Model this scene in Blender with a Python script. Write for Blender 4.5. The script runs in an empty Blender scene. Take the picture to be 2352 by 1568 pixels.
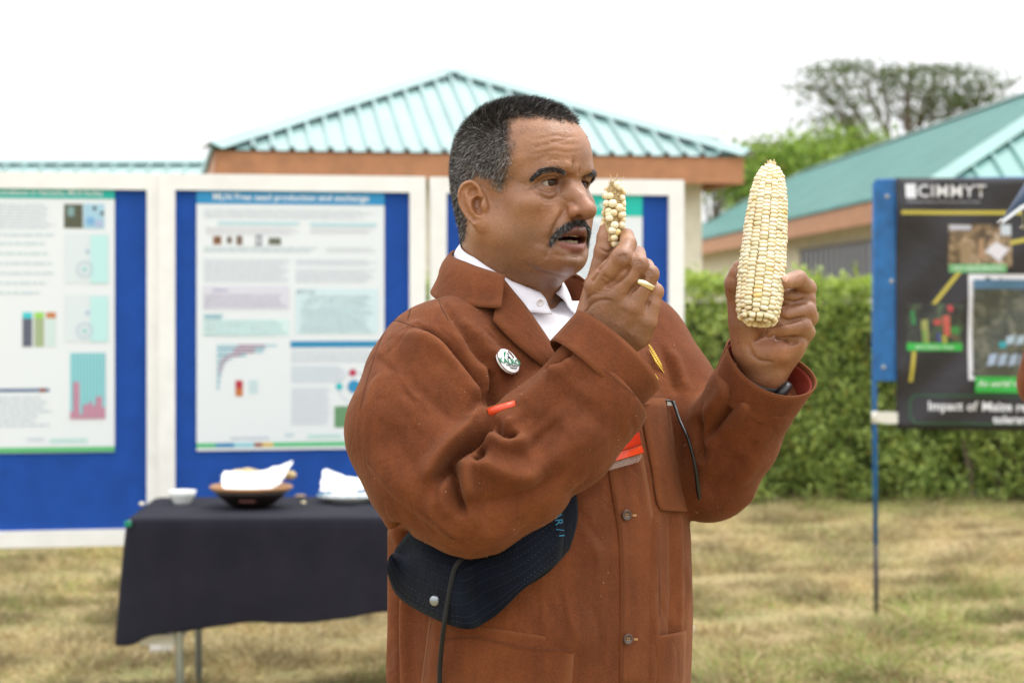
import bpy, bmesh, math, random
import numpy as np
from mathutils import Vector, Matrix
from mathutils.bvhtree import BVHTree

SC = bpy.context.scene
COL = SC.collection
R = math.radians

# ------------------------------------------------------------------ camera
LENS, HZ, CAMH = 70.0, 700.0, 1.5            # horizon line of the photograph and eye height of the photographer
FPX = 2352 * LENS / 36.0
cam_d = bpy.data.cameras.new('camera')
cam = bpy.data.objects.new('camera', cam_d)
COL.objects.link(cam)
cam.location = (0, 0, CAMH)
cam.rotation_euler = (R(90), 0, 0)
cam_d.lens = LENS
cam_d.sensor_width = 36
cam_d.shift_y = (HZ - 784) / 2352
cam_d.clip_start = 0.05
cam_d.clip_end = 2000
cam_d.dof.use_dof = True
cam_d.dof.focus_distance = 2.42
cam_d.dof.aperture_fstop = 7.5
SC.camera = cam

# ------------------------------------------------------------------ overcast sky and soft sun
SUN_EL, SUN_AZ = R(62), R(68)               # azimuth measured from +Y towards +X
w = bpy.data.worlds.new('World')
SC.world = w
w.use_nodes = True
nt = w.node_tree
bg = nt.nodes['Background']
sky = nt.nodes.new('ShaderNodeTexSky')
sky.sky_type = 'NISHITA'
sky.sun_disc = False
sky.sun_elevation = SUN_EL
sky.sun_rotation = SUN_AZ
sky.dust_density = 4.0
hsv = nt.nodes.new('ShaderNodeHueSaturation')
hsv.inputs['Saturation'].default_value = 0.12
nt.links.new(sky.outputs[0], hsv.inputs['Color'])
mixn = nt.nodes.new('ShaderNodeMix')
mixn.data_type = 'RGBA'
mixn.inputs['Factor'].default_value = 0.85      # a closed layer of cloud over the clear sky
# an overcast dome: three times as bright overhead as at the horizon, the same all round
tcw = nt.nodes.new('ShaderNodeTexCoord')
sepw = nt.nodes.new('ShaderNodeSeparateXYZ')
nt.links.new(tcw.outputs['Generated'], sepw.inputs[0])
rampw = nt.nodes.new('ShaderNodeMapRange')
rampw.inputs['From Min'].default_value = 0.0
rampw.inputs['From Max'].default_value = 1.0
rampw.inputs['To Min'].default_value = 8.2
rampw.inputs['To Max'].default_value = 22.0
nt.links.new(sepw.outputs['Z'], rampw.inputs['Value'])
tintw = nt.nodes.new('ShaderNodeCombineColor')
for ch, gain in (('Red', 0.985), ('Green', 1.0), ('Blue', 1.02)):
    mm = nt.nodes.new('ShaderNodeMath')
    mm.operation = 'MULTIPLY'
    mm.inputs[1].default_value = gain
    nt.links.new(rampw.outputs[0], mm.inputs[0])
    nt.links.new(mm.outputs[0], tintw.inputs[ch])
nt.links.new(tintw.outputs[0], mixn.inputs['B'])
nt.links.new(hsv.outputs[0], mixn.inputs['A'])
nt.links.new(mixn.outputs['Result'], bg.inputs['Color'])
bg.inputs['Strength'].default_value = 0.11
sun_d = bpy.data.lights.new('sun', 'SUN')
sun_d.energy = 1.5
sun_d.angle = R(25)
sun_d.color = (1.0, 0.95, 0.88)
sun = bpy.data.objects.new('sun', sun_d)
COL.objects.link(sun)
sd = Vector((math.sin(SUN_AZ) * math.cos(SUN_EL), math.cos(SUN_AZ) * math.cos(SUN_EL), math.sin(SUN_EL)))
sun.rotation_euler = sd.to_track_quat('Z', 'Y').to_euler()
sun.location = sd * 30

SC.view_settings.view_transform = 'Standard'
SC.view_settings.look = 'None'
SC.view_settings.exposure = 0.42
SC.view_settings.gamma = 1.0
SC.view_settings.use_curve_mapping = False
SC.render.engine = 'CYCLES'
SC.cycles.use_denoising = True
SC.cycles.max_bounces = 6
SC.cycles.diffuse_bounces = 3
SC.cycles.glossy_bounces = 3
SC.cycles.transmission_bounces = 4
SC.cycles.transparent_max_bounces = 6
SC.cycles.sample_clamp_indirect = 6.0

# ------------------------------------------------------------------ small helpers
rng = np.random.default_rng(7)
random.seed(7)


def at(px, py, d):
    """a photograph position and a distance in metres, as a point in the world"""
    return Vector(((px - 1176) * d / FPX, d, CAMH - (py - HZ) * d / FPX))


def pix(p):
    return (1176 + p[0] * FPX / p[1], HZ + (CAMH - p[2]) * FPX / p[1])


def tag(o, label=None, cat=None, group=None, kind=None):
    if label: o['label'] = label
    if cat: o['category'] = cat
    if group: o['group'] = group
    if kind: o['kind'] = kind
    return o


def empty(name, loc=(0, 0, 0), rz=0.0, parent=None):
    o = bpy.data.objects.new(name, None)
    COL.objects.link(o)
    o.location = loc
    o.rotation_euler = (0, 0, rz)
    o.empty_display_size = 0.05
    o.parent = parent
    return o


def link(name, me, mat=None, parent=None, smooth=False):
    o = bpy.data.objects.new(name, me)
    COL.objects.link(o)
    if mat is not None and len(me.materials) == 0:
        me.materials.append(mat)
    if smooth:
        me.shade_smooth()
    o.parent = parent
    return o


def mesh_np(name, V, F, cols=None):
    """vertices (n,3), faces (m,3) or (m,4), optional vertex colours"""
    me = bpy.data.meshes.new(name)
    V = np.ascontiguousarray(V, dtype=np.float32)
    F = np.ascontiguousarray(F, dtype=np.int32)
    k = F.shape[1]
    me.vertices.add(len(V))
    me.vertices.foreach_set('co', V.ravel())
    me.loops.add(F.size)
    me.loops.foreach_set('vertex_index', F.ravel())
    me.polygons.add(len(F))
    me.polygons.foreach_set('loop_start', np.arange(0, F.size, k, dtype=np.int32))
    me.update(calc_edges=True)
    if cols is not None:
        a = me.color_attributes.new('Col', 'FLOAT_COLOR', 'POINT')
        c = np.ones((len(V), 4), np.float32)
        c[:, :cols.shape[1]] = cols
        a.data.foreach_set('color', c.ravel())
    return me


class MB:
    """collects simple solids into one mesh"""

    def __init__(s):
        s.v, s.f = [], []

    def add(s, vs, fs):
        n = len(s.v)
        s.v += [tuple(v) for v in vs]
        s.f += [tuple(i + n for i in f) for f in fs]
        return s

    def box(s, c, d, m=None):
        x, y, z = (q / 2 for q in d)
        vs = [Vector((sx * x, sy * y, sz * z)) for sx in (-1, 1) for sy in (-1, 1) for sz in (-1, 1)]
        if m is not None: vs = [m @ v for v in vs]
        c = Vector(c)
        return s.add([v + c for v in vs], [(0, 1, 3, 2), (4, 6, 7, 5), (0, 4, 5, 1), (2, 3, 7, 6), (0, 2, 6, 4), (1, 5, 7, 3)])

    def tube(s, pts, rad, n=8, caps=True):
        pts = [Vector(p) for p in pts]
        if not hasattr(rad, '__len__'): rad = [rad] * len(pts)
        rings, ref = [], None
        for i, p in enumerate(pts):
            t = (pts[min(i + 1, len(pts) - 1)] - pts[max(i - 1, 0)]).normalized()
            if ref is None:
                ref = t.orthogonal().normalized()
            ref = (ref - t * ref.dot(t)).normalized()
            b = t.cross(ref)
            rings.append([p + (ref * math.cos(a) + b * math.sin(a)) * rad[i] for a in (2 * math.pi * k / n for k in range(n))])
        vs = [v for r in rings for v in r]
        fs = [(i * n + k, i * n + (k + 1) % n, (i + 1) * n + (k + 1) % n, (i + 1) * n + k) for i in range(len(pts) - 1) for k in range(n)]
        if caps:
            fs += [tuple(range(n - 1, -1, -1)), tuple((len(pts) - 1) * n + k for k in range(n))]
        return s.add(vs, fs)

    def lathe(s, prof, n=24, c=(0, 0, 0)):
        c = Vector(c)
        vs = [c + Vector((r * math.cos(a), r * math.sin(a), z)) for r, z in prof for a in (2 * math.pi * k / n for k in range(n))]
        fs = [(i * n + k, i * n + (k + 1) % n, (i + 1) * n + (k + 1) % n, (i + 1) * n + k) for i in range(len(prof) - 1) for k in range(n)]
        return s.add(vs, fs)

    def poly(s, pts):
        return s.add(pts, [tuple(range(len(pts)))])

    def grid(s, rows):
        m = len(rows[0])
        vs = [v for r in rows for v in r]
        fs = [(i * m + j, i * m + j + 1, (i + 1) * m + j + 1, (i + 1) * m + j) for i in range(len(rows) - 1) for j in range(m - 1)]
        return s.add(vs, fs)

    def mesh(s, name):
        me = bpy.data.meshes.new(name)
        me.from_pydata(s.v, [], s.f)
        me.update()
        return me

    def build(s, name, mat=None, parent=None, smooth=False):
        return link(name, s.mesh(name), mat, parent, smooth)


def modify(o, kind, **kw):
    m = o.modifiers.new(kind.lower(), kind)
    for k, v in kw.items():
        setattr(m, k, v)
    return m


# ------------------------------------------------------------------ materials
class NM:
    def __init__(s, name):
        s.m = bpy.data.materials.new(name)
        s.m.use_nodes = True
        s.t = s.m.node_tree
        s.b = s.t.nodes['Principled BSDF']

    def n(s, kind, **kw):
        nd = s.t.nodes.new('ShaderNode' + kind)
        for k, v in kw.items():
            if k in nd.inputs: nd.inputs[k].default_value = v
            else: setattr(nd, k, v)
        return nd

    def l(s, a, b):
        s.t.links.new(a, b)

    def noise(s, scale, detail=4, rough=0.55, vec=None, dist=0.0):
        nd = s.n('TexNoise')
        nd.inputs['Scale'].default_value = scale
        nd.inputs['Detail'].default_value = detail
        nd.inputs['Roughness'].default_value = rough
        nd.inputs['Distortion'].default_value = dist
        if vec is None:
            vec = s.obj()
        s.l(vec, nd.inputs['Vector'])
        return nd.outputs['Fac']

    def obj(s):
        if not hasattr(s, '_tc'):
            s._tc = s.n('TexCoord')
        return s._tc.outputs['Object']

    def scale(s, v, xyz):
        mp = s.n('Mapping')
        mp.inputs['Scale'].default_value = xyz
        s.l(v, mp.inputs['Vector'])
        return mp.outputs['Vector']

    def ramp(s, fac, stops):
        r = s.n('ValToRGB')
        e = r.color_ramp.elements
        while len(e) < len(stops): e.new(0.5)
        for i, (p, c) in enumerate(stops):
            e[i].position = p
            e[i].color = (c[0], c[1], c[2], 1) if hasattr(c, '__len__') else (c, c, c, 1)
        s.l(fac, r.inputs['Fac'])
        return r.outputs['Color']

    def mix(s, fac, a, b, mode='MIX'):
        m = s.n('Mix')
        m.data_type = 'RGBA'
        m.blend_type = mode
        for val, key in ((fac, 'Factor'), (a, 'A'), (b, 'B')):
            if hasattr(val, 'is_output') or hasattr(val, 'links'):
                s.l(val, m.inputs[key])
            elif key == 'Factor':
                m.inputs[key].default_value = val
            else:
                m.inputs[key].default_value = (*val, 1) if len(val) == 3 else val
        return m.outputs['Result']

    def math(s, op, a, b=0.0):
        m = s.n('Math')
        m.operation = op
        for i, v in enumerate((a, b)):
            if hasattr(v, 'links'): s.l(v, m.inputs[i])
            else: m.inputs[i].default_value = v
        return m.outputs[0]

    def bump(s, h, strength=0.3, dist=0.001, prev=None):
        b = s.n('Bump')
        b.inputs['Strength'].default_value = strength
        b.inputs['Distance'].default_value = dist
        s.l(h, b.inputs['Height'])
        if prev is not None: s.l(prev, b.inputs['Normal'])
        s.l(b.outputs[0], s.b.inputs['Normal'])
        return b.outputs[0]

    def col(s, c):
        if hasattr(c, 'links'): s.l(c, s.b.inputs['Base Color'])
        else: s.b.inputs['Base Color'].default_value = (*c, 1)
        return s

    def set(s, **kw):
        for k, v in kw.items():
            s.b.inputs[k.replace('_', ' ')].default_value = v
        return s


def plain(name, c, rough=0.6, var=0.0, scale=20.0, bump=0.0, bdist=0.001, metal=0.0, **kw):
    """a painted or printed surface with a little unevenness"""
    k = NM(name)
    if var > 0:
        f = k.noise(scale, 5)
        lo = tuple(max(0, q * (1 - var)) for q in c)
        hi = tuple(min(1, q * (1 + var)) for q in c)
        k.col(k.ramp(f, [(0.3, lo), (0.7, hi)]))
    else:
        k.col(c)
    if bump > 0:
        k.bump(k.noise(scale * 3, 4), bump, bdist)
    k.set(Roughness=rough, Metallic=metal)
    for q, v in kw.items():
        k.set(**{q: v})
    return k.m


# ------------------------------------------------------------------ solids grown from distance fields
def smin(a, b, k):
    h = np.clip(0.5 + 0.5 * (b - a) / k, 0, 1)
    return b * (1 - h) + a * h - k * h * (1 - h)


def smax(a, b, k):
    return -smin(-a, -b, k)


def ell(p, c, r):
    q = p - np.asarray(c, np.float32)
    r = np.asarray(r, np.float32)
    k0 = np.sqrt(((q / r) ** 2).sum(1))
    k1 = np.sqrt(((q / (r * r)) ** 2).sum(1)) + 1e-9
    return np.where(k0 < 0.02, -r.min(), k0 * (k0 - 1) / k1)


def sph(p, c, r):
    return np.sqrt(((p - np.asarray(c, np.float32)) ** 2).sum(1)) - r


def cap(p, a, b, ra, rb=None):
    if rb is None: rb = ra
    a = np.asarray(a, np.float32)
    b = np.asarray(b, np.float32)
    ba = b - a
    t = np.clip(((p - a) @ ba) / (ba @ ba), 0, 1)
    return np.sqrt(((p - a - t[:, None] * ba) ** 2).sum(1)) - (ra + (rb - ra) * t)


def chain(p, pts, rads):
    d = None
    for i in range(len(pts) - 1):
        q = cap(p, pts[i], pts[i + 1], rads[i], rads[i + 1])
        d = q if d is None else np.minimum(d, q)
    return d


def mesh_sdf(f, lo, hi, h, blk=6, chunk=300000):
    """naive surface nets on a sparse grid"""
    lo = np.asarray(lo, float)
    nb = np.ceil((np.asarray(hi, float) - lo) / (h * blk)).astype(int) + 1
    n = nb * blk
    L = h * blk
    bc = np.stack(np.meshgrid(*[np.arange(k) for k in nb], indexing='ij'), -1).reshape(-1, 3)
    cen = (lo + (bc + 0.5) * L).astype(np.float32)
    cd = np.concatenate([f(cen[i:i + chunk]) for i in range(0, len(cen), chunk)])
    act = (np.abs(cd) < L * 1.35).reshape(nb)
    a2 = act.copy()
    for ax in range(3):
        s1 = [slice(None)] * 3
        s2 = [slice(None)] * 3
        s1[ax], s2[ax] = slice(1, None), slice(None, -1)
        b = a2.copy()
        b[tuple(s1)] |= a2[tuple(s2)]
        b[tuple(s2)] |= a2[tuple(s1)]
        a2 = b
    D = np.repeat(np.repeat(np.repeat(np.where(cd > 0, 1.0, -1.0).astype(np.float32).reshape(nb), blk, 0), blk, 1), blk, 2)
    M = np.repeat(np.repeat(np.repeat(act, blk, 0), blk, 1), blk, 2)
    # nodes on the far faces of active blocks belong to neighbours
    M2 = M.copy()
    for ax in range(3):
        s1 = [slice(None)] * 3
        s2 = [slice(None)] * 3
        s1[ax], s2[ax] = slice(1, None), slice(None, -1)
        b = M2.copy()
        b[tuple(s1)] |= M2[tuple(s2)]
        M2 = b
    idx = np.argwhere(M2)
    pts = (lo + idx * h).astype(np.float32)
    vals = np.concatenate([f(pts[i:i + chunk]) for i in range(0, len(pts), chunk)]).astype(np.float32)
    D[idx[:, 0], idx[:, 1], idx[:, 2]] = vals
    s = D < 0
    cell = np.zeros([k - 1 for k in n], np.int8)
    for dx in (0, 1):
        for dy in (0, 1):
            for dz in (0, 1):
                cell += s[dx:n[0] - 1 + dx, dy:n[1] - 1 + dy, dz:n[2] - 1 + dz]
    ci = np.argwhere((cell > 0) & (cell < 8))
    vid = np.full([k - 1 for k in n], -1, np.int32)
    vid[ci[:, 0], ci[:, 1], ci[:, 2]] = np.arange(len(ci))
    acc = np.zeros((len(ci), 3))
    cnt = np.zeros(len(ci))
    corners = [(x, y, z) for x in (0, 1) for y in (0, 1) for z in (0, 1)]
    for a in corners:
        for ax in range(3):
            if a[ax]: continue
            b = list(a)
            b[ax] = 1
            va = D[ci[:, 0] + a[0], ci[:, 1] + a[1], ci[:, 2] + a[2]]
            vb = D[ci[:, 0] + b[0], ci[:, 1] + b[1], ci[:, 2] + b[2]]
            m = (va < 0) != (vb < 0)
            t = np.where(m, va / np.where(m, va - vb, 1), 0)
            p = np.tile(np.array(a, float), (len(ci), 1))
            p[:, ax] += t
            acc[m] += p[m]
            cnt[m] += 1
    V = lo + (ci + acc / cnt[:, None]) * h
    Q = []
    for ax in range(3):
        o1, o2 = [(1, 2), (2, 0), (0, 1)][ax]
        sl = [slice(1, k - 1) for k in n]
        sa = [slice(1, k - 1) for k in n]
        sa[ax] = slice(0, n[ax] - 1)
        sb = list(sa)
        sb[ax] = slice(1, n[ax])
        A, B = s[tuple(sa)], s[tuple(sb)]
        e = np.argwhere(A != B)
        flip = A[e[:, 0], e[:, 1], e[:, 2]]
        e = e + np.array([0 if k == ax else 1 for k in range(3)])
        def c(d1, d2):
            q = e.copy()
            q[:, o1] -= d1
            q[:, o2] -= d2
            return vid[q[:, 0], q[:, 1], q[:, 2]]
        q = np.stack([c(1, 1), c(0, 1), c(0, 0), c(1, 0)], 1)
        q[~flip] = q[~flip][:, ::-1]
        Q.append(q)
    Q = np.concatenate(Q)
    Q = Q[(Q >= 0).all(1)]
    vol = (V[Q[:, 0]] * np.cross(V[Q[:, 1]], V[Q[:, 2]])).sum() + (V[Q[:, 0]] * np.cross(V[Q[:, 2]], V[Q[:, 3]])).sum()
    if vol < 0: Q = Q[:, ::-1].copy()
    return V, Q


def vnormals(V, Q):
    n = np.cross(V[Q[:, 2]] - V[Q[:, 0]], V[Q[:, -1]] - V[Q[:, 1]])
    N = np.zeros_like(V)
    for k in range(Q.shape[1]):
        for ax in range(3):
            N[:, ax] += np.bincount(Q[:, k], n[:, ax], len(V))
    return N / (np.linalg.norm(N, axis=1, keepdims=True) + 1e-12)


def relax(V, Q, it=1, lam=0.5):
    E = np.concatenate([Q[:, [i, (i + 1) % Q.shape[1]]] for i in range(Q.shape[1])])
    E = np.concatenate([E, E[:, ::-1]])
    cnt = np.bincount(E[:, 0], minlength=len(V))[:, None]
    for _ in range(it):
        S = np.stack([np.bincount(E[:, 0], V[E[:, 1], k], len(V)) for k in range(3)], 1)
        V = V + lam * (S / np.maximum(cnt, 1) - V)
    return V


def bvh_of(V, Q):
    return BVHTree.FromPolygons([tuple(v) for v in V], [tuple(int(i) for i in q) for q in Q])


def shoot(bvh, px, py, default_d=None):
    d = at(px, py, 1.0) - Vector((0, 0, CAMH))
    h = bvh.ray_cast(Vector((0, 0, CAMH)), d.normalized())
    if h[0] is None:
        return at(px, py, default_d) if default_d else None
    return h[0]


def spline(pts, n):
    """Catmull-Rom through the given points"""
    P = np.array([tuple(p) for p in pts], float)
    P = np.vstack([2 * P[0] - P[1], P, 2 * P[-1] - P[-2]])
    out = []
    m = len(P) - 3
    for i in range(n):
        u = i / (n - 1) * m
        k = min(int(u), m - 1)
        t = u - k
        a, b, c, d = P[k:k + 4]
        out.append(0.5 * (2 * b + (c - a) * t + (2 * a - 5 * b + 4 * c - d) * t * t + (3 * b - a - 3 * c + d) * t ** 3))
    return np.array(out)


def seg_dist(V, L):
    """distance from each vertex to a polyline and the run (0..1) of the nearest point"""
    best = np.full(len(V), 1e9)
    run = np.zeros(len(V))
    m = len(L) - 1
    for i in range(m):
        a, b = L[i], L[i + 1]
        ba = b - a
        t = np.clip(((V - a) @ ba) / max(ba @ ba, 1e-12), 0, 1)
        d = ((V - a - t[:, None] * ba) ** 2).sum(1)
        u = d < best
        best[u] = d[u]
        run[u] = (i + t[u]) / m
    return np.sqrt(best), run


class Sculpt:
    """presses ridges and furrows into a grown surface along lines seen on it"""

    def __init__(s, V, Q):
        s.V, s.Q = V, Q
        s.N = vnormals(V, Q)
        s.bvh = bvh_of(V, Q)
        s.off = np.zeros(len(V))
        s.sharp = 2.0                                # exponent of furrows: below 2 they come to a point

    def line(s, pts, n=None):
        n = n or max(6, 4 * len(pts))
        L = [shoot(s.bvh, q[0], q[1]) for q in spline(pts, n)] if len(pts) > 1 else [shoot(s.bvh, *pts[0])]
        L = [np.array(q) for q in L if q is not None]
        return L

    def mask(s, L, rad):
        L = np.array(L)
        lo, hi = L.min(0) - rad, L.max(0) + rad
        return np.where(((s.V > lo) & (s.V < hi)).all(1))[0]

    def stroke(s, pts, w, depth, taper=True, power=None):
        power = power or (s.sharp if depth < 0 else 2.0)
        L = s.line(pts)
        if len(L) < 2:
            if not L: return
            L = L * 2
        ix = s.mask(L, w * 3)
        d, u = seg_dist(s.V[ix], L)
        g = np.exp(-(d / w) ** power)
        if taper and len(pts) > 1:
            g = g * np.clip(np.minimum(u, 1 - u) * 5 + 0.1, 0, 1)
        s.off[ix] += depth * g

    def fold(s, pts, w, depth, taper=True):
        """a furrow with raised shoulders"""
        L = s.line(pts)
        if len(L) < 2: return
        ix = s.mask(L, w * 4)
        d, u = seg_dist(s.V[ix], L)
        q = d / w
        g = -np.exp(-q ** 2) + 0.55 * np.exp(-((q - 1.7) / 0.8) ** 2)
        if taper: g = g * np.clip(np.minimum(u, 1 - u) * 5 + 0.05, 0, 1)
        s.off[ix] += depth * g

    def paint(s, cols, pts, w, c, amount=1.0, power=2.0):
        L = s.line(pts)
        if not L: return
        if len(L) < 2: L = L * 2
        ix = s.mask(L, w * 2.5)
        d, _ = seg_dist(s.V[ix], L)
        g = (amount * np.exp(-(d / w) ** power))[:, None]
        cols[ix] = cols[ix] * (1 - g) + np.array(c) * g

    def apply(s):
        s.V = s.V + s.N * s.off[:, None]
        s.off[:] = 0
        s.N = vnormals(s.V, s.Q)
        return s.V


# ------------------------------------------------------------------ shared builders
def strands(P0, D, ln, wd, cols, bend, seg=3):
    """thin tapering blades: roots, directions, lengths, widths, colours, bend vectors"""
    n = len(P0)
    r = np.random.default_rng(11)
    side = np.cross(D, r.normal(size=(n, 3)))
    side /= np.linalg.norm(side, axis=1, keepdims=True) + 1e-9
    Vs = []
    for i in range(seg):
        t = i / seg
        c = P0 + D * (ln * t)[:, None] + bend * (ln * t * t)[:, None]
        Vs += [c - side * (wd * (1 - 0.6 * t))[:, None], c + side * (wd * (1 - 0.6 * t))[:, None]]
    tip = P0 + D * ln[:, None] + bend * ln[:, None]
    Vs += [tip - side * (wd * 0.12)[:, None], tip + side * (wd * 0.12)[:, None]]
    m = 2 * (seg + 1)
    V = np.stack(Vs, 1).reshape(-1, 3)
    b = (np.arange(n) * m)[:, None]
    F = np.concatenate([b + np.array([[2 * i, 2 * i + 1, 2 * i + 3, 2 * i + 2]]) for i in range(seg)])
    return V, F, np.repeat(cols, m, 0)


def scatter(V, Q, wt, n, seed):
    """random points on quads with weights; returns points, face ids, barycentric corners"""
    r = np.random.default_rng(seed)
    a = np.linalg.norm(np.cross(V[Q[:, 2]] - V[Q[:, 0]], V[Q[:, 3]] - V[Q[:, 1]]), axis=1) * wt
    f = r.choice(len(Q), n, p=a / a.sum())
    u, v = r.random((2, n, 1))
    q = Q[f]
    p = (V[q[:, 0]] * (1 - u) + V[q[:, 1]] * u) * (1 - v) + (V[q[:, 3]] * (1 - u) + V[q[:, 2]] * u) * v
    return p, f


def text_mesh(txt, size, align='CENTER', extrude=0.0, bold=0.0, shear=0.0, space=1.0):
    cu = bpy.data.curves.new('lettering', 'FONT')
    cu.body = txt
    cu.size = size
    cu.align_x = align
    cu.align_y = 'CENTER'
    cu.extrude = extrude
    cu.offset = bold
    cu.shear = shear
    cu.space_character = space
    cu.resolution_u = 3
    o = bpy.data.objects.new('lettering', cu)
    COL.objects.link(o)
    dg = bpy.context.evaluated_depsgraph_get()
    me = bpy.data.meshes.new_from_object(o.evaluated_get(dg))
    bpy.data.objects.remove(o)
    bpy.data.curves.remove(cu)
    return me


def solid_sheet(name, rows, thick, mat, parent, smooth=True, sub=0):
    mb = MB()
    mb.grid(rows)
    o = mb.build(name, mat, parent, smooth)
    modify(o, 'SOLIDIFY', thickness=thick, offset=1.0)
    if sub: modify(o, 'SUBSURF', levels=sub, render_levels=sub)
    return o


def kernel_mesh(name, round_=0.55):
    b = bmesh.new()
    bmesh.ops.create_cube(b, size=2)
    bmesh.ops.subdivide_edges(b, edges=b.edges[:], cuts=1, use_grid_fill=True)
    for v in b.verts:
        n = v.co.normalized() * 1.15
        v.co = v.co * (1 - round_) + n * round_
    m = bpy.data.meshes.new(name)
    b.to_mesh(m)
    b.free()
    m.shade_smooth()
    return m




# ================================================================== ground and grass
def ground_material():
    k = NM('dry_lawn_soil')
    n1 = k.noise(1.2, 6)
    n2 = k.noise(40, 5)
    c = k.ramp(n1, [(0.35, (0.34, 0.25, 0.12)), (0.55, (0.30, 0.24, 0.10)), (0.7, (0.18, 0.20, 0.065))])
    k.col(k.mix(0.5, c, k.ramp(n2, [(0.3, 0.5), (0.7, 1.3)]), 'MULTIPLY'))
    k.bump(n2, 0.6, 0.03)
    k.set(Roughness=0.95)
    return k.m


gm = MB()
N = 60
gm.grid([[(-300 + 600 * i / N, -100 + 700 * j / N, 0.0) for i in range(N + 1)] for j in range(N + 1)])
ground = gm.build('ground', ground_material())
tag(ground, kind='structure')


def vcol_material(name, rough=0.7, trans=0.0):
    k = NM(name)
    k.col(k.n('Attribute', attribute_name='Col').outputs['Color'])
    k.set(Roughness=rough)
    k.b.inputs['Specular IOR Level'].default_value = 0.25
    if trans > 0:
        t = k.n('BsdfTranslucent')
        k.l(k.n('Attribute', attribute_name='Col').outputs['Color'], t.inputs['Color'])
        m = k.n('MixShader')
        m.inputs[0].default_value = trans
        k.l(k.b.outputs[0], m.inputs[1])
        k.l(t.outputs[0], m.inputs[2])
        k.l(m.outputs[0], k.t.nodes['Material Output'].inputs['Surface'])
    return k.m


def patchy(x, y, seed):
    """cheap smooth noise on the lawn"""
    r = np.random.default_rng(seed)
    s = np.zeros(len(x))
    for k in range(9):
        a = r.uniform(0, 6.28)
        f = r.uniform(0.6, 4.5)
        s += np.sin((x * math.cos(a) + y * math.sin(a)) * f + r.uniform(0, 6.28)) / (1 + 0.25 * f)
    return s


def grass():
    r = np.random.default_rng(101)
    n = 380000
    y = 7.0 + (15.4 - 7.0) * r.random(n) ** 1.25
    x = (r.random(n) * 2 - 1) * (y * 0.275 + 1.6)
    s = patchy(x, y, 5)
    c = patchy(x * 3, y * 3, 9)
    keep = r.random(n) < 0.62 + 0.25 * c
    x, y, s, c = x[keep], y[keep], s[keep], c[keep]
    n = len(x)
    g = np.clip(0.25 + 0.16 * s + 0.6 * np.clip((y - 13.6) / 1.4, 0, 1) + r.normal(0, 0.12, n), 0, 1)
    dry = np.array((0.47, 0.385, 0.205)) * r.uniform(0.6, 1.35, (n, 1))
    grn = np.array((0.24, 0.30, 0.08)) * r.uniform(0.7, 1.4, (n, 1))
    col = np.where((r.random(n) < g)[:, None], grn, dry)
    brown = r.random(n) < 0.16
    col[brown] = np.array((0.26, 0.16, 0.07)) * r.uniform(0.7, 1.2, (brown.sum(), 1))
    tuft = patchy(x * 5, y * 5, 21)
    ln = r.uniform(0.02, 0.080, n) * (1 + 0.35 * np.clip(c, -0.5, 2)) * (1 + 0.3 * g) * (1 + 0.42 * np.clip(tuft, -0.6, 1.6))
    col = col * np.clip(1 + 0.15 * patchy(x * 4, y * 4, 33), 0.5, 1.5)[:, None]
    D = np.stack([r.normal(0, 0.6, n), r.normal(0, 0.6, n), r.uniform(0.45, 1.2, n)], 1)
    D /= np.linalg.norm(D, axis=1, keepdims=True)
    B = np.stack([r.normal(0, 0.5, n), r.normal(0, 0.5, n), r.normal(-0.25, 0.2, n)], 1)
    P0 = np.stack([x, y, np.full(n, -0.002)], 1)
    V, F, C = strands(P0, D, ln, r.uniform(0.0014, 0.0036, n), np.clip(col, 0, 0.9), B, 2)
    o = link('grass', mesh_np('grass', V, F, C), vcol_material('grass_blade', 0.75, 0.25))
    tag(o, 'dry straw coloured lawn with green patches', 'grass', kind='stuff')


# ================================================================== leaves for hedge and trees
def leaf_cloud(P0, size, cols, seed, flat=0.0, aspect=0.55):
    """small pointed leaves, folded along the rib"""
    r = np.random.default_rng(seed)
    n = len(P0)
    a = r.normal(size=(n, 3))
    a[:, 2] *= (1 - flat)
    a /= np.linalg.norm(a, axis=1, keepdims=True)
    b = np.cross(a, r.normal(size=(n, 3)))
    b /= np.linalg.norm(b, axis=1, keepdims=True)
    c = np.cross(a, b)
    s = (size * r.uniform(0.6, 1.3, n))[:, None]
    V = np.stack([P0 - a * s, P0 + b * s * aspect + c * s * 0.15, P0 + a * s, P0 - b * s * aspect + c * s * 0.15], 1).reshape(-1, 3)
    i = (np.arange(n) * 4)[:, None]
    F = i + np.array([[0, 1, 2, 3]])
    return V, F, np.repeat(cols, 4, 0)


M_LEAF = vcol_material('leaf', 0.5, 0.30)


def greens(n, r, dark, light, yellow=0.05):
    t = r.beta(1.6, 1.6, n)[:, None]
    c = np.array(dark) * (1 - t) + np.array(light) * t
    y = r.random(n) < yellow
    c[y] = np.array((0.32, 0.30, 0.06)) * r.uniform(0.7, 1.1, (y.sum(), 1))
    return c


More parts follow.
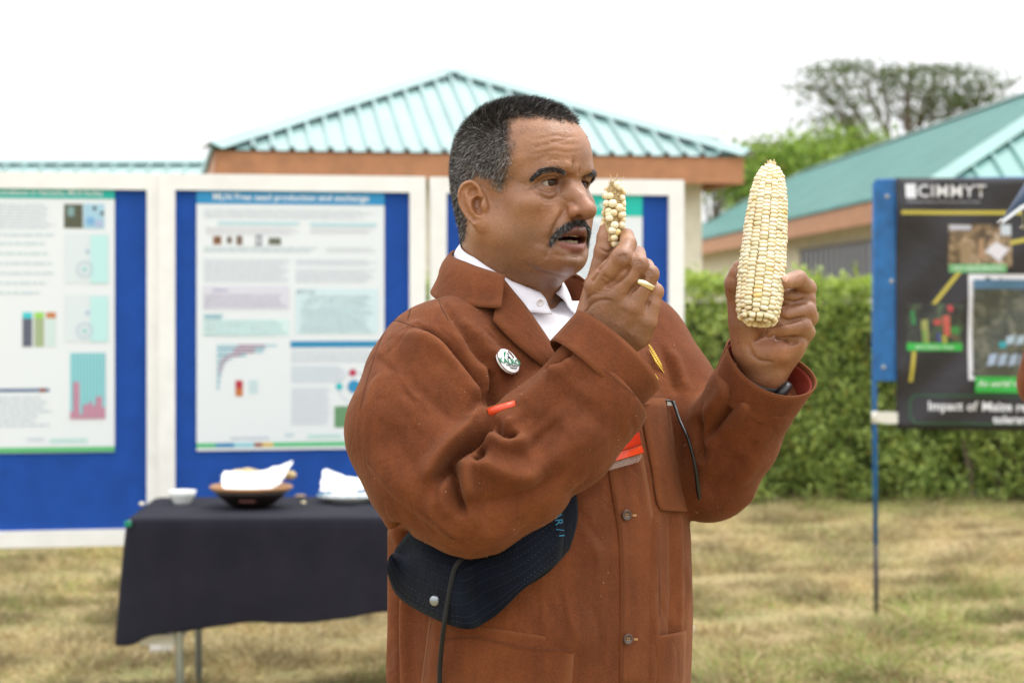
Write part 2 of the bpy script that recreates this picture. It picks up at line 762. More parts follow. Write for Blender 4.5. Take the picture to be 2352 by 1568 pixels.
def hedge():
    r = np.random.default_rng(61)
    o = empty('clipped_hedge', (1.0, 15.6, 0))
    tag(o, 'clipped green hedge running behind the boards below the eaves', 'hedge')
    X0, X1, H = -5.0, 5.6, 1.70
    nf, nt = 66000, 22000

    def bump(u, v, k):
        return 0.06 * np.sin(u * 2.1 + k) + 0.06 * np.sin(v * 5.3 + u * 3.7) + 0.05 * np.sin(u * 9.1 + v * 7) + 0.04 * np.sin(u * 17 - v * 15)
    x = r.uniform(X0, X1, nf)
    z = r.uniform(0.04, H, nf)
    y = -0.55 - bump(x, z, 0) + np.abs(r.normal(0, 0.10, nf)) + 0.10 * np.clip((z - 1.5) / 0.2, 0, 1)
    A = np.stack([x, y, z], 1)
    x = r.uniform(X0, X1, nt)
    y = r.uniform(-0.55, 0.5, nt)
    z = H + bump(x, y, 2) * 0.7 - np.abs(r.normal(0, 0.05, nt))
    Bp = np.stack([x, y, z], 1)
    # stray shoots
    ns = 260
    sx, sy = r.uniform(X0, X1, ns), r.uniform(-0.62, 0.3, ns)
    st = np.repeat(np.stack([sx, sy, np.full(ns, H)], 1), 9, 0) + np.stack([r.normal(0, 0.025, ns * 9), r.normal(0, 0.025, ns * 9), np.tile(np.linspace(-0.05, 0.10, 9), ns) * np.repeat(r.uniform(0.4, 1.3, ns), 9)], 1)
    P = np.concatenate([A, Bp, st])
    # loose gaps where the twigs show
    gap = np.sin(P[:, 0] * 6.3 + 1) * np.sin(P[:, 2] * 7.7 + 2) + 0.6 * np.sin(P[:, 0] * 17 + P[:, 2] * 13)
    P = P[(gap < 1.0) | (r.random(len(P)) < 0.35)]
    n = len(P)
    cols = greens(n, r, (0.11, 0.19, 0.04), (0.55, 0.66, 0.18), 0.06)
    top = np.clip((P[:, 2] - 1.35) / 0.35, 0, 1)[:, None]
    top_green = np.array((0.40, 0.52, 0.09))
    cols = np.where((r.random((n, 1)) < top * 0.6), top_green * r.uniform(0.7, 1.1, (n, 1)), cols)      # more leaves of the brighter yellow-green towards the clipped top
    V, F, C = leaf_cloud(P, 0.0255, cols, 62)
    link('foliage', mesh_np('foliage', V, F, C), M_LEAF, o)['kind'] = 'stuff'
    mb = MB()
    for k in range(260):
        bx = r.uniform(X0, X1)
        by = r.uniform(-0.4, 0.35)
        mb.tube([(bx, by, 0), (bx + r.normal(0, 0.08), by + r.normal(0, 0.08), 0.7), (bx + r.normal(0, 0.16), by + r.normal(0, 0.12), 1.5)], [0.014, 0.009, 0.004], 5, False)
    mb.build('stems', plain('hedge_bark', (0.16, 0.12, 0.09), 0.9), o)['kind'] = 'stuff'
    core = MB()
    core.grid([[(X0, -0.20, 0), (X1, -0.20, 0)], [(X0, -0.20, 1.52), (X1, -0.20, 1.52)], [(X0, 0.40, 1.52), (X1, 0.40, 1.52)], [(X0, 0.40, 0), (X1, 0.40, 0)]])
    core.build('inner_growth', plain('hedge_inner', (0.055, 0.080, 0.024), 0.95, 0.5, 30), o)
    return o


def tree(name, label, base, nodes, cols, leaf, per, bark, seed, spread=(0.5, 0.5, 0.3), flat=0.0, droop=0.0, trunk_r=0.2, group=None):
    """trunk, limbs to crown nodes, leaf clumps round the nodes"""
    r = np.random.default_rng(seed)
    o = empty(name, base)
    tag(o, label, 'tree', group)
    base = np.array(base)
    nd = np.array([tuple(q) for q in nodes]) - base
    fork = np.array((nd[:, 0].mean() * 0.5, nd[:, 1].mean() * 0.5, nd[:, 2].min() * 0.62))
    mb = MB()
    mb.tube([(0, 0, -0.1), tuple(fork * 0.5 + np.array((0.1, 0, 0))), tuple(fork)], [trunk_r, trunk_r * 0.8, trunk_r * 0.7], 10)
    mb.build('trunk', bark, o, True)
    lm = MB()
    P, Cc = [], []
    for q in nd:
        m = fork * 0.45 + q * 0.55 + np.array((r.normal(0, 0.15), r.normal(0, 0.15), -abs(r.normal(0, 0.2))))
        lm.tube(spline([tuple(fork), tuple(m), tuple(q)], 9), list(np.linspace(trunk_r * 0.42, trunk_r * 0.06, 9)), 6, False)
        for t in range(5):
            a = m * (1 - t / 6) + q * (t / 6)
            e = q + r.normal(0, 1, 3) * np.array(spread) * 0.9
            lm.tube([tuple(a), tuple((a + e) / 2 + np.array((0, 0, 0.1))), tuple(e)], [trunk_r * 0.12, trunk_r * 0.07, trunk_r * 0.02], 4, False)
        w = r.normal(0, 1, (per, 3)) * np.array(spread)
        if droop: w[:, 2] -= np.abs(r.exponential(droop, per)) * (r.random(per) < 0.35)
        P.append(q + w)
    lm.build('limbs', bark, o)
    P = np.concatenate(P)
    c = greens(len(P), r, *cols)
    V, F, C = leaf_cloud(P, leaf, c, seed + 1, flat)
    link('crown', mesh_np('crown', V, F, C), M_LEAF, o)
    return o


# ================================================================== houses
def roof_material(name, c):
    k = NM(name)
    f = k.noise(1.5, 5)
    k.col(k.ramp(f, [(0.3, tuple(q * 0.86 for q in c)), (0.7, tuple(min(1, q * 1.10) for q in c))]))
    k.set(Roughness=0.30)
    k.b.inputs['Coat Weight'].default_value = 0.35
    k.b.inputs['Coat Roughness'].default_value = 0.15
    k.bump(k.noise(6, 3), 0.15, 0.02)
    return k.m


def ribbed(a, b, topf, n_out, pitch=0.30, rib=0.045, th=0.0):
    """sheet from the eave a-b up to topf(u); ribs stand on the slope"""
    a, b = Vector(a), Vector(b)
    L = (b - a).length
    e = (b - a).normalized()
    us, hs = [], []
    k = int(L / pitch)
    for i in range(k + 1):
        u0 = i * pitch
        for du, h in ((0.0, 0), (0.014, rib), (0.044, rib), (0.058, 0)):
            if u0 + du <= L:
                us.append(u0 + du)
                hs.append(h)
    us.append(L)
    hs.append(0)
    lo, hi = [], []
    for u, h in zip(us, hs):
        lo.append(a + e * u + n_out * h)
        hi.append(topf(u / L) + n_out * h)
    mid = [p * 0.5 + q * 0.5 for p, q in zip(lo, hi)]
    mb = MB()
    mb.grid([lo, mid, hi])
    return mb


def hip_house(name, label, corner, yaw, W, D, z_eave, z_top, ridge, mats, fascia=0.27, over=0.42, pitch=0.30, wall_lines=True, windows=()):
    """corner: near left corner of the eave; W along the front, D to the back; ridge: length of the ridge along W"""
    o = empty(name, corner, yaw)
    tag(o, label, 'building')
    mr, mf, mw, md = mats
    c = [Vector((0, 0, z_eave)), Vector((W, 0, z_eave)), Vector((W, D, z_eave)), Vector((0, D, z_eave))]
    if W >= D:
        r0, r1 = Vector(((W - ridge) / 2, D / 2, z_top)), Vector(((W + ridge) / 2, D / 2, z_top))
    else:
        r0, r1 = Vector((W / 2, (D - ridge) / 2, z_top)), Vector((W / 2, (D + ridge) / 2, z_top))

    def face(p, q, s, t):
        """eave p-q, upper edge s (over p) to t (over q)"""
        n = (q - p).cross(s - p)
        if (s - t).length < 0.01 or True:
            n = (q - p).cross((s + t) / 2 - p).normalized()
            if n.z < 0: n = -n
        e = (q - p).normalized()
        L = (q - p).length
        us, ut = (s - p).dot(e) / L, (t - p).dot(e) / L
        up = (s - p) - e * (s - p).dot(e)

        def topf(u):
            if u < us: k = u / us
            elif u > ut: k = (1 - u) / (1 - ut)
            else: k = 1.0
            return p + e * (u * L) + up * k
        ribbed(p, q, topf, n, pitch).build('roof_sheet', mr, o)
    if W >= D:
        face(c[0], c[1], r0, r1)
        face(c[2], c[3], r1, r0)
        face(c[3], c[0], r0, r0)
        face(c[1], c[2], r1, r1)
    else:
        face(c[0], c[1], r0, r0)
        face(c[2], c[3], r1, r1)
        face(c[3], c[0], r1, r0)
        face(c[1], c[2], r0, r1)
    hips = [(c[0], r0), (c[1], r1 if W >= D else r0), (c[2], r1), (c[3], r0 if W >= D else r1)]
    for p, q in hips + [(r0, r1)]:
        if (p - q).length < 0.05: continue
        m = MB()
        d = (q - p).normalized()
        s = d.cross(Vector((0, 0, 1))).normalized()
        u = s.cross(d)
        m.grid([[p + s * 0.16 + u * 0.0, p + u * 0.075, p - s * 0.16], [q + s * 0.16, q + u * 0.075, q - s * 0.16]])
        k = m.build('ridge_cap', mr, o)
        modify(k, 'SOLIDIFY', thickness=0.006)
    # fascia boards, soffit, walls
    t = 0.03
    for (p, q, ax) in ((c[0], c[1], 0), (c[1], c[2], 1), (c[2], c[3], 0), (c[3], c[0], 1)):
        m = MB()
        mid = (p + q) / 2
        inn = Vector((W / 2, D / 2, z_eave)) - mid
        inn = inn.normalized() * 0.05
        size = (abs((q - p).x) - (0.10 if ax == 0 else 0) + t * (ax == 1), abs((q - p).y) - 0.10 * (ax == 1) - t * (ax == 1) + t * (ax == 0), fascia)
        m.box(mid + inn - Vector((0, 0, fascia / 2 + 0.012)), size)
        m.build('fascia_board', mf, o)
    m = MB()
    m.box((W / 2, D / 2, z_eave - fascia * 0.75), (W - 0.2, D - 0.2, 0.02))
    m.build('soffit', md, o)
    m = MB()
    m.box((W / 2, D / 2, (z_eave - fascia * 0.75) / 2 - 0.01), (W - 2 * over, D - 2 * over, z_eave - fascia * 0.75))
    m.build('wall', mw, o)
    if wall_lines:
        for i in range(int((W - 2 * over) / 0.6)):
            m = MB()
            m.box((over + 0.3 + i * 0.6, over - 0.012, (z_eave - fascia) / 2), (0.035, 0.024, z_eave - fascia - 0.1))
            m.build('cover_strip', mw, o)
    return o


grass()
HEDGE = hedge()
ROOF = roof_material('mint_roof_sheet', (0.22, 0.36, 0.345))
ROOF2 = roof_material('turquoise_roof_sheet', (0.12, 0.29, 0.26))
FASCIA = plain('brown_fascia_paint', (0.44, 0.20, 0.095), 0.55, 0.15, 6, 0.2)
CREAM = plain('cream_wall', (0.66, 0.62, 0.50), 0.85, 0.12, 5, 0.2)
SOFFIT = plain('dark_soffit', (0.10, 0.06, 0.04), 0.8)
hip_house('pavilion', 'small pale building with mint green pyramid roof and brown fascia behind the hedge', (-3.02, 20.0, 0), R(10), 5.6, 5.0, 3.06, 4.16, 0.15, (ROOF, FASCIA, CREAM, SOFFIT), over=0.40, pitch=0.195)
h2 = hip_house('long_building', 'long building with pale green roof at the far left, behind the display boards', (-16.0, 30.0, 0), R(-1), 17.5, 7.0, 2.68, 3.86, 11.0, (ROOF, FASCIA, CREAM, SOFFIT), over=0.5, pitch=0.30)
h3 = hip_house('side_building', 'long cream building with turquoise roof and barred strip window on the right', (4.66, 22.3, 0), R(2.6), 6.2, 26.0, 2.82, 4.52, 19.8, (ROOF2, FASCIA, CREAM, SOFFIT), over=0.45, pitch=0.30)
# strip window in the near long wall of the right-hand building
GL = plain('dark_window_glass', (0.03, 0.035, 0.04), 0.12)
FR = plain('grey_window_frame', (0.16, 0.15, 0.14), 0.6)
wn = MB()
wn.box((0.445, 7.0, 2.13), (0.03, 5.6, 0.46))
wo = wn.build('window', GL, h3)
for zz in (-0.24, 0.24):
    m = MB()
    m.box((0.43, 7.0, 2.13 + zz), (0.06, 5.7, 0.04))
    m.build('window_frame', FR, wo)
for i in range(15):
    m = MB()
    m.box((0.425, 4.3 + i * 0.385, 2.13), (0.03, 0.05, 0.44))
    m.build('window_bar', FR, wo)
m = MB()
for i in range(52):
    m.box((0.447, 0.9 + i * 0.47, 0.9), (0.012, 0.03, 1.75))
m.build('wall_ribs', CREAM, h3)['kind'] = 'stuff'

BARK = plain('bark', (0.13, 0.10, 0.075), 0.9, 0.3, 12, 0.6, 0.02)


def tn(px, py, d, z=0):
    return tuple(at(px, py, d))


tree('flat_topped_tree', 'tall tree with wispy flat layered crown above the turquoise roof', (13.2, 62, 0),
     [tn(1905, 165, 60), tn(1960, 150, 61), tn(1880, 200, 60), tn(1930, 235, 60), tn(2030, 175, 62), tn(2090, 165, 61), tn(2150, 160, 62), tn(2210, 165, 63), tn(2262, 190, 62), tn(2255, 225, 62), tn(2190, 205, 63), tn(2140, 225, 62), tn(2110, 260, 62), tn(1925, 275, 60), tn(2080, 200, 61), tn(2215, 240, 62)],
     ((0.035, 0.060, 0.016), (0.13, 0.17, 0.05), 0.02), 0.072, 400, BARK, 71, (0.62, 0.5, 0.12), 0.3, 0.6, 0.30)
tree('bushy_tree', 'bright green bushy tree between the pavilion and the turquoise roof', (8.0, 52, 0),
     [tn(1700, 410, 50), tn(1745, 385, 51), tn(1800, 370, 50), tn(1860, 352, 51), tn(1920, 345, 52), tn(1985, 350, 52), tn(1840, 385, 50), tn(1760, 420, 50), tn(1920, 370, 52), tn(1690, 445, 50), tn(2010, 365, 52), tn(1735, 372, 51)],
     ((0.08, 0.15, 0.02), (0.34, 0.48, 0.08), 0.04), 0.09, 620, BARK, 81, (0.42, 0.4, 0.30), 0.0, 0.0, 0.22)
tree('young_tree', 'dark twig of a small tree poking over the right corner of the pavilion roof', (4.6, 47, 0),
     [tn(1608, 322, 46), tn(1622, 330, 46), tn(1655, 345, 46), tn(1690, 352, 46), tn(1640, 360, 46)],
     ((0.03, 0.06, 0.015), (0.09, 0.14, 0.04), 0.0), 0.07, 110, BARK, 91, (0.16, 0.15, 0.05), 0.4, 0.0, 0.12)



# ================================================================== what stands on the lawn
# ------------------------------------------------------------------ display boards and posters
WHITE = plain('white_board_paint', (0.82, 0.82, 0.80), 0.5, 0.06, 8)
BLUE = plain('royal_blue_felt', (0.004, 0.062, 0.33), 0.9, 0.12, 9, 0.3, 0.001)
PAPER = plain('poster_paper', (0.74, 0.79, 0.82), 0.4)
_pm = {}


def ink(c):
    k = tuple(round(q, 3) for q in c)
    if k not in _pm:
        _pm[k] = plain('print_%d' % len(_pm), c, 0.45)
    return _pm[k]


YAW = R(11)


def board(px, d, label):
    W, H, zb, fw = 1.19, 1.64, 0.44, 0.072
    x = (px - 1176) * d / FPX
    o = empty('display_board', (x, d, 0), YAW)
    tag(o, label, 'display board', 'blue display boards in a row')
    m = MB()
    m.box((0, 0.012, zb + H / 2), (W - 2 * fw + 0.01, 0.016, H - 2 * fw + 0.01))
    m.build('felt_panel', BLUE, o)
    for sx in (-1, 1):
        m = MB()
        m.box((sx * (W / 2 - fw / 2), 0.0, zb + H / 2), (fw, 0.045, H))
        m.build('frame_side', WHITE, o)
        m = MB()
        m.box((sx * (W / 2 - fw / 2), 0.0, zb / 2 + 0.0), (0.05, 0.04, zb))
        m.build('leg', WHITE, o)
        m = MB()
        m.box((sx * (W / 2 - fw / 2), 0.0, 0.02), (0.05, 0.45, 0.035))
        m.build('foot', WHITE, o)
    for z in (zb + fw / 2, zb + H - fw / 2):
        m = MB()
        m.box((0, 0.0, z), (W - 2 * fw, 0.045, fw))
        m.build('frame_rail', WHITE, o)
    return o


def photo_print(name, stops, scale, dist=1.0):
    """a printed photograph too blurred to make out"""
    k = NM(name)
    k.col(k.ramp(k.noise(scale, 6, 0.6, None, dist), stops))
    k.set(Roughness=0.45)
    return k.m


class Poster:
    """a printed sheet on a board; coordinates are read off the photograph (u to the right, v down)"""

    def __init__(s, b, label, u0, v0, u1, v1, w, h, dx, zc, paper=None):
        s.u0, s.v0, s.su, s.sv, s.w, s.h = u0, v0, w / (u1 - u0), h / (v1 - v0), w, h
        q = Vector((dx, -0.004, zc))
        s.o = empty('poster', b.matrix_world_calc @ q if hasattr(b, 'matrix_world_calc') else (Matrix.Translation(b.location) @ Matrix.Rotation(b.rotation_euler.z, 4, 'Z')) @ q, b.rotation_euler.z)
        tag(s.o, label, 'poster')
        m = MB()
        m.box((0, 0, 0), (w, 0.002, h))
        m.build('sheet', paper or PAPER, s.o)
        s.k = 0

    def xy(s, u, v):
        return (u - s.u0) * s.su - s.w / 2, s.h / 2 - (v - s.v0) * s.sv

    def rect(s, name, u0, v0, u1, v1, c, lift=0.0016):
        x0, z0 = s.xy(u0, v0)
        x1, z1 = s.xy(u1, v1)
        m = MB()
        y = -0.001 - lift
        m.poly([(x0, y, z1), (x1, y, z1), (x1, y, z0), (x0, y, z0)])
        return m.build(name, ink(c), s.o)

    def disc(s, name, u, v, r, c, lift=0.0016, ring=0.0):
        x, z = s.xy(u, v)
        rr = r * s.su
        m = MB()
        y = -0.001 - lift
        n = 24
        P = [(x + rr * math.cos(2 * math.pi * i / n), y, z + rr * math.sin(2 * math.pi * i / n)) for i in range(n)]
        if ring:
            q = [(x + (rr - ring * s.su) * math.cos(2 * math.pi * i / n), y, z + (rr - ring * s.su) * math.sin(2 * math.pi * i / n)) for i in range(n)]
            m.add(P + q, [(i, (i + 1) % n, n + (i + 1) % n, n + i) for i in range(n)])
        else:
            m.poly(P)
        return m.build(name, ink(c), s.o)

    def lines(s, u0, v0, u1, v1, pitch, c, fill=0.4, ragged=0.15, seed=1):
        """rows of small print too fine to read"""
        r = random.Random(seed + int(u0 * 7 + v0))
        m = MB()
        v = v0
        y = -0.0026
        while v < v1:
            end = u1 - (u1 - u0) * (r.random() * ragged)
            u = u0
            while u < end:
                wd = min(r.uniform(0.03, 0.11) * (u1 - u0), end - u)
                x0, za = s.xy(u, v)
                x1, zb = s.xy(u + wd, v + pitch * fill)
                m.poly([(x0, y, zb), (x1, y, zb), (x1, y, za), (x0, y, za)])
                u += wd + 0.012 * (u1 - u0)
            v += pitch
        return m.build('text_block', ink(c), s.o)

    def text(s, txt, u, v, size, c, align='CENTER', bold=0.0, shear=0.0, lift=0.003):
        x, z = s.xy(u, v)
        t = link('lettering', text_mesh(txt, size, align, bold=bold, shear=shear), ink(c), s.o)
        t.location = (x, -0.001 - lift, z)
        t.rotation_euler = (R(90), 0, 0)
        return t


GREY, LB = (0.50, 0.56, 0.66), (0.50, 0.68, 0.74)
b1 = board(58, 8.72, 'blue display board at the left edge of the picture, poster with teal heading')
b2 = board(674, 8.92, 'blue display board behind the table, poster with bright blue heading')
b3 = board(1282, 9.17, 'blue display board partly hidden behind the man holding the cobs')
# --- middle poster
p = Poster(b2, 'white poster about seed production with bright blue heading, behind the table', 35, 50, 1075, 1490, 0.838, 1.165, -0.010, 1.435)
p.rect('heading_band', 35, 50, 1075, 135, (0.012, 0.26, 0.55))
p.text('MLN Free seed production and exchange', 555, 98, 0.0415, (0.80, 0.85, 0.88), bold=0.0005)
p.lines(75, 165, 1045, 215, 11, GREY, 0.3)
p.rect('tinted_band', 150, 232, 600, 250, (0.45, 0.66, 0.72))
p.rect('tinted_band', 660, 235, 1030, 255, (0.45, 0.66, 0.72))
p.lines(85, 265, 630, 300, 11, (0.52, 0.50, 0.60), 0.3)
p.lines(660, 268, 1030, 300, 11, (0.52, 0.52, 0.60), 0.3)
for (a, b_, c, d, col) in ((125, 312, 170, 358, (0.30, 0.13, 0.08)), (138, 318, 160, 350, (0.24, 0.24, 0.06)), (200, 315, 228, 352, (0.16, 0.12, 0.10)), (252, 310, 285, 360, (0.18, 0.12, 0.09)), (358, 305, 392, 365, (0.22, 0.24, 0.28)), (366, 316, 380, 354, (0.62, 0.66, 0.70)), (430, 320, 498, 358, (0.13, 0.14, 0.10))):
    p.rect('small_picture', a, b_, c, d, col, 0.0016 if (c - a) > 20 else 0.003)
p.lines(75, 372, 740, 400, 11, (0.40, 0.52, 0.58), 0.35)
p.lines(750, 372, 1030, 395, 11, (0.52, 0.56, 0.62), 0.3)
p.lines(75, 440, 555, 570, 13, GREY, 0.36)
p.lines(580, 440, 1040, 475, 13, GREY, 0.36)
p.lines(580, 495, 1040, 570, 13, GREY, 0.36)
p.text('Objectives', 165, 608, 0.016, (0.30, 0.34, 0.50), bold=0.0003)
p.rect('tinted_panel', 70, 585, 545, 715, (0.66, 0.66, 0.75))
p.lines(78, 632, 540, 705, 13, (0.42, 0.40, 0.55), 0.40, lift if False else 0.15)
p.rect('tinted_panel', 580, 600, 1040, 850, (0.60, 0.76, 0.80))
p.lines(585, 606, 700, 628, 14, (0.25, 0.45, 0.55), 0.7)
p.lines(605, 640, 1020, 845, 14, (0.40, 0.62, 0.68), 0.42)
p.lines(75, 742, 180, 762, 14, (0.18, 0.45, 0.55), 0.7)
p.rect('tinted_panel', 70, 770, 545, 860, (0.62, 0.80, 0.80))
p.lines(78, 776, 540, 856, 13, (0.40, 0.66, 0.68), 0.42)
for i, ln in enumerate((330, 265, 255, 160, 85, 55, 42, 34, 28, 24, 20, 18, 16, 14)):
    p.rect('chart_bar', 145, 908 + i * 18, 145 + ln, 918 + i * 18, (0.10, 0.38, 0.50) if i % 2 else (0.34, 0.58, 0.66))
    if i < 9: p.rect('chart_bar', 145 + ln * 0.35, 909 + i * 18, 145 + ln * 0.8, 917 + i * 18, (0.35, 0.12, 0.25), 0.003)
p.rect('legend_block', 247, 1105, 287, 1148, (0.45, 0.02, 0.05))
p.rect('legend_block', 247, 1148, 287, 1192, (0.52, 0.16, 0.04))
p.lines(320, 1105, 375, 1185, 16, (0.45, 0.70, 0.72), 0.5)
p.rect('heading_band', 550, 890, 1045, 925, (0.012, 0.24, 0.46))
p.lines(555, 945, 1040, 1010, 14, GREY, 0.36)
p.lines(555, 1030, 860, 1120, 14, (0.45, 0.55, 0.66), 0.36)
p.lines(555, 1150, 780, 1360, 14, GREY, 0.36)
p.disc('diagram_ring', 905, 1145, 90, (0.62, 0.66, 0.74), 0.0016, 8)
p.disc('diagram_dot', 897, 1066, 20, (0.48, 0.02, 0.09), 0.003)
p.disc('diagram_dot', 822, 1143, 19, (0.02, 0.48, 0.52), 0.003)
p.disc('diagram_dot', 905, 1143, 36, (0.02, 0.26, 0.50), 0.003)
p.rect('field_picture', 795, 1252, 960, 1370, (0.12, 0.28, 0.14))
p.text('Impact of the partnership', 325, 1422, 0.0165, (0.16, 0.26, 0.42))
p.lines(520, 1400, 575, 1420, 10, (0.45, 0.62, 0.70), 0.6)
p.lines(645, 1408, 850, 1428, 12, (0.40, 0.72, 0.66), 0.6)
for (a, b_, col) in ((35, 140, (0.06, 0.48, 0.18)), (140, 240, (0.02, 0.22, 0.46)), (240, 350, (0.28, 0.60, 0.70)), (350, 395, (0.30, 0.10, 0.06)), (395, 455, (0.65, 0.48, 0.12)), (455, 1075, (0.08, 0.50, 0.20))):
    p.rect('colour_strip', a, 1448, b_, 1472, col)
# --- left poster (its right half is in view)
p = Poster(b1, 'white poster with teal heading and bar chart at the left edge', -720, 70, 605, 1475, 0.838, 1.165, -0.035, 1.435)
p.rect('heading_band', -720, 70, 605, 132, (0.0, 0.42, 0.36))
p.text('conditions in Naivasha, MLN facility', 170, 102, 0.031, (0.75, 0.82, 0.82), bold=0.0004)
p.lines(-660, 165, 225, 300, 17, GREY, 0.36)
for v in (320, 366, 418, 470, 522, 574, 626):
    p.lines(-660, v, 215, v + 17, 17, (0.48, 0.60, 0.66), 0.6)
p.rect('field_picture', 260, 160, 387, 288, (0.08, 0.09, 0.055))
p.rect('field_picture', 285, 175, 330, 225, (0.20, 0.34, 0.34), 0.003)
p.rect('laboratory_picture', 392, 158, 535, 290, (0.36, 0.58, 0.72))
for (u, v, rr, c) in ((468, 182, 14, (0.05, 0.06, 0.08)), (520, 208, 14, (0.05, 0.06, 0.08)), (440, 250, 30, (0.18, 0.40, 0.66)), (500, 262, 26, (0.40, 0.46, 0.66))):
    p.disc('picture_detail', u, v, rr, c, 0.003)
for v0, v1 in ((315, 580), (640, 890)):
    p.rect('map_panel', 265, v0, 560, v1, (0.66, 0.74, 0.78))
    p.rect('map_water', 440, v0 + 10, 560, v1, (0.48, 0.76, 0.76), 0.003)
    p.disc('map_ring', 400, v0 + 190, 55, (0.46, 0.58, 0.68), 0.0045, 8)
    p.disc('map_mark', 400, v0 + 190, 16, (0.30, 0.62, 0.62), 0.0045)
    p.disc('map_mark', 420, v0 + 95, 12, (0.30, 0.46, 0.62), 0.0045)
for i, c in enumerate(((0.05, 0.55, 0.62), (0.30, 0.62, 0.10), (0.52, 0.20, 0.07))):
    u = -20 + i * 80
    p.rect('panel_head', u, 733, u + 65, 765, c)
    p.rect('panel_body', u, 765, u + 65, 915, ((0.10, 0.11, 0.16), (0.34, 0.42, 0.24), (0.58, 0.72, 0.70))[i])
p.rect('timeline', -500, 1136, 160, 1152, (0.03, 0.10, 0.24))
p.rect('timeline_mark', 98, 1134, 132, 1154, (0.30, 0.05, 0.03), 0.003)
p.lines(-660, 1180, 190, 1345, 24, (0.50, 0.58, 0.66), 0.4)
for i, hh in enumerate((40, 195, 195, 25, 75, 80, 90, 70, 118, 118, 60)):
    u = 300 + i * 22
    p.rect('chart_bar', u, 948, u + 21, 1298, (0.34, 0.70, 0.74))
    p.rect('chart_gap', u + 15, 948, u + 21, 1298, (0.05, 0.36, 0.42), 0.003)
    p.rect('chart_bar', u + 3, 1298 - hh, u + 19, 1298, (0.62, 0.22, 0.34), 0.0045)
p.text('KALRO', 70, 1405, 0.022, (0.40, 0.48, 0.60))
p.lines(165, 1402, 440, 1424, 14, (0.40, 0.70, 0.66), 0.6)
p.rect('green_strip', -720, 1446, 605, 1472, (0.08, 0.46, 0.16))
# --- right poster, behind the man
p = Poster(b3, 'white poster with teal heading mostly hidden behind the man and his raised hand', 0, 0, 1040, 1440, 0.838, 1.165, -0.020, 1.425)
p.rect('heading_band', 0, 0, 1040, 120, (0.0, 0.48, 0.40))
p.text('MLN management in Eastern Africa', 520, 62, 0.044, (0.78, 0.86, 0.84), bold=0.0005)
p.lines(60, 160, 980, 500, 22, GREY, 0.36)
p.rect('tinted_panel', 60, 560, 980, 900, (0.52, 0.74, 0.78))
p.lines(60, 940, 980, 1300, 22, GREY, 0.36)
p.rect('green_strip', 0, 1400, 1040, 1430, (0.08, 0.46, 0.16))

# ------------------------------------------------------------------ black banner on blue posts
BD = 9.62
bx0 = (2006 - 1176) * BD / FPX
SB = BD / FPX
PBLUE = plain('chipped_blue_paint', (0.010, 0.115, 0.33), 0.45, 0.25, 14, 0.2)
RUST = plain('dark_rusty_steel', (0.05, 0.045, 0.045), 0.7, 0.4, 30)
o = empty('banner_stand', (bx0, BD, 0))
tag(o, 'blue painted steel stand holding the black banner on the right', 'banner stand')


def zz(py):
    return CAMH - (py - HZ) * SB


def xx(px):
    return (px - 2006) * SB


m = MB()
m.box((xx(2033), -0.012, (zz(417) + zz(874)) / 2), (52 * SB, 0.008, zz(417) - zz(874)))
plate = m.build('post_plate', PBLUE, o)
for py, px in ((452, 2036), (646, 2046), (843, 2028)):
    m = MB()
    m.lathe([(0.0001, 0.004), (0.009, 0.003), (0.011, 0.0)], 12)
    k = m.build('bolt', plain('bolt_steel', (0.4, 0.4, 0.38), 0.5, metal=0.8), plate, True)
    k.rotation_euler = (R(90), 0, 0)
    k.location = (xx(px), -0.0165, zz(py))
m = MB()
m.tube([(xx(2010), 0.008, zz(420)), (xx(2009), 0.008, zz(900)), (xx(2012), 0.008, zz(1250))], 0.0125, 10)
m.build('pole', PBLUE, o, True)
m = MB()
m.tube([(xx(2012), 0.008, zz(1250) + 0.001), (xx(2014), 0.008, -0.05)], 0.0128, 10)
m.build('pole_foot', RUST, o, True)
m = MB()
m.tube([(xx(2009.5), 0.008, zz(944)), (xx(2009.5), 0.008, zz(972))], 0.0150, 12)
m.build('tape_wrap', plain('white_tape', (0.72, 0.70, 0.62), 0.6), o, True)
m = MB()
m.tube([(xx(2700), 0.012, zz(405)), (xx(2012), 0.012, zz(416))], 0.012, 10)
m.build('top_rail', PBLUE, o, True)
for px in (2660,):
    m = MB()
    m.tube([(xx(px), 0.012, zz(408)), (xx(px), 0.012, -0.05)], 0.0125, 10)
    m.build('pole', PBLUE, o, True)
banner = empty('banner', (bx0, BD - 0.02, 0))
tag(banner, 'wrinkled black printed banner with yellow lines, tied to blue posts', 'banner')
kb = NM('black_banner_vinyl')
kb.col(kb.ramp(kb.noise(3, 4), [(0.3, (0.013, 0.012, 0.015)), (0.7, (0.026, 0.023, 0.029))]))
kb.set(Roughness=0.42)
kb.bump(kb.noise(9, 4), 0.35, 0.02)


def brel(u, v):
    """relief of the slack vinyl: u, v in photo units"""
    a = 0.010 * math.sin((u - 2060) * 0.020 + (v - 400) * 0.013) * math.sin((v - 400) * 0.012)
    b = 0.012 * math.exp(-((v - 470 - (u - 2060) * 0.55) / 40) ** 2) * max(0, 1 - (u - 2060) / 220)
    c = 0.010 * math.exp(-((v - 860 + (u - 2060) * 0.5) / 30) ** 2) * max(0, 1 - (u - 2060) / 200)
    d = 0.006 * math.sin((u + v) * 0.035)
    return -(a + b + c + d)


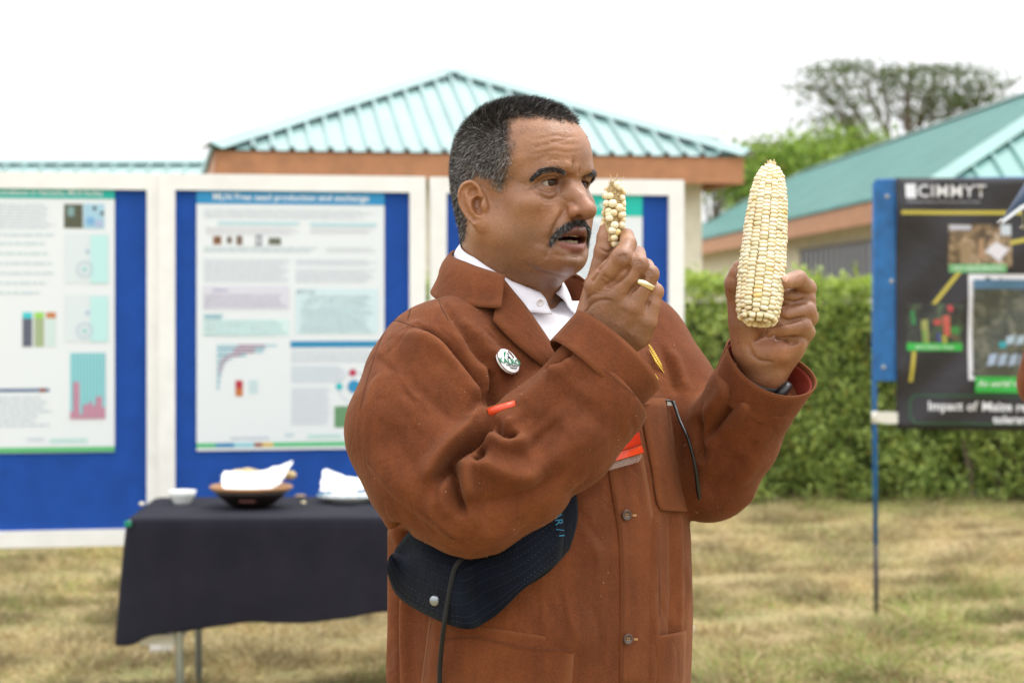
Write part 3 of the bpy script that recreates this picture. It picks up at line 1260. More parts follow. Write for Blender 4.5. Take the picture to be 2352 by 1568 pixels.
rows = []
for j in range(41):
    v = 409 + (984 - 409) * j / 40
    row = []
    for i in range(41):
        u = 2056 + (2660 - 2056) * i / 40
        row.append((xx(u), brel(u, v), zz(v + 8 * (u - 2056) / 600 * (j / 40))))
    rows.append(row)
m = MB()
m.grid(rows)
sh = m.build('vinyl', kb.m, banner, True)
modify(sh, 'SOLIDIFY', thickness=0.0012)


def bprint(name, poly, c, lift=0.003, n=1):
    """print on the vinyl: polygon in photo units, following the relief"""
    m = MB()
    (u0, v0), (u1, v1), (u2, v2), (u3, v3) = poly
    G = []
    nn = 10
    for j in range(nn + 1):
        t = j / nn
        row = []
        for i in range(nn + 1):
            s = i / nn
            u = (u0 * (1 - s) + u1 * s) * (1 - t) + (u3 * (1 - s) + u2 * s) * t
            v = (v0 * (1 - s) + v1 * s) * (1 - t) + (v3 * (1 - s) + v2 * s) * t
            row.append((xx(u), brel(u, v) - lift, zz(v + 8 * (u - 2056) / 600 * ((v - 409) / 575))))
        G.append(row)
    m.grid(G)
    return m.build(name, ink(c), banner)


def brect(name, u0, v0, u1, v1, c, lift=0.003):
    return bprint(name, ((u0, v0), (u1, v0), (u1, v1), (u0, v1)), c, lift)


def btext(txt, u, v, size, c, align='LEFT', bold=0.0, shear=0.0, lift=0.010, space=1.0):
    t = link('lettering', text_mesh(txt, size, align, bold=bold, shear=shear, space=space), ink(c), banner)
    co = np.zeros(len(t.data.vertices) * 3)
    t.data.vertices.foreach_get('co', co)
    co = co.reshape(-1, 3)
    for q in co:
        uu, vv = u + q[0] / SB, v - q[1] / SB
        q[2] = -brel(uu, vv) + lift
    t.data.vertices.foreach_set('co', co.ravel())
    t.data.update()
    t.location = (xx(u), 0, zz(v + 8 * (u - 2056) / 600 * ((v - 409) / 575)))
    t.rotation_euler = (R(90), 0, 0)
    return t


WH, YE, GR = (0.74, 0.74, 0.78), (0.50, 0.42, 0.06), (0.03, 0.42, 0.06)
btext('CIMMYT', 2103, 441, 0.084, WH, bold=0.0006, space=1.10)
for i in range(3):
    bprint('wheat_emblem', ((2077 + i * 8, 424), (2084 + i * 8, 422), (2085 + i * 8, 456), (2078 + i * 8, 456)), WH)
btext('International Maize and Wheat Improvement Center', 2078, 464, 0.0168, (0.45, 0.45, 0.50))
brect('yellow_line', 2066, 484, 2420, 493, YE)
brect('trial_picture', 2176, 515, 2320, 612, (0.10, 0.075, 0.055)).data.materials[0] = photo_print('trial_photo', [(0.30, (0.015, 0.012, 0.010)), (0.45, (0.13, 0.085, 0.045)), (0.58, (0.36, 0.25, 0.14)), (0.70, (0.60, 0.58, 0.60))], 16)
for (a, b_, c, d, col) in ((2178, 517, 2228, 528, (0.46, 0.46, 0.52)), (2296, 516, 2319, 540, (0.50, 0.55, 0.60)), (2204, 566, 2232, 604, (0.30, 0.21, 0.12)), (2246, 548, 2258, 592, (0.36, 0.22, 0.12))):
    brect('picture_detail', a, b_, c, d, col, 0.0045)
bprint('picture_detail', ((2262, 575), (2285, 555), (2314, 572), (2290, 600)), (0.62, 0.60, 0.64), 0.0045)
brect('caption_strip', 2178, 606, 2308, 625, (0.16, 0.42, 0.18), 0.0045)
btext('2017, Uganda (Buyende)', 2243, 615, 0.0235, (0.62, 0.72, 0.62), 'CENTER', 0.0003, 0, 0.008)
bprint('yellow_line', ((2196, 624), (2208, 624), (2146, 700), (2135, 700)), YE)
bprint('yellow_line', ((2315, 553), (2420, 530), (2420, 540), (2318, 562)), YE)
brect('plant_picture', 2081, 697, 2212, 806, (0.035, 0.030, 0.033)).data.materials[0] = photo_print('plant_photo', [(0.35, (0.012, 0.012, 0.012)), (0.52, (0.04, 0.045, 0.035)), (0.62, (0.07, 0.12, 0.05)), (0.72, (0.20, 0.05, 0.05))], 14)
for (a, b_, c, d, col) in ((2088, 715, 2098, 745, (0.03, 0.20, 0.06)), (2113, 735, 2128, 790, (0.28, 0.30, 0.08)), (2116, 760, 2122, 795, (0.08, 0.26, 0.05)), (2162, 725, 2178, 770, (0.50, 0.10, 0.08)), (2160, 770, 2172, 796, (0.36, 0.34, 0.06)), (2140, 735, 2156, 745, (0.46, 0.06, 0.05)), (2172, 702, 2184, 714, (0.46, 0.05, 0.06)), (2148, 765, 2156, 785, (0.06, 0.08, 0.26)), (2180, 750, 2200, 765, (0.05, 0.24, 0.06))):
    bprint('picture_detail', ((a, b_), (c, b_ - 3), (c + 3, d), (a + 4, d)), col, 0.0045)
brect('caption_strip', 2080, 787, 2208, 804, GR, 0.0055)
btext('2013, Kiboko, Kenya', 2144, 796, 0.0225, (0.66, 0.78, 0.66), 'CENTER', 0.0003, 0, 0.009)
bprint('yellow_line', ((2092, 806), (2101, 806), (2094, 876), (2085, 876)), YE)
brect('picture_border', 2222, 629, 2520, 870, WH, 0.003)
brect('aerial_picture', 2232, 641, 2520, 862, (0.085, 0.085, 0.065), 0.010).data.materials[0] = photo_print('aerial_photo', [(0.30, (0.022, 0.026, 0.024)), (0.5, (0.075, 0.08, 0.055)), (0.68, (0.20, 0.19, 0.14))], 11)
brect('aerial_sky', 2232, 641, 2520, 662, (0.07, 0.16, 0.26), 0.0125)
for i in range(5):
    u = 2262 + i * 24
    bprint('greenhouse_roof', ((u + 6, 812), (u + 24, 808), (u + 18, 834), (u, 838)), (0.34, 0.42, 0.56), 0.014)
    bprint('greenhouse_roof', ((u + 46, 770), (u + 66, 766), (u + 60, 786), (u + 40, 790)), (0.36, 0.46, 0.54), 0.014)
brect('picture_detail', 2290, 782, 2306, 796, (0.02, 0.30, 0.34), 0.016)
brect('caption_strip', 2236, 862, 2520, 898, GR, 0.014)
btext('An aerial view of the station', 2240, 878, 0.044, (0.70, 0.82, 0.70), 'LEFT', 0.0006, 0.25, 0.020)
for (a, b_, c, d) in ((2100, 904, 2560, 908), (2100, 968, 2560, 972), (2086, 916, 2090, 958)):
    brect('green_outline', a, b_, c, d, (0.02, 0.085, 0.035), 0.004)
bprint('green_outline', ((2086, 918), (2098, 904), (2102, 907), (2090, 920)), (0.02, 0.085, 0.035), 0.004)
bprint('green_outline', ((2086, 956), (2090, 954), (2102, 969), (2098, 972)), (0.02, 0.085, 0.035), 0.004)
u_ = 2128.0
for wd_ in ('Impact', 'of', 'Maize', 'research', 'on'):
    t_ = btext(wd_, u_, 931, 0.062, (0.80, 0.80, 0.84), 'LEFT', 0.0012)
    u_ += max(v.co.x for v in t_.data.vertices) / SB + 9
btext('tolerance', 2278, 960, 0.055, (0.80, 0.80, 0.84), 'LEFT', 0.0012)
m = MB()
m.grid([[(xx(2011), 0.004, zz(946)), (xx(2035), -0.004, zz(944)), (xx(2060), 0.0, zz(946))], [(xx(2011), 0.004, zz(968)), (xx(2035), -0.004, zz(972)), (xx(2060), 0.0, zz(972))]])
k = m.build('tie_strip', plain('white_tie', (0.72, 0.70, 0.62), 0.7), banner)
modify(k, 'SOLIDIFY', thickness=0.002)

# ------------------------------------------------------------------ table with cloth
TW, TD, TH = 1.50, 0.78, 0.74
tl = at(292, 1190, 7.05)
tab = empty('folding_table', (tl.x, tl.y, 0), R(3))
tag(tab, 'folding table on metal legs under the dark cloth', 'table')
LEG = plain('galvanised_leg', (0.42, 0.46, 0.48), 0.4, 0.1, 20, metal=0.6)
m = MB()
m.box((TW / 2, TD / 2, TH - 0.02), (TW - 0.01, TD - 0.01, 0.035))
m.build('table_top', plain('table_board', (0.70, 0.69, 0.66), 0.5), tab)
for x in (0.17, TW - 0.17):
    for y in (0.07, TD - 0.07):
        m = MB()
        m.tube([(x, y, TH - 0.03), (x + 0.01, y, -0.01)], 0.0145, 10)
        m.build('leg', LEG, tab, True)
    m = MB()
    m.tube([(x, 0.07, 0.30), (x, TD - 0.07, 0.30)], 0.011, 8)
    m.build('stretcher', LEG, tab, True)
m = MB()
m.box((0.10, 0.10, 0.30), (0.13, 0.04, 0.035))
m.build('hinge_bracket', plain('white_bracket', (0.74, 0.73, 0.68), 0.5), tab)


def tablecloth():
    kc = NM('charcoal_cloth')
    kc.col(kc.ramp(kc.noise(5, 4), [(0.3, (0.0120, 0.0120, 0.0195)), (0.7, (0.0190, 0.0185, 0.0275))]))
    kc.bump(kc.noise(600, 3), 0.4, 0.0008)
    kc.set(Roughness=0.8)
    kc.b.inputs['Specular IOR Level'].default_value = 0.12
    e = 0.008
    z0 = TH + 0.004
    # perimeter with rounded corners
    rad = 0.03
    per = []
    cs = [(TW - rad, rad, -90), (TW - rad, TD - rad, 0), (rad, TD - rad, 90), (rad, rad, 180)]
    sides = [((rad, 0), (TW - rad, 0), (0, -1)), ((TW, rad), (TW, TD - rad), (1, 0)), ((TW - rad, TD), (rad, TD), (0, 1)), ((0, TD - rad), (0, rad), (-1, 0))]
    for i in range(4):
        a, b, nn = sides[i]
        n = 56 if i % 2 == 0 else 32
        for k in range(n):
            t = k / n
            per.append(((a[0] * (1 - t) + b[0] * t, a[1] * (1 - t) + b[1] * t), nn, 0.0, i, t))
        cx, cy, a0 = cs[i]
        for k in range(9):
            aa = R(a0 + 10 * k)
            per.append(((cx + rad * math.cos(aa), cy + rad * math.sin(aa)), (math.cos(aa), math.sin(aa)), 1.0 - abs(k - 4) / 5.0, i, 1.0))
    # inner top
    rows = []
    for s in (0.0, 0.5, 0.985, 1.0):
        rows.append([(TW / 2 + (p[0][0] - TW / 2) * s, TD / 2 + (p[0][1] - TD / 2) * s, z0 + (0.0006 if s < 1 else -0.0015)) for p in per] + [])
    nz = 14
    run = [0.0]
    for a, b in zip(per, per[1:]):
        run.append(run[-1] + math.hypot(a[0][0] - b[0][0], a[0][1] - b[0][1]))
    total = run[-1] + 0.005
    mids = [run[i] for i, p in enumerate(per) if p[2] > 0.99]
    for j in range(1, nz + 1):
        t = j / nz
        row = []
        for i, (pt, nn, cor, side, tt) in enumerate(per):
            u = run[i]
            if side == 0: hem = 0.405 - 0.10 * tt
            elif side == 3: hem = 0.31 + 0.095 * tt
            else: hem = 0.315
            s0 = min(min(abs(u - q), total - abs(u - q)) for q in mids)
            cn = math.exp(-(s0 / 0.075) ** 2)
            hem += 0.040 * math.exp(-(s0 / 0.055) ** 2)
            ph = 2 * math.pi * u / total
            w = 0.013 * math.sin(ph * 19) + 0.012 * math.sin(ph * 7 + 1.3) + 0.008 * math.sin(ph * 31)
            amp = 1.2 if side in (1, 3) else 0.55
            near = math.exp(-(s0 / 0.22) ** 2) * math.sin(min(1.0, s0 / 0.2) * math.pi)
            fl = (0.012 + 0.045 * cn - 0.020 * near + amp * w * t) * t + 0.004
            if side == 3: fl += 0.045 * t * math.sin(math.pi * tt)
            row.append((pt[0] + nn[0] * fl, pt[1] + nn[1] * fl, z0 - 0.0015 - hem * t - 0.008 * math.sin(ph * 9) * t))
        rows.append(row)
    mb = MB()
    n = len(per)
    vs = [v for row in rows for v in row]
    mb.add(vs, [(i * n + k, i * n + (k + 1) % n, (i + 1) * n + (k + 1) % n, (i + 1) * n + k) for i in range(len(rows) - 1) for k in range(n)])
    o = empty('tablecloth', (tl.x, tl.y, 0), R(3))
    s = mb.build('cloth', kc.m, o, True)
    modify(s, 'SOLIDIFY', thickness=0.0016)
    modify(s, 'SUBSURF', levels=1, render_levels=1)
    tag(o, 'charcoal cloth draped over the table, dipping lowest at its front left corner', 'tablecloth')
    m = MB()
    m.box((0.005, -0.016, TH - 0.012), (0.022, 0.02, 0.018))
    m.build('clip', plain('green_clip', (0.0, 0.22, 0.12), 0.4), o)
    return o


tablecloth()
TZ = TH + 0.006


def on_table(px, py):
    """the point of the table top seen at this place"""
    d = (CAMH - TZ) * FPX / (py - HZ)
    return Vector(((px - 1176) * d / FPX, d, TZ))


CER = plain('white_china', (0.74, 0.76, 0.73), 0.25)
c = on_table(419, 1156)
o = empty('small_bowl', c)
tag(o, 'small white china bowl near the left end of the table', 'bowl')
m = MB()
m.lathe([(0.0001, 0.004), (0.026, 0.003), (0.028, 0.0), (0.032, 0.0), (0.033, 0.006), (0.048, 0.030), (0.0535, 0.050), (0.0510, 0.050), (0.044, 0.030), (0.028, 0.010), (0.0001, 0.008)], 32)
m.build('bowl_body', CER, o, True)

c = on_table(577, 1164)
wb = empty('wooden_bowl', c)
tag(wb, 'dark wooden bowl with tan rim, heaped with paper', 'bowl')
WDK = plain('dark_carved_wood', (0.018, 0.011, 0.009), 0.4, 0.4, 14)
WRM = plain('tan_wood_rim', (0.36, 0.17, 0.06), 0.4, 0.2, 20)
m = MB()
m.lathe([(0.0001, 0.0), (0.060, 0.0), (0.085, 0.012), (0.125, 0.045), (0.146, 0.066), (0.128, 0.066), (0.110, 0.045), (0.07, 0.016), (0.0001, 0.012)], 40)
m.build('bowl_body', WDK, wb, True)
m = MB()
m.lathe([(0.128, 0.0665), (0.147, 0.0665), (0.156, 0.076), (0.150, 0.082), (0.134, 0.080), (0.126, 0.070)], 40)
m.build('rim', WRM, wb, True)
m = MB()
m.grid([[(-0.03 + 0.06 * i / 6, -math.sqrt(max(0, 0.111 ** 2 - (-0.03 + 0.06 * i / 6) ** 2)) - 0.004, 0.028 + 0.022 * j) for i in range(7)] for j in range(2)])
m.build('carved_patch', plain('red_brown_carving', (0.10, 0.022, 0.014), 0.5), wb)


def crumpled(name, label, cat, loc, pts, mat, seed, thick=0.0012):
    """a loose sheet through a net of points"""
    r = np.random.default_rng(seed)
    G = np.array(pts, float)
    A = np.array([spline(list(row), 14) for row in G])
    B = np.stack([spline(list(A[:, i]), 14) for i in range(14)], 1)
    B += r.normal(0, 0.002, B.shape)
    o = empty(name, loc)
    solid_sheet('sheet', [[Vector(q) for q in row] for row in B], thick, mat, o, False)
    tag(o, label, cat)
    return o


PAP = plain('white_paper', (0.82, 0.82, 0.82), 0.7)
crumpled('paper_sheet', 'crumpled white sheet of paper lying in the wooden bowl', 'paper', Vector(c) + Vector((0, 0, 0.06)),
         [[(-0.095, -0.075, 0.018), (-0.04, -0.10, 0.008), (0.04, -0.10, 0.008), (0.11, -0.07, 0.025)], [(-0.108, -0.03, 0.050), (-0.04, -0.03, 0.046), (0.05, -0.03, 0.048), (0.14, -0.01, 0.080)], [(-0.105, 0.03, 0.072), (-0.03, 0.03, 0.066), (0.05, 0.03, 0.074), (0.152, 0.03, 0.108)]], PAP, 3)
CRUST = plain('dry_grain', (0.52, 0.40, 0.20), 0.8, 0.3, 80)
r_ = np.random.default_rng(6)
km2 = kernel_mesh('grain', 0.9)
km2.materials.append(CRUST)
gr = empty('dry_maize_heap', Vector(c) + Vector((0, 0, 0.055)))
tag(gr, 'heap of dry pale maize in the wooden bowl under the paper', 'maize')
base = MB()
base.lathe([(0.0001, 0.030), (0.05, 0.026), (0.09, 0.012), (0.108, 0.0), (0.06, -0.02), (0.0001, -0.03)], 24)
base.build('maize_mass', CRUST, gr, True)
for k in range(90):
    a, q = r_.uniform(0, 6.28), math.sqrt(r_.random()) * 0.108
    g = link('grain', km2, None, gr)
    g.location = (q * math.cos(a), q * math.sin(a), 0.034 - 0.030 * (q / 0.108) ** 1.5)
    s_ = r_.uniform(0.005, 0.008)
    g.scale = (s_, s_ * 0.9, s_ * 0.7)
for k, (dx, dy, dz, s_) in enumerate(((-0.055, 0.055, 0.062, 0.030), (-0.02, 0.05, 0.066, 0.032), (0.01, 0.06, 0.060, 0.028), (0.135, 0.05, 0.060, 0.026))):
    g = link('dry_husk', km2, None, gr)
    g.location = (dx, dy, dz)
    g.scale = (s_, s_ * 0.8, s_ * 0.6)

c2 = on_table(800, 1152)
pl = empty('plate', c2)
tag(pl, 'white plate with blue painted edge, partly behind the man', 'plate')
m = MB()
m.lathe([(0.0001, 0.006), (0.06, 0.005), (0.065, 0.0), (0.075, 0.0), (0.085, 0.012), (0.120, 0.026), (0.118, 0.029), (0.082, 0.018), (0.0001, 0.014)], 40)
m.build('plate_body', CER, pl, True)
for k in range(16):
    m = MB()
    a = 2 * math.pi * k / 16
    m.tube([(0.105 * math.cos(a), 0.105 * math.sin(a), 0.0265), (0.116 * math.cos(a + 0.1), 0.116 * math.sin(a + 0.1), 0.030)], 0.004, 5)
    m.build('painted_dash', plain('plate_blue', (0.05, 0.28, 0.46), 0.3) if k == 0 else bpy.data.materials['plate_blue'], pl)
crumpled('paper_napkin', 'folded white paper napkin on the plate beside the man', 'napkin', Vector(c2) + Vector((0, 0, 0.03)),
         [[(-0.100, -0.05, 0.018), (-0.03, -0.06, 0.015), (0.04, -0.06, 0.020), (0.10, -0.04, 0.030)], [(-0.105, 0.0, 0.045), (-0.03, 0.0, 0.040), (0.04, 0.0, 0.040), (0.11, 0.0, 0.050)], [(-0.10, 0.05, 0.095), (-0.04, 0.06, 0.070), (0.03, 0.06, 0.055), (0.10, 0.06, 0.055)]], PAP, 8)
for i, (px, py, s_, lab) in enumerate(((326, 1159, 0.010, 'pale pebble-like grain on the left end of the tablecloth'), (697, 1156, 0.009, 'pale grain on the cloth between bowl and plate'), (690, 1141, 0.014, 'flat tan chip on the cloth behind the pale grain'))):
    g = link('grain', kernel_mesh('grain', 0.9), plain('loose_grain_%d' % i, ((0.70, 0.66, 0.52), (0.70, 0.60, 0.36), (0.40, 0.27, 0.14))[i], 0.5))
    g.location = on_table(px, py) + Vector((0, 0, s_ * 0.4))
    g.scale = (s_ * (1.5 if i == 2 else 1), s_, s_ * (0.3 if i == 2 else 0.7))
    tag(g, lab, 'grain')


# ================================================================== the man: head
HEAD_D, HEAD_YAW = 2.54, R(50)
HEAD_O = at(1191.5, 420, HEAD_D)                # between the ears, at eye level
CH, SH = math.cos(HEAD_YAW), math.sin(HEAD_YAW)


def head_to_world(q):
    """(left, forward, up) in metres to the world"""
    q = np.asarray(q, float).reshape(-1, 3)
    x = q[:, 0] * CH + q[:, 1] * SH
    y = q[:, 0] * SH - q[:, 1] * CH
    return np.stack([x + HEAD_O.x, y + HEAD_O.y, q[:, 2] + HEAD_O.z], 1)


def world_to_head(p):
    p = np.asarray(p, float) - np.array(HEAD_O)
    return np.stack([p[:, 0] * CH + p[:, 1] * SH, p[:, 0] * SH - p[:, 1] * CH, p[:, 2]], 1)


EYE_C = (0.0318, 0.0690, -0.0045)
EYE_R = 0.0122


def head_sdf(p):
    x, f, z = p[:, 0], p[:, 1], p[:, 2]
    q = p.copy()
    q[:, 0] = np.abs(x)
    ax = q[:, 0]
    d = ell(p, (0, 0.001, 0.024), (0.0755, 0.093, 0.079))
    d = smin(d, ell(p, (0, 0.034, 0.032), (0.064, 0.064, 0.054)), 0.02)
    d = smin(d, ell(p, (0, -0.02, -0.01), (0.068, 0.062, 0.062)), 0.02)
    # face mass, cheek, jaw, chin
    d = smin(d, ell(p, (0, 0.043, -0.043), (0.055, 0.048, 0.062)), 0.02)
    d = smin(d, ell(q, (0.047, 0.057, -0.030), (0.022, 0.024, 0.019)), 0.022)
    d = smin(d, ell(q, (0.038, 0.046, -0.060), (0.027, 0.033, 0.031)), 0.020)
    d = smin(d, cap(q, (0.058, 0.002, -0.060), (0.030, 0.066, -0.093), 0.018, 0.015), 0.025)
    d = smin(d, ell(p, (0, 0.080, -0.0955), (0.027, 0.016, 0.0145)), 0.014)
    # muzzle
    d = smin(d, ell(p, (0, 0.079, -0.062), (0.030, 0.018, 0.021)), 0.014)
    # under the chin and neck
    d = smin(d, ell(p, (0, 0.034, -0.101), (0.048, 0.050, 0.026)), 0.02)
    d = smin(d, cap(p, (0, -0.010, -0.05), (0, -0.030, -0.23), 0.062, 0.066), 0.03)
    # brow ridge
    d = smin(d, chain(q, [(0, 0.088, 0.010), (0.020, 0.088, 0.012), (0.040, 0.078, 0.011), (0.052, 0.060, 0.003)], [0.0062, 0.0085, 0.0085, 0.007]), 0.012)
    # sockets
    d = smax(d, -ell(q, (0.033, 0.096, -0.0055), (0.020, 0.020, 0.0105)), 0.010)
    d = smax(d, -ell(q, (0.0175, 0.097, -0.006), (0.0085, 0.016, 0.011)), 0.009)
    # lids around an open slit
    e = sph(q, EYE_C, EYE_R + 0.0019)
    lx = (ax - EYE_C[0]) / 0.0145
    zz = z - EYE_C[2]
    up = 0.0037 * np.sqrt(np.clip(1 - lx * lx, 0, 1)) + 0.0004 - 0.0012 * lx
    lw = -0.0038 * np.sqrt(np.clip(1 - lx * lx, 0, 1)) - 0.0012 * lx
    slit = np.maximum(np.maximum(zz - up, lw - zz), np.maximum(np.abs(ax - EYE_C[0]) - 0.0138, EYE_C[1] + 0.003 - f))
    e = smin(e, ell(q, (EYE_C[0] + 0.002, EYE_C[1] - 0.001, EYE_C[2] + 0.006), (0.0155, 0.0145, 0.0062)), 0.004)
    d = smin(d, e, 0.005)
    d = smax(d, -slit, 0.0012)
    # bag under the eye
    d = smin(d, ell(q, (0.031, 0.072, -0.0195), (0.014, 0.009, 0.0055)), 0.007)
    # nose
    d = smin(d, chain(p, [(0, 0.079, 0.005), (0, 0.0855, -0.007), (0, 0.0995, -0.0225), (0, 0.1085, -0.0365)], [0.0062, 0.0070, 0.0092, 0.0100]), 0.007)
    d = smin(d, ell(p, (0, 0.1105, -0.0395), (0.0096, 0.0106, 0.0086)), 0.011)
    d = smin(d, ell(q, (0.0095, 0.086, -0.022), (0.010, 0.014, 0.020)), 0.010)
    d = smin(d, ell(q, (0.0145, 0.0945, -0.0405), (0.0066, 0.0125, 0.0078)), 0.0055)
    d = smin(d, cap(p, (0, 0.107, -0.0450), (0, 0.096, -0.0495), 0.0042), 0.004)
    d = smax(d, -ell(q, (0.0085, 0.1010, -0.0480), (0.0045, 0.0075, 0.0055)), 0.003)
    # lips round an open mouth
    arc = [(0.0310, 0.0720, -0.0740), (0.020, 0.0895, -0.0665), (0.006, 0.0990, -0.0625), (0, 0.0990, -0.0635)]
    d = smin(d, chain(q, arc, [0.0022, 0.0038, 0.0045, 0.0043]), 0.004)
    arc = [(0.0310, 0.0720, -0.0755), (0.020, 0.0865, -0.0810), (0.007, 0.0925, -0.0843), (0, 0.0930, -0.0846)]
    d = smin(d, chain(q, arc, [0.0022, 0.0038, 0.0050, 0.0052]), 0.004)
    d = smax(d, -ell(p, (0, 0.077, -0.0740), (0.0290, 0.031, 0.0056)), 0.002)
    d = smax(d, -ell(p, (0, 0.1030, -0.0935), (0.020, 0.011, 0.0042)), 0.006)      # hollow under the lower lip
    d = smax(d, -cap(p, (0, 0.108, -0.055), (0, 0.1085, -0.062), 0.0035), 0.004)   # philtrum
    # ear
    ea = R(28)
    eo = np.array((0.0715, 0.006, -0.0300))
    g = q - eo.astype(np.float32)
    # axes: u towards the back edge, v up (leaning back), w outwards
    U = np.array((math.sin(ea), -math.cos(ea), 0))
    W = np.array((math.cos(ea), math.sin(ea), 0))
    lean = R(12)
    Vv = np.array((0, 0, 1)) * math.cos(lean) + U * math.sin(lean)
    U2 = U * math.cos(lean) - np.array((0, 0, 1)) * math.sin(lean)
    uvw = np.stack([g @ U2.astype(np.float32), g @ Vv.astype(np.float32), g @ W.astype(np.float32)], 1)
    ear = ell(uvw, (0.013, 0.002, 0.003), (0.0165, 0.0285, 0.0055))
    ring = [(0.002, 0.010), (0.004, 0.022), (0.012, 0.0295), (0.0215, 0.0275), (0.0278, 0.018), (0.0285, 0.004), (0.0240, -0.010), (0.0175, -0.0205)]
    ear = smin(ear, chain(uvw, [(a, b, 0.0066) for a, b in spline(ring, 22)], list(np.interp(np.linspace(0, 7, 22), range(8), [0.0026, 0.0032, 0.0036, 0.0038, 0.0038, 0.0036, 0.0032, 0.0032]))), 0.0028)
    ant = [(0.0205, 0.017), (0.0200, 0.006), (0.0165, -0.006), (0.0100, -0.0135)]
    ear = smin(ear, chain(uvw, [(a, b, 0.0065) for a, b in ant], [0.0028, 0.0034, 0.0034, 0.0030]), 0.003)
    ear = smin(ear, ell(uvw, (0.0095, -0.0245, 0.0035), (0.0095, 0.0098, 0.0052)), 0.006)
    ear = smax(ear, -ell(uvw, (0.0085, -0.001, 0.006), (0.0078, 0.0120, 0.0110)), 0.002)
    ear = smax(ear, -ell(uvw, (0.012, 0.018, 0.0085), (0.0068, 0.0062, 0.0066)), 0.002)
    ear = smax(ear, -chain(uvw, [(a * 0.86 + 0.0018, b * 0.86, 0.0098) for a, b in spline(ring[2:], 12)], [0.0034] * 12), 0.0015)
    ear = smin(ear, ell(uvw, (0.0015, -0.003, 0.0055), (0.0045, 0.0065, 0.0040)), 0.004)
    d = smin(d, ear, 0.005)
    return d


def build_head():
    V, Q = mesh_sdf(head_sdf, (-0.10, -0.11, -0.235), (0.10, 0.135, 0.12), 0.0016)
    V = relax(V, Q, 2, 0.35)
    return head_to_world(V), Q[:, ::-1].copy()      # head space is left-handed


# hairline in profile (forward, up), from the middle of the forehead round the ear to the nape
HAIRLINE = [(0.100, 0.068), (0.080, 0.0715), (0.055, 0.0745), (0.030, 0.0735), (0.040, 0.052), (0.0475, 0.030), (0.036, 0.000), (0.0245, -0.018),
            (0.0165, -0.016), (0.012, -0.002), (-0.006, 0.006), (-0.022, -0.004), (-0.028, -0.030), (-0.030, -0.052), (-0.042, -0.075), (-0.070, -0.082), (-0.12, -0.080), (-0.12, 0.13), (0.1, 0.13)]


def in_poly(x, y, poly):
    c = np.zeros(len(x), bool)
    n = len(poly)
    for i in range(n):
        x1, y1 = poly[i]
        x2, y2 = poly[(i + 1) % n]
        k = ((y1 > y) != (y2 > y)) & (x < (x2 - x1) * (y - y1) / (y2 - y1 + 1e-12) + x1)
        c ^= k
    return c


def hair_amount(L):
    """0..1 on points in head space, soft at the hairline"""
    j = np.zeros(len(L))
    r = np.random.default_rng(3)
    for k in range(8):
        wob = 0.0028 * np.sin(L[:, 1] * 310 + k) * np.sin(L[:, 2] * 270 + 2 * k) + 0.002 * np.sin(L[:, 0] * 400 + k)
        j += in_poly(L[:, 1] + r.normal(0, 0.0052) + wob, L[:, 2] + r.normal(0, 0.0052) + wob, HAIRLINE)
    j /= 8
    x = np.abs(L[:, 0])
    ear = (x > 0.0765) & (L[:, 2] < 0.004) & (L[:, 1] > -0.04) & (L[:, 1] < 0.02)
    return np.where(ear, 0, j)


SKIN = np.array((0.282, 0.128, 0.061))


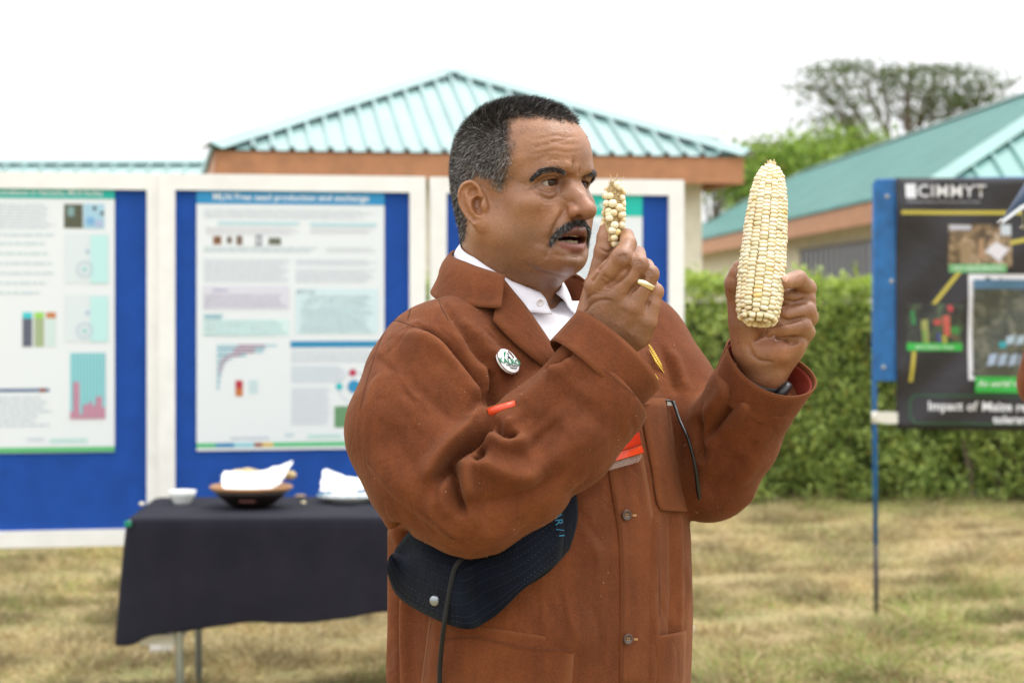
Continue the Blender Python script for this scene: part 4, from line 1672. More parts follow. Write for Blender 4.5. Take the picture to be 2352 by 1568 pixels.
def finish_head(V, Q):
    S = Sculpt(V, Q)
    S.sharp = 1.4
    k = S.stroke
    # folds from the wings of the nose past the mouth, with the cheek swelling beside them
    k([(1302, 466), (1294, 486), (1281, 507), (1268, 533), (1263, 560)], 0.0030, -0.0036)
    k([(1288, 474), (1275, 495), (1262, 520), (1252, 548)], 0.0075, 0.0030)
    k([(1310, 500), (1296, 514), (1284, 530)], 0.006, 0.0012)
    # bags and lids
    k([(1229, 437), (1244, 449), (1263, 457), (1280, 450), (1286, 434)], 0.0022, -0.0030)
    k([(1236, 437), (1250, 446), (1265, 449), (1278, 442)], 0.0035, 0.0014)
    k([(1232, 433), (1250, 437), (1268, 437), (1281, 430)], 0.0013, -0.0016)
    k([(1219, 434), (1238, 419), (1252, 408), (1268, 403), (1283, 408)], 0.0015, -0.0024)
    k([(1196, 436), (1212, 435), (1226, 432)], 0.0014, -0.0018)
    k([(1198, 445), (1214, 442)], 0.0013, -0.0013)
    k([(1225, 408), (1245, 400), (1270, 400), (1292, 405)], 0.005, 0.0028)
    # frown
    k([(1318, 366), (1317, 380), (1313, 396)], 0.0018, -0.0026)
    k([(1331, 386), (1331, 394), (1328, 402)], 0.0016, -0.0022)
    k([(1307, 372), (1303, 388)], 0.005, 0.0012)
    k([(1325, 376), (1323, 394)], 0.003, 0.0008)
    for y0, a in ((352, 1.0), (334, 0.8), (318, 0.6), (366, 0.5)):
        k([(1215, y0 + 3), (1245, y0), (1275, y0 - 6), (1300, y0 - 2), (1335, y0 - 5)], 0.0019, -0.0008 * a)
        k([(1215, y0 - 5), (1245, y0 - 8), (1275, y0 - 14), (1300, y0 - 10), (1335, y0 - 13)], 0.0040, 0.0004 * a)
    for q in ([(1200, 428), (1214, 430)], [(1204, 452), (1218, 446)], [(1196, 420), (1210, 424)], [(1240, 458), (1262, 466), (1284, 460)], [(1290, 450), (1296, 462)], [(1255, 372), (1270, 366), (1288, 368)], [(1240, 362), (1262, 356)], [(1228, 340), (1240, 338)], [(1262, 326), (1300, 322)]):
        k(q, 0.0012, -0.0011)
    k([(1190, 300), (1200, 330), (1205, 360)], 0.012, -0.0012)          # temple hollow
    # mouth corner, chin and jowl
    k([(1263, 560), (1258, 578), (1252, 596)], 0.0035, -0.0018)
    k([(1243, 560), (1236, 590), (1245, 612)], 0.010, 0.0018)
    k([(1268, 583), (1295, 588), (1330, 584)], 0.0035, -0.0016)
    k([(1290, 605), (1312, 602), (1330, 604)], 0.009, 0.0020)
    k([(1202, 598), (1220, 617), (1263, 631), (1305, 636)], 0.0035, -0.0022)
    k([(1230, 610), (1265, 622), (1300, 626)], 0.006, 0.0012)
    k([(1200, 660), (1230, 668), (1262, 668)], 0.0030, -0.0012)
    k([(1180, 690), (1220, 702), (1262, 700)], 0.0030, -0.0010)
    # nose
    k([(1301, 468), (1310, 463), (1322, 470)], 0.0024, -0.0014)
    k([(1300, 468), (1299, 484), (1304, 497)], 0.0020, -0.0020)
    # cheek bone under the eye, jaw muscle
    k([(1190, 462), (1215, 468), (1245, 476)], 0.012, 0.0016)
    V = S.apply()
    L = world_to_head(V)
    n = len(V)
    C = np.tile(SKIN, (n, 1))
    r = np.random.default_rng(5)
    # beard shadow
    ax = np.abs(L[:, 0])
    beard = np.clip((-0.046 - L[:, 2]) / 0.02, 0, 1) * np.clip((L[:, 1] - 0.0) / 0.03, 0, 1) * np.clip((0.125 + L[:, 2]) / 0.015, 0, 1)
    C = C * (1 - 0.18 * beard[:, None]) + np.array((0.13, 0.085, 0.06)) * 0.18 * beard[:, None]
    brow_up = np.clip((L[:, 2] - 0.02) / 0.03, 0, 1) * np.clip((L[:, 1] - 0.03) / 0.03, 0, 1)
    C = C * (1 + 0.10 * brow_up[:, None])
    neck = np.clip((-0.09 - L[:, 2]) / 0.04, 0, 1)[:, None]
    C = C * (1 - neck) + np.array((0.235, 0.105, 0.05)) * neck
    red = np.array((0.36, 0.135, 0.08))
    P = S.paint
    P(C, [(1320, 480), (1345, 470)], 0.011, red, 0.3)
    P(C, [(1240, 470), (1262, 480)], 0.016, (0.34, 0.145, 0.068), 0.5)
    P(C, [(1080, 470), (1100, 500)], 0.03, (0.38, 0.165, 0.075), 0.7)
    dark = np.array((0.14, 0.062, 0.036))
    P(C, [(1236, 422), (1255, 408), (1278, 412), (1290, 418)], 0.006, dark, 0.55)
    P(C, [(1245, 440), (1265, 444), (1284, 432)], 0.005, dark, 0.45)
    P(C, [(1218, 434), (1232, 429)], 0.0025, dark, 0.6)
    P(C, [(1335, 408), (1350, 406)], 0.006, dark, 0.6)
    P(C, [(1350, 430), (1356, 440)], 0.004, dark, 0.3)
    # lids' rims and lips
    lip = np.array((0.36, 0.125, 0.095))
    lam = np.minimum(chain(np.abs(L) * [1, 0, 0] + L * [0, 1, 1], [(0.0310, 0.0720, -0.0740), (0.020, 0.0895, -0.0662), (0.006, 0.0990, -0.0618), (0, 0.0990, -0.0630)], [0.003, 0.0062, 0.0072, 0.0068]),
                     chain(np.abs(L) * [1, 0, 0] + L * [0, 1, 1], [(0.0310, 0.0720, -0.0755), (0.020, 0.0865, -0.0810), (0.007, 0.0925, -0.0843), (0, 0.0930, -0.0846)], [0.003, 0.0058, 0.0072, 0.0074]))
    a = np.clip(0.6 - lam / 0.0016, 0, 1)[:, None]
    low = (L[:, 2] < -0.0755)[:, None]
    C = C * (1 - a) + np.where(low, np.array((0.27, 0.10, 0.078)), np.array((0.155, 0.058, 0.042))) * a
    inside = ((L[:, 1] < 0.0885 - 0.35 * ax) & (ax < 0.028) & (np.abs(L[:, 2] + 0.0742) < 0.0085) & (L[:, 1] > 0.03))[:, None]
    C = np.where(inside, np.array((0.16, 0.03, 0.03)), C)
    # scalp under the hair
    H = hair_amount(L)
    hh = (0.9 * H ** 1.6)[:, None]
    C = C * (1 - hh) + np.array((0.035, 0.03, 0.028)) * hh
    # moustache and eyebrow roots
    for q in MOUSTACHE_R:
        P(C, q, 0.003, (0.05, 0.035, 0.03), 0.7)
    # moles and freckles
    for q in ((1243, 453), (1234, 450), (1226, 465), (1167, 420), (1157, 477), (1299, 457), (1140, 477), (1200, 390), (1258, 330), (1300, 320)):
        P(C, [q], 0.0009, (0.07, 0.03, 0.02), 0.75)
    C *= (1 + 0.10 * np.sin(L[:, :1] * 90 + 1) * np.sin(L[:, 1:2] * 80) * np.sin(L[:, 2:] * 95 + 2))       # uneven complexion
    return V, C, H


MOUSTACHE_R = [[(1266, 558), (1272, 545), (1288, 526), (1308, 513), (1330, 508)]]





# ------------------------------------------------------------------ skin, eyes, hair
def skin_material():
    k = NM('skin')
    at_ = k.n('Attribute', attribute_name='Col')
    big = k.ramp(k.noise(45, 5), [(0.25, 0.84), (0.75, 1.10)])
    fine = k.ramp(k.noise(330, 4), [(0.3, 0.86), (0.7, 1.10)])
    c = k.mix(1.0, at_.outputs['Color'], big, 'MULTIPLY')
    c = k.mix(1.0, c, fine, 'MULTIPLY')
    k.col(c)
    v = k.n('TexVoronoi')
    v.inputs['Scale'].default_value = 700
    k.l(k.obj(), v.inputs['Vector'])
    b = k.bump(v.outputs['Distance'], 0.5, 0.0005)
    b = k.bump(k.noise(260, 5), 0.45, 0.0010, b)
    k.set(Roughness=0.44, Subsurface_Weight=0.06, Subsurface_Scale=0.006)
    k.b.inputs['Subsurface Radius'].default_value = (1.0, 0.35, 0.2)
    k.b.inputs['Specular IOR Level'].default_value = 0.5
    rf = k.ramp(k.noise(90, 4), [(0.3, 0.29), (0.75, 0.52)])
    k.l(rf, k.b.inputs['Roughness'])
    return k.m


def hair_material():
    k = NM('hair')
    k.col(k.n('Attribute', attribute_name='Col').outputs['Color'])
    k.set(Roughness=0.42)
    return k.m


def eye_material():
    k = NM('eyeball')
    s = k.n('SeparateXYZ')
    k.l(k.obj(), s.inputs[0])
    rr = k.math('SQRT', k.math('ADD', k.math('POWER', s.outputs[0], 2.0), k.math('POWER', s.outputs[2], 2.0)))
    rr = k.math('ADD', rr, k.math('MULTIPLY', k.math('GREATER_THAN', s.outputs[1], 0.0), 1.0))
    rr = k.math('MULTIPLY', rr, 100.0)
    fib = k.noise(900, 3)
    c = k.ramp(rr, [(0.0, (0.004, 0.003, 0.003)), (0.17, (0.004, 0.003, 0.003)), (0.22, (0.055, 0.024, 0.011)), (0.48, (0.030, 0.013, 0.007)), (0.56, (0.012, 0.008, 0.007)), (0.66, (0.42, 0.35, 0.31))])
    k.col(k.mix(0.25, c, k.ramp(fib, [(0.3, 0.6), (0.7, 1.2)]), 'MULTIPLY'))
    k.set(Roughness=0.10)
    k.b.inputs['Specular IOR Level'].default_value = 0.3
    k.b.inputs['Coat Weight'].default_value = 0.0
    return k.m


M_SKIN, M_HAIR, M_EYE = skin_material(), hair_material(), eye_material()
M_TEETH = plain('tooth_enamel', (0.62, 0.52, 0.36), 0.25, 0.12, 400)
M_NAIL = plain('finger_nail', (0.62, 0.36, 0.27), 0.25, 0.08, 300)


def grey_mix(n, share, seed):
    r = np.random.default_rng(seed)
    g = r.random(n)
    base = np.tile(np.array((0.018, 0.014, 0.013)), (n, 1)) * r.uniform(0.6, 1.7, (n, 1))
    white = np.array((0.42, 0.40, 0.38)) * r.uniform(0.35, 1.15, (n, 1))
    return np.where((g < share)[:, None], white, base)


def add_hair(person, V, Q, H):
    N = vnormals(V, Q)
    L = world_to_head(V)
    wt = H[Q].mean(1) ** 1.8
    n = 60000
    p, f = scatter(V, Q, wt, n, 21)
    nn = N[Q[f]].mean(1)
    nn /= np.linalg.norm(nn, axis=1, keepdims=True)
    l = world_to_head(p)
    r = np.random.default_rng(22)
    # on top the hair is brushed forward, at the sides it lies down and back
    fwd = head_to_world((0, 1, 0))[0] - head_to_world((0, 0, 0))[0]
    up = np.array((0, 0, 1.0))
    topness = np.clip((l[:, 2] - 0.04) / 0.05, 0, 1)[:, None]
    flow = topness * fwd * 0.9 + (1 - topness) * (-0.75 * up - 0.35 * fwd)
    flow = flow - nn * (flow * nn).sum(1, keepdims=True)
    D = nn * (0.42 + 0.40 * topness) + flow * 0.75 + r.normal(0, 0.36, (n, 3))
    D /= np.linalg.norm(D, axis=1, keepdims=True)
    edge = np.clip(hair_amount(l), 0.35, 1)
    ln = (0.0058 + 0.0050 * topness[:, 0]) * r.uniform(0.6, 1.25, n) * edge
    side = 1 - topness[:, 0]
    share = 0.09 + 0.32 * side * np.clip((l[:, 1] + 0.085) / 0.06, 0, 1)
    cols = grey_mix(n, share, 23)
    Vh, Fh, Ch = strands(p, D, ln, np.full(n, 0.00022) * r.uniform(0.7, 1.3, n), cols, flow * 0.25)
    o = link('hair', mesh_np('hair', Vh, Fh, Ch), M_HAIR, person)
    tag(o, kind=None)
    o['label'] = 'short dark hair greying at the sides'
    return o


def brush(S, rows, n, seed, ln, spread, lift, share, wd=0.00022, down=(0, 0, -1), width_px=4.0, thick=None):
    """hair along lines seen on the face: rows of (polyline, direction in pixels)"""
    r = np.random.default_rng(seed)
    PP, DD, TT = [], [], []
    for pts, (dx0, dy0), (dx1, dy1), wpx in rows:
        m = n // len(rows)
        sp = spline(pts, 60)
        for _ in range(m):
            t = r.random()
            c = sp[int(t * 59)]
            w = wpx * (1 - abs(2 * t - 1) ** 3 * 0.5)
            c = c[:2] + r.normal(0, 1, 2) * w * 0.5
            h = shoot(S.bvh, c[0], c[1])
            if h is None: continue
            dx, dy = dx0 + (dx1 - dx0) * t, dy0 + (dy1 - dy0) * t
            PP.append(tuple(h))
            DD.append((dx, 0, -dy))
    PP, DD = np.array(PP), np.array(DD, float)
    n = len(PP)
    # nearest normals
    ids = [S.bvh.find_nearest(Vector(q))[1] for q in PP]
    nn = np.array([tuple(q) for q in ids])
    sgn = np.sign((nn * (np.array((0, 0, CAMH)) - PP)).sum(1, keepdims=True))
    nn = nn * np.where(sgn == 0, 1, sgn)
    DD = DD / np.linalg.norm(DD, axis=1, keepdims=True)
    DD = DD - nn * (DD * nn).sum(1, keepdims=True) * 0.9
    D = DD + nn * lift + r.normal(0, spread, (n, 3))
    D /= np.linalg.norm(D, axis=1, keepdims=True)
    cols = grey_mix(n, np.full(n, share), seed + 1)
    return strands(PP - nn * 0.0004, D, ln * r.uniform(0.6, 1.2, n), np.full(n, wd), cols, DD * 0.2)


def mirror_head(V):
    """to the other half of the head"""
    L = world_to_head(V)
    L[:, 0] *= -1
    return head_to_world(L)


def add_face_hair(person, V, Q):
    S = Sculpt(V, Q)
    Vb, Fb, Cb = brush(S, [([(1226, 410), (1236, 401), (1250, 394)], (-6, 4), (-10, 2), 4.0), ([(1246, 393), (1264, 390), (1284, 392), (1301, 396)], (-10, 2), (-9, -5), 7.0)], 1750, 31, 0.0058, 0.22, 0.35, 0.10)
    for k in range(2):
        o = link('eyebrow', mesh_np('eyebrow', Vb if k == 0 else mirror_head(Vb), Fb, Cb), M_HAIR, person)
        o['label'] = 'dark eyebrow'
    rows = [([(1267, 555), (1273, 543), (1286, 530), (1300, 520)], (-3, 10), (-6, 8), 4.6), ([(1294, 523), (1312, 512), (1330, 508), (1342, 508)], (-6, 8), (1, 9), 6.5), ([(1272, 545), (1290, 525), (1312, 515)], (-4, 9), (-5, 8), 6)]
    Vm, Fm, Cm = brush(S, rows, 3200, 41, 0.0066, 0.24, 0.30, 0.17)
    keep = world_to_head(Vm)[:, 0].reshape(-1, 8).max(1) < 0.0025
    Fm2 = Fm.reshape(3, -1, 4)[:, keep].reshape(-1, 4)
    Vall = np.concatenate([Vm, mirror_head(Vm)])
    o = link('moustache', mesh_np('moustache', Vall, np.concatenate([Fm2, Fm2 + len(Vm)]), np.concatenate([Cm, Cm])), M_HAIR, person)
    o['label'] = 'black moustache flecked with grey'
    # lashes: short dark hairs along the upper lids
    r = np.random.default_rng(51)
    for s in (-1, 1):
        n = 90
        t = r.uniform(-0.95, 0.95, n)
        x = EYE_C[0] + 0.0135 * t
        z = EYE_C[2] + 0.0037 * np.sqrt(1 - t * t) + 0.0002 - 0.0012 * t
        f = EYE_C[1] + np.sqrt(np.maximum((EYE_R + 0.0012) ** 2 - (x - EYE_C[0]) ** 2 - (z - EYE_C[2]) ** 2, 1e-7))
        q = np.stack([s * x, f, z], 1)
        d = np.stack([s * t * 0.4, np.full(n, 0.9), np.full(n, 0.05)], 1) + r.normal(0, 0.15, (n, 3))
        d /= np.linalg.norm(d, axis=1, keepdims=True)
        w0 = head_to_world(q)
        w1 = head_to_world(q + d) - w0
        Ve, Fe, Ce = strands(w0, w1, np.full(n, 0.0036), np.full(n, 0.00016), np.full((n, 3), 0.01), np.tile((0, 0, 0.35), (n, 1)))
        link('eyelashes', mesh_np('eyelashes', Ve, Fe, Ce), M_HAIR, person)


def add_eyes(person):
    for s in (-1, 1):
        b = bmesh.new()
        bmesh.ops.create_uvsphere(b, u_segments=40, v_segments=24, radius=EYE_R)
        for v in b.verts:                                   # the cornea swells forward (-Y)
            if v.co.y < 0:
                rr = math.hypot(v.co.x, v.co.z)
                v.co.y -= 0.0011 * max(0.0, 1 - (rr / 0.0062) ** 2)
        m = bpy.data.meshes.new('eye')
        b.to_mesh(m)
        b.free()
        e = link('eye', m, M_EYE, person, True)
        e.location = head_to_world((s * EYE_C[0], EYE_C[1], EYE_C[2]))[0]
        e.rotation_euler = (R(-4), 0, HEAD_YAW - R(6))


def add_teeth(person):
    t = empty('teeth', HEAD_O, HEAD_YAW, person)
    for row, z, hgt, wd in ((0, -0.0668, 0.0062, 0.0084), (1, -0.0786, 0.0064, 0.0062)):
        for i in range(-4, 5):
            x = (i + (0.5 if row == 1 else 0.0)) * wd * (0.92 if abs(i) < 3 else 0.8)
            yy = -(0.0840 - row * 0.002 - 14.0 * x * x)
            a = math.atan(-28 * x)
            b = bmesh.new()
            bmesh.ops.create_cube(b, size=1)
            for v in b.verts:
                v.co = Vector((v.co.x * wd * 0.95 * (0.9 if v.co.z * (1 - 2 * row) > 0 else 1.0), v.co.y * 0.005, v.co.z * hgt * 1.6))
            bmesh.ops.bevel(b, geom=b.edges[:], offset=0.0012, segments=2, affect='EDGES')
            m = bpy.data.meshes.new('tooth')
            b.to_mesh(m)
            b.free()
            o = link('tooth', m, M_TEETH, t, True)
            o.location = (x, yy, z + (0.0016 if row == 0 else -0.0016) + random.uniform(-0.0004, 0.0004))
            o.rotation_euler = (0, 0, a)


# ================================================================== the man: trunk, sleeves, hands
TORSO_YAW = R(44)
TO = at(1232, 700, 2.57)
TF = np.array((math.sin(TORSO_YAW), -math.cos(TORSO_YAW), 0))       # his forward
TR = np.array((-math.cos(TORSO_YAW), -math.sin(TORSO_YAW), 0))      # his right


def tw(f, r, z):
    """trunk space (forward, right, height above ground) to the world"""
    return Vector((TO.x, TO.y, 0)) + Vector(TF) * f + Vector(TR) * r + Vector((0, 0, z))


def A3(px, py, d):
    return np.array(at(px, py, d), np.float32)


PROF_Z = [0.74, 0.90, 1.00, 1.10, 1.20, 1.30, 1.38, 1.44, 1.475, 1.505, 1.54, 1.58]
PROF_A = [0.222, 0.213, 0.206, 0.204, 0.203, 0.204, 0.204, 0.196, 0.160, 0.108, 0.078, 0.060]
PROF_B = [0.158, 0.156, 0.158, 0.160, 0.158, 0.150, 0.138, 0.120, 0.100, 0.085, 0.074, 0.055]
PROF_O = [0.000, 0.006, 0.012, 0.016, 0.014, 0.006, -0.004, -0.012, -0.016, -0.016, -0.014, -0.012]


def torso_sdf(p, grow=0.0):
    q = p - np.array((TO.x, TO.y, 0), np.float32)
    f = q @ TF.astype(np.float32)
    r = q @ TR.astype(np.float32)
    z = p[:, 2]
    A = np.interp(z, PROF_Z, PROF_A) + grow
    B = np.interp(z, PROF_Z, PROF_B) + grow
    f = f - np.interp(z, PROF_Z, PROF_O)
    r = r - np.interp(z, [1.40, 1.54], [0.0, 0.024])         # the head is carried a little to his right
    n = 2.35
    k = (np.abs(r / A) ** n + np.abs(f / B) ** n + 1e-9) ** (1 / n)
    d = (k - 1) * np.minimum(A, B)
    return np.maximum(np.maximum(d, 0.74 - z), z - 1.535)


ARM_R = [(1016, 838, 2.455, 0.076), (986, 898, 2.425, 0.081), (962, 988, 2.395, 0.087), (1000, 1070, 2.375, 0.085), (1085, 1122, 2.36, 0.079), (1182, 1068, 2.362, 0.0765), (1286, 994, 2.37, 0.0700), (1364, 908, 2.38, 0.0655), (1424, 804, 2.39, 0.0605)]
ARM_L = [(1450, 806, 2.70, 0.076), (1516, 900, 2.665, 0.074), (1578, 1010, 2.62, 0.071), (1625, 1078, 2.595, 0.066), (1680, 1000, 2.555, 0.061), (1726, 915, 2.52, 0.056), (1778, 822, 2.487, 0.053)]
WRIST_R = A3(1421, 803, 2.39)
AXIS_R = WRIST_R - A3(1265, 965, 2.37)
AXIS_R /= np.linalg.norm(AXIS_R)
WRIST_L = A3(1769, 842, 2.495)
AXIS_L = WRIST_L - A3(1682, 1000, 2.56)
AXIS_L /= np.linalg.norm(AXIS_L)


def arm_pts(a):
    return [A3(*q[:3]) for q in a], [q[3] for q in a]


APR, ARR = arm_pts(ARM_R)
APL, ARL = arm_pts(ARM_L)


def sleeve(p, P_, R_, wrist, axis, hole):
    d = None
    for i in range(len(P_) - 1):
        q = cap(p, P_[i], P_[i + 1], R_[i], R_[i + 1])
        d = q if d is None else smin(d, q, 0.012)
    return np.maximum(d, (p - wrist) @ axis + hole)


def neck_opening(p):
    """the V between the lapels"""
    a = np.array(tw(-0.010, 0.028, 1.56), np.float32)
    b = np.array(tw(0.085, 0.016, 1.475), np.float32)
    c = np.array(tw(0.150, 0.004, 1.390), np.float32)
    return np.minimum(cap(p, a, b, 0.076, 0.056), cap(p, b, c, 0.056, 0.020))


def jacket_sdf(p):
    t = torso_sdf(p)
    sh = smin(cap(p, np.array(tw(-0.012, 0.07, 1.475), np.float32), APR[0], 0.050, 0.066), cap(p, np.array(tw(-0.012, -0.05, 1.475), np.float32), APL[0], 0.050, 0.068), 0.02)
    t = smin(t, sh, 0.035)
    a = sleeve(p, APR, ARR, WRIST_R, AXIS_R, 0.034)
    b = sleeve(p, APL, ARL, WRIST_L, AXIS_L, 0.030)
    # below the armpit the sleeves stay apart from the trunk
    kk = 0.004 + 0.03 * np.clip((p[:, 2] - 1.33) / 0.10, 0, 1)
    t = smin(t, a, kk)
    t = smin(t, b, kk)
    return np.maximum(t, -neck_opening(p))


def front_sdf(p):
    """trunk and far sleeve only: what the pockets and lapels lie on"""
    t = torso_sdf(p)
    sh = smin(cap(p, np.array(tw(-0.012, 0.07, 1.475), np.float32), APR[0], 0.050, 0.066), cap(p, np.array(tw(-0.012, -0.05, 1.475), np.float32), APL[0], 0.050, 0.068), 0.02)
    t = smin(t, sh, 0.035)
    t = smin(t, cap(p, APR[0], APR[1], ARR[0], ARR[1]), 0.03)
    return t


def jacket_material():
    k = NM('brown_cotton')
    wear = k.noise(7, 5, 0.6)
    base = k.ramp(wear, [(0.30, (0.098, 0.0265, 0.0090)), (0.52, (0.138, 0.0385, 0.0127)), (0.72, (0.184, 0.056, 0.0190))])
    weave = k.n('TexWave')
    weave.inputs['Scale'].default_value = 420
    weave.inputs['Distortion'].default_value = 1.5
    k.l(k.scale(k.obj(), (1, 0.2, 0.15)), weave.inputs['Vector'])
    c = k.mix(0.16, base, k.ramp(weave.outputs['Fac'], [(0, 0.55), (1, 1.25)]), 'MULTIPLY')
    fine = k.noise(330, 4, 0.65)
    c = k.mix(0.45, c, k.ramp(fine, [(0.3, 0.60), (0.72, 1.38)]), 'MULTIPLY')
    streak = k.noise(60, 3, 0.6, k.scale(k.obj(), (1.0, 1.0, 0.12)))
    c = k.mix(0.5, c, k.ramp(streak, [(0.35, 0.80), (0.68, 1.22)]), 'MULTIPLY')
    # flecks of lint
    vo = k.n('TexVoronoi')
    vo.inputs['Scale'].default_value = 300
    k.l(k.obj(), vo.inputs['Vector'])
    gate = k.ramp(k.noise(55, 2), [(0.50, 0), (0.62, 1)])
    fl = k.mix(1.0, k.ramp(vo.outputs['Distance'], [(0.09, 1), (0.18, 0)]), gate, 'MULTIPLY')
    c = k.mix(k.math('MULTIPLY', fl, 0.30), c, (0.42, 0.23, 0.13))
    # cloth fades where it rubs, along the raised edges
    geo = k.n('NewGeometry')
    worn = k.ramp(geo.outputs['Pointiness'], [(0.50, 0.0), (0.56, 1.0)])
    c = k.mix(k.math('MULTIPLY', worn, 0.30), c, (0.23, 0.080, 0.030))
    k.col(c)
    b = k.bump(k.noise(420, 4), 0.55, 0.0011)
    b = k.bump(k.noise(38, 4), 0.22, 0.003, b)
    # sharp little creases: ridged noise, only where the cloth is loose
    rn = k.math('ABSOLUTE', k.math('SUBTRACT', k.noise(11, 3, 0.5, None, 1.2), 0.5))
    rn = k.ramp(rn, [(0.0, 0.0), (0.07, 0.75), (0.25, 1.0)])
    loose = k.ramp(k.noise(5, 2), [(0.42, 0.0), (0.6, 1.0)])
    b = k.bump(k.mix(loose, (1, 1, 1), rn), 0.22, 0.004, b)
    k.set(Roughness=0.88)
    k.b.inputs['Sheen Weight'].default_value = 0.12
    k.b.inputs['Sheen Roughness'].default_value = 0.45
    k.b.inputs['Sheen Tint'].default_value = (1.0, 0.62, 0.38, 1)
    k.b.inputs['Specular IOR Level'].default_value = 0.2
    return k.m


M_JACKET = jacket_material()
M_LINING = plain('red_lining', (0.24, 0.026, 0.012), 0.8, 0.15, 60, 0.2)
M_THREAD = plain('thread', (0.10, 0.032, 0.014), 0.9)
M_SHIRT = plain('white_shirt_cotton', (0.80, 0.79, 0.86), 0.8, 0.03, 120, 0.25, 0.0006)
M_NAVY = None


def sculpt_jacket(S):
    k, fo = S.stroke, S.fold
    # ---- near sleeve: inside of the elbow
    k([(1130, 950), (1102, 992), (1075, 1018), (1040, 1050), (1012, 1090), (999, 1118)], 0.0058, -0.036)
    k([(1112, 938), (1085, 972), (1056, 997), (1020, 1030), (988, 1076), (980, 1112)], 0.0110, 0.016)
    k([(1132, 955), (1148, 984), (1170, 995), (1188, 986)], 0.0050, -0.022)
    k([(1108, 1004), (1134, 1004), (1162, 1016), (1194, 1010), (1214, 988)], 0.0080, 0.010)
    k([(1160, 965), (1172, 972)], 0.007, 0.008)
    k([(1104, 1018), (1101, 1044), (1086, 1053)], 0.0052, -0.026)
    k([(1036, 1056), (1041, 1100), (1050, 1150), (1068, 1192)], 0.0055, -0.030)
    k([(1066, 1046), (1072, 1100), (1080, 1150)], 0.0090, 0.013)
    k([(1018, 1090), (1020, 1140), (1038, 1190)], 0.0075, 0.007)
    k([(1075, 1056), (1110, 1064), (1146, 1080), (1205, 1096), (1250, 1076)], 0.0120, 0.013)
    k([(1180, 1058), (1215, 1036), (1242, 1000), (1290, 950)], 0.0110, -0.009)
    k([(1078, 1182), (1112, 1160), (1170, 1150), (1235, 1128), (1300, 1080)], 0.0150, -0.012)
    k([(995, 1130), (1000, 1165), (1022, 1205), (1060, 1240)], 0.0090, 0.007)
    k([(842, 1058), (905, 1130), (985, 1190), (1040, 1240)], 0.0040, 0.003)
    k([(1095, 1218), (1140, 1232), (1200, 1205)], 0.012, 0.004)
    # ---- near sleeve: flat runs of cloth
    k([(1195, 1015), (1280, 945), (1330, 890)], 0.030, -0.010, power=2.2)
    k([(905, 850), (925, 980), (985, 1080)], 0.038, -0.008, power=2.2)
    k([(1640, 1090), (1710, 990), (1750, 920)], 0.028, -0.006, power=2.2)
    # ---- near sleeve: long soft folds
    k([(930, 745), (985, 830), (1050, 900), (1120, 955)], 0.014, 0.006)
    k([(905, 790), (960, 880), (1030, 950), (1090, 985)], 0.015, -0.006)
    k([(960, 748), (1032, 790), (1085, 860), (1120, 938)], 0.0060, -0.026)
    k([(945, 760), (1010, 803), (1060, 870), (1098, 945)], 0.012, 0.014)
    k([(840, 1020), (900, 1090), (960, 1150), (1020, 1210)], 0.016, 0.004)
    k([(880, 980), (930, 1050), (985, 1110)], 0.016, -0.005)
    k([(1205, 985), (1260, 930), (1320, 880), (1370, 850)], 0.014, -0.005)
    k([(1190, 935), (1240, 885), (1290, 835)], 0.014, 0.006)
    k([(1250, 842), (1275, 832), (1298, 815), (1314, 790)], 0.0055, -0.014)
    k([(1262, 858), (1290, 845), (1318, 822)], 0.010, 0.006)
    k([(1270, 1075), (1320, 1020), (1370, 960)], 0.015, 0.005)
    k([(1235, 1050), (1270, 1005), (1300, 975)], 0.012, -0.005)
    # turned hem of the cuff
    k([(1310, 760), (1370, 815), (1430, 868), (1488, 918)], 0.0022, -0.0018, taper=False)
    # shoulder seam and yoke
    k([(940, 745), (905, 735), (880, 765), (852, 830)], 0.0022, -0.0025)
    k([(955, 664), (945, 700), (935, 735)], 0.002, -0.0022)
    k([(940, 742), (985, 755), (1030, 790)], 0.008, 0.005)
    k([(1010, 650), (1005, 690), (1030, 740), (1080, 800)], 0.009, 0.004)
    k([(1010, 672), (1050, 735), (1095, 800), (1140, 850)], 0.0080, -0.011)
    k([(1060, 725), (1100, 780), (1140, 825)], 0.008, 0.006)
    k([(1090, 740), (1130, 800), (1170, 850)], 0.010, 0.004)
    k([(1130, 845), (1137, 890), (1130, 928)], 0.0055, -0.020)
    k([(1110, 830), (1116, 880), (1112, 915)], 0.007, 0.006)
    # ---- trunk: hanging folds at the back and over the belly
    k([(903, 1210), (900, 1280), (896, 1400), (900, 1560)], 0.012, 0.007, taper=False)
    k([(922, 1215), (918, 1300), (912, 1420), (915, 1566)], 0.0060, -0.030, taper=False)
    k([(872, 1190), (878, 1250), (888, 1330), (896, 1566)], 0.006, -0.010)
    k([(944, 1240), (940, 1320), (934, 1420), (936, 1566)], 0.010, 0.010, taper=False)
    k([(1330, 1140), (1350, 1200), (1370, 1290)], 0.016, 0.005)
    k([(1310, 1120), (1335, 1180), (1390, 1260)], 0.012, -0.005)
    k([(1000, 1470), (1100, 1440), (1250, 1445), (1380, 1470)], 0.03, 0.006)
    k([(1505, 1200), (1500, 1350), (1498, 1560)], 0.012, 0.004, taper=False)
    k([(1545, 1190), (1545, 1330), (1540, 1560)], 0.008, -0.005, taper=False)
    k([(1560, 1200), (1562, 1330), (1562, 1560)], 0.008, 0.004, taper=False)
    # small random creases in the cloth
    r = random.Random(12)
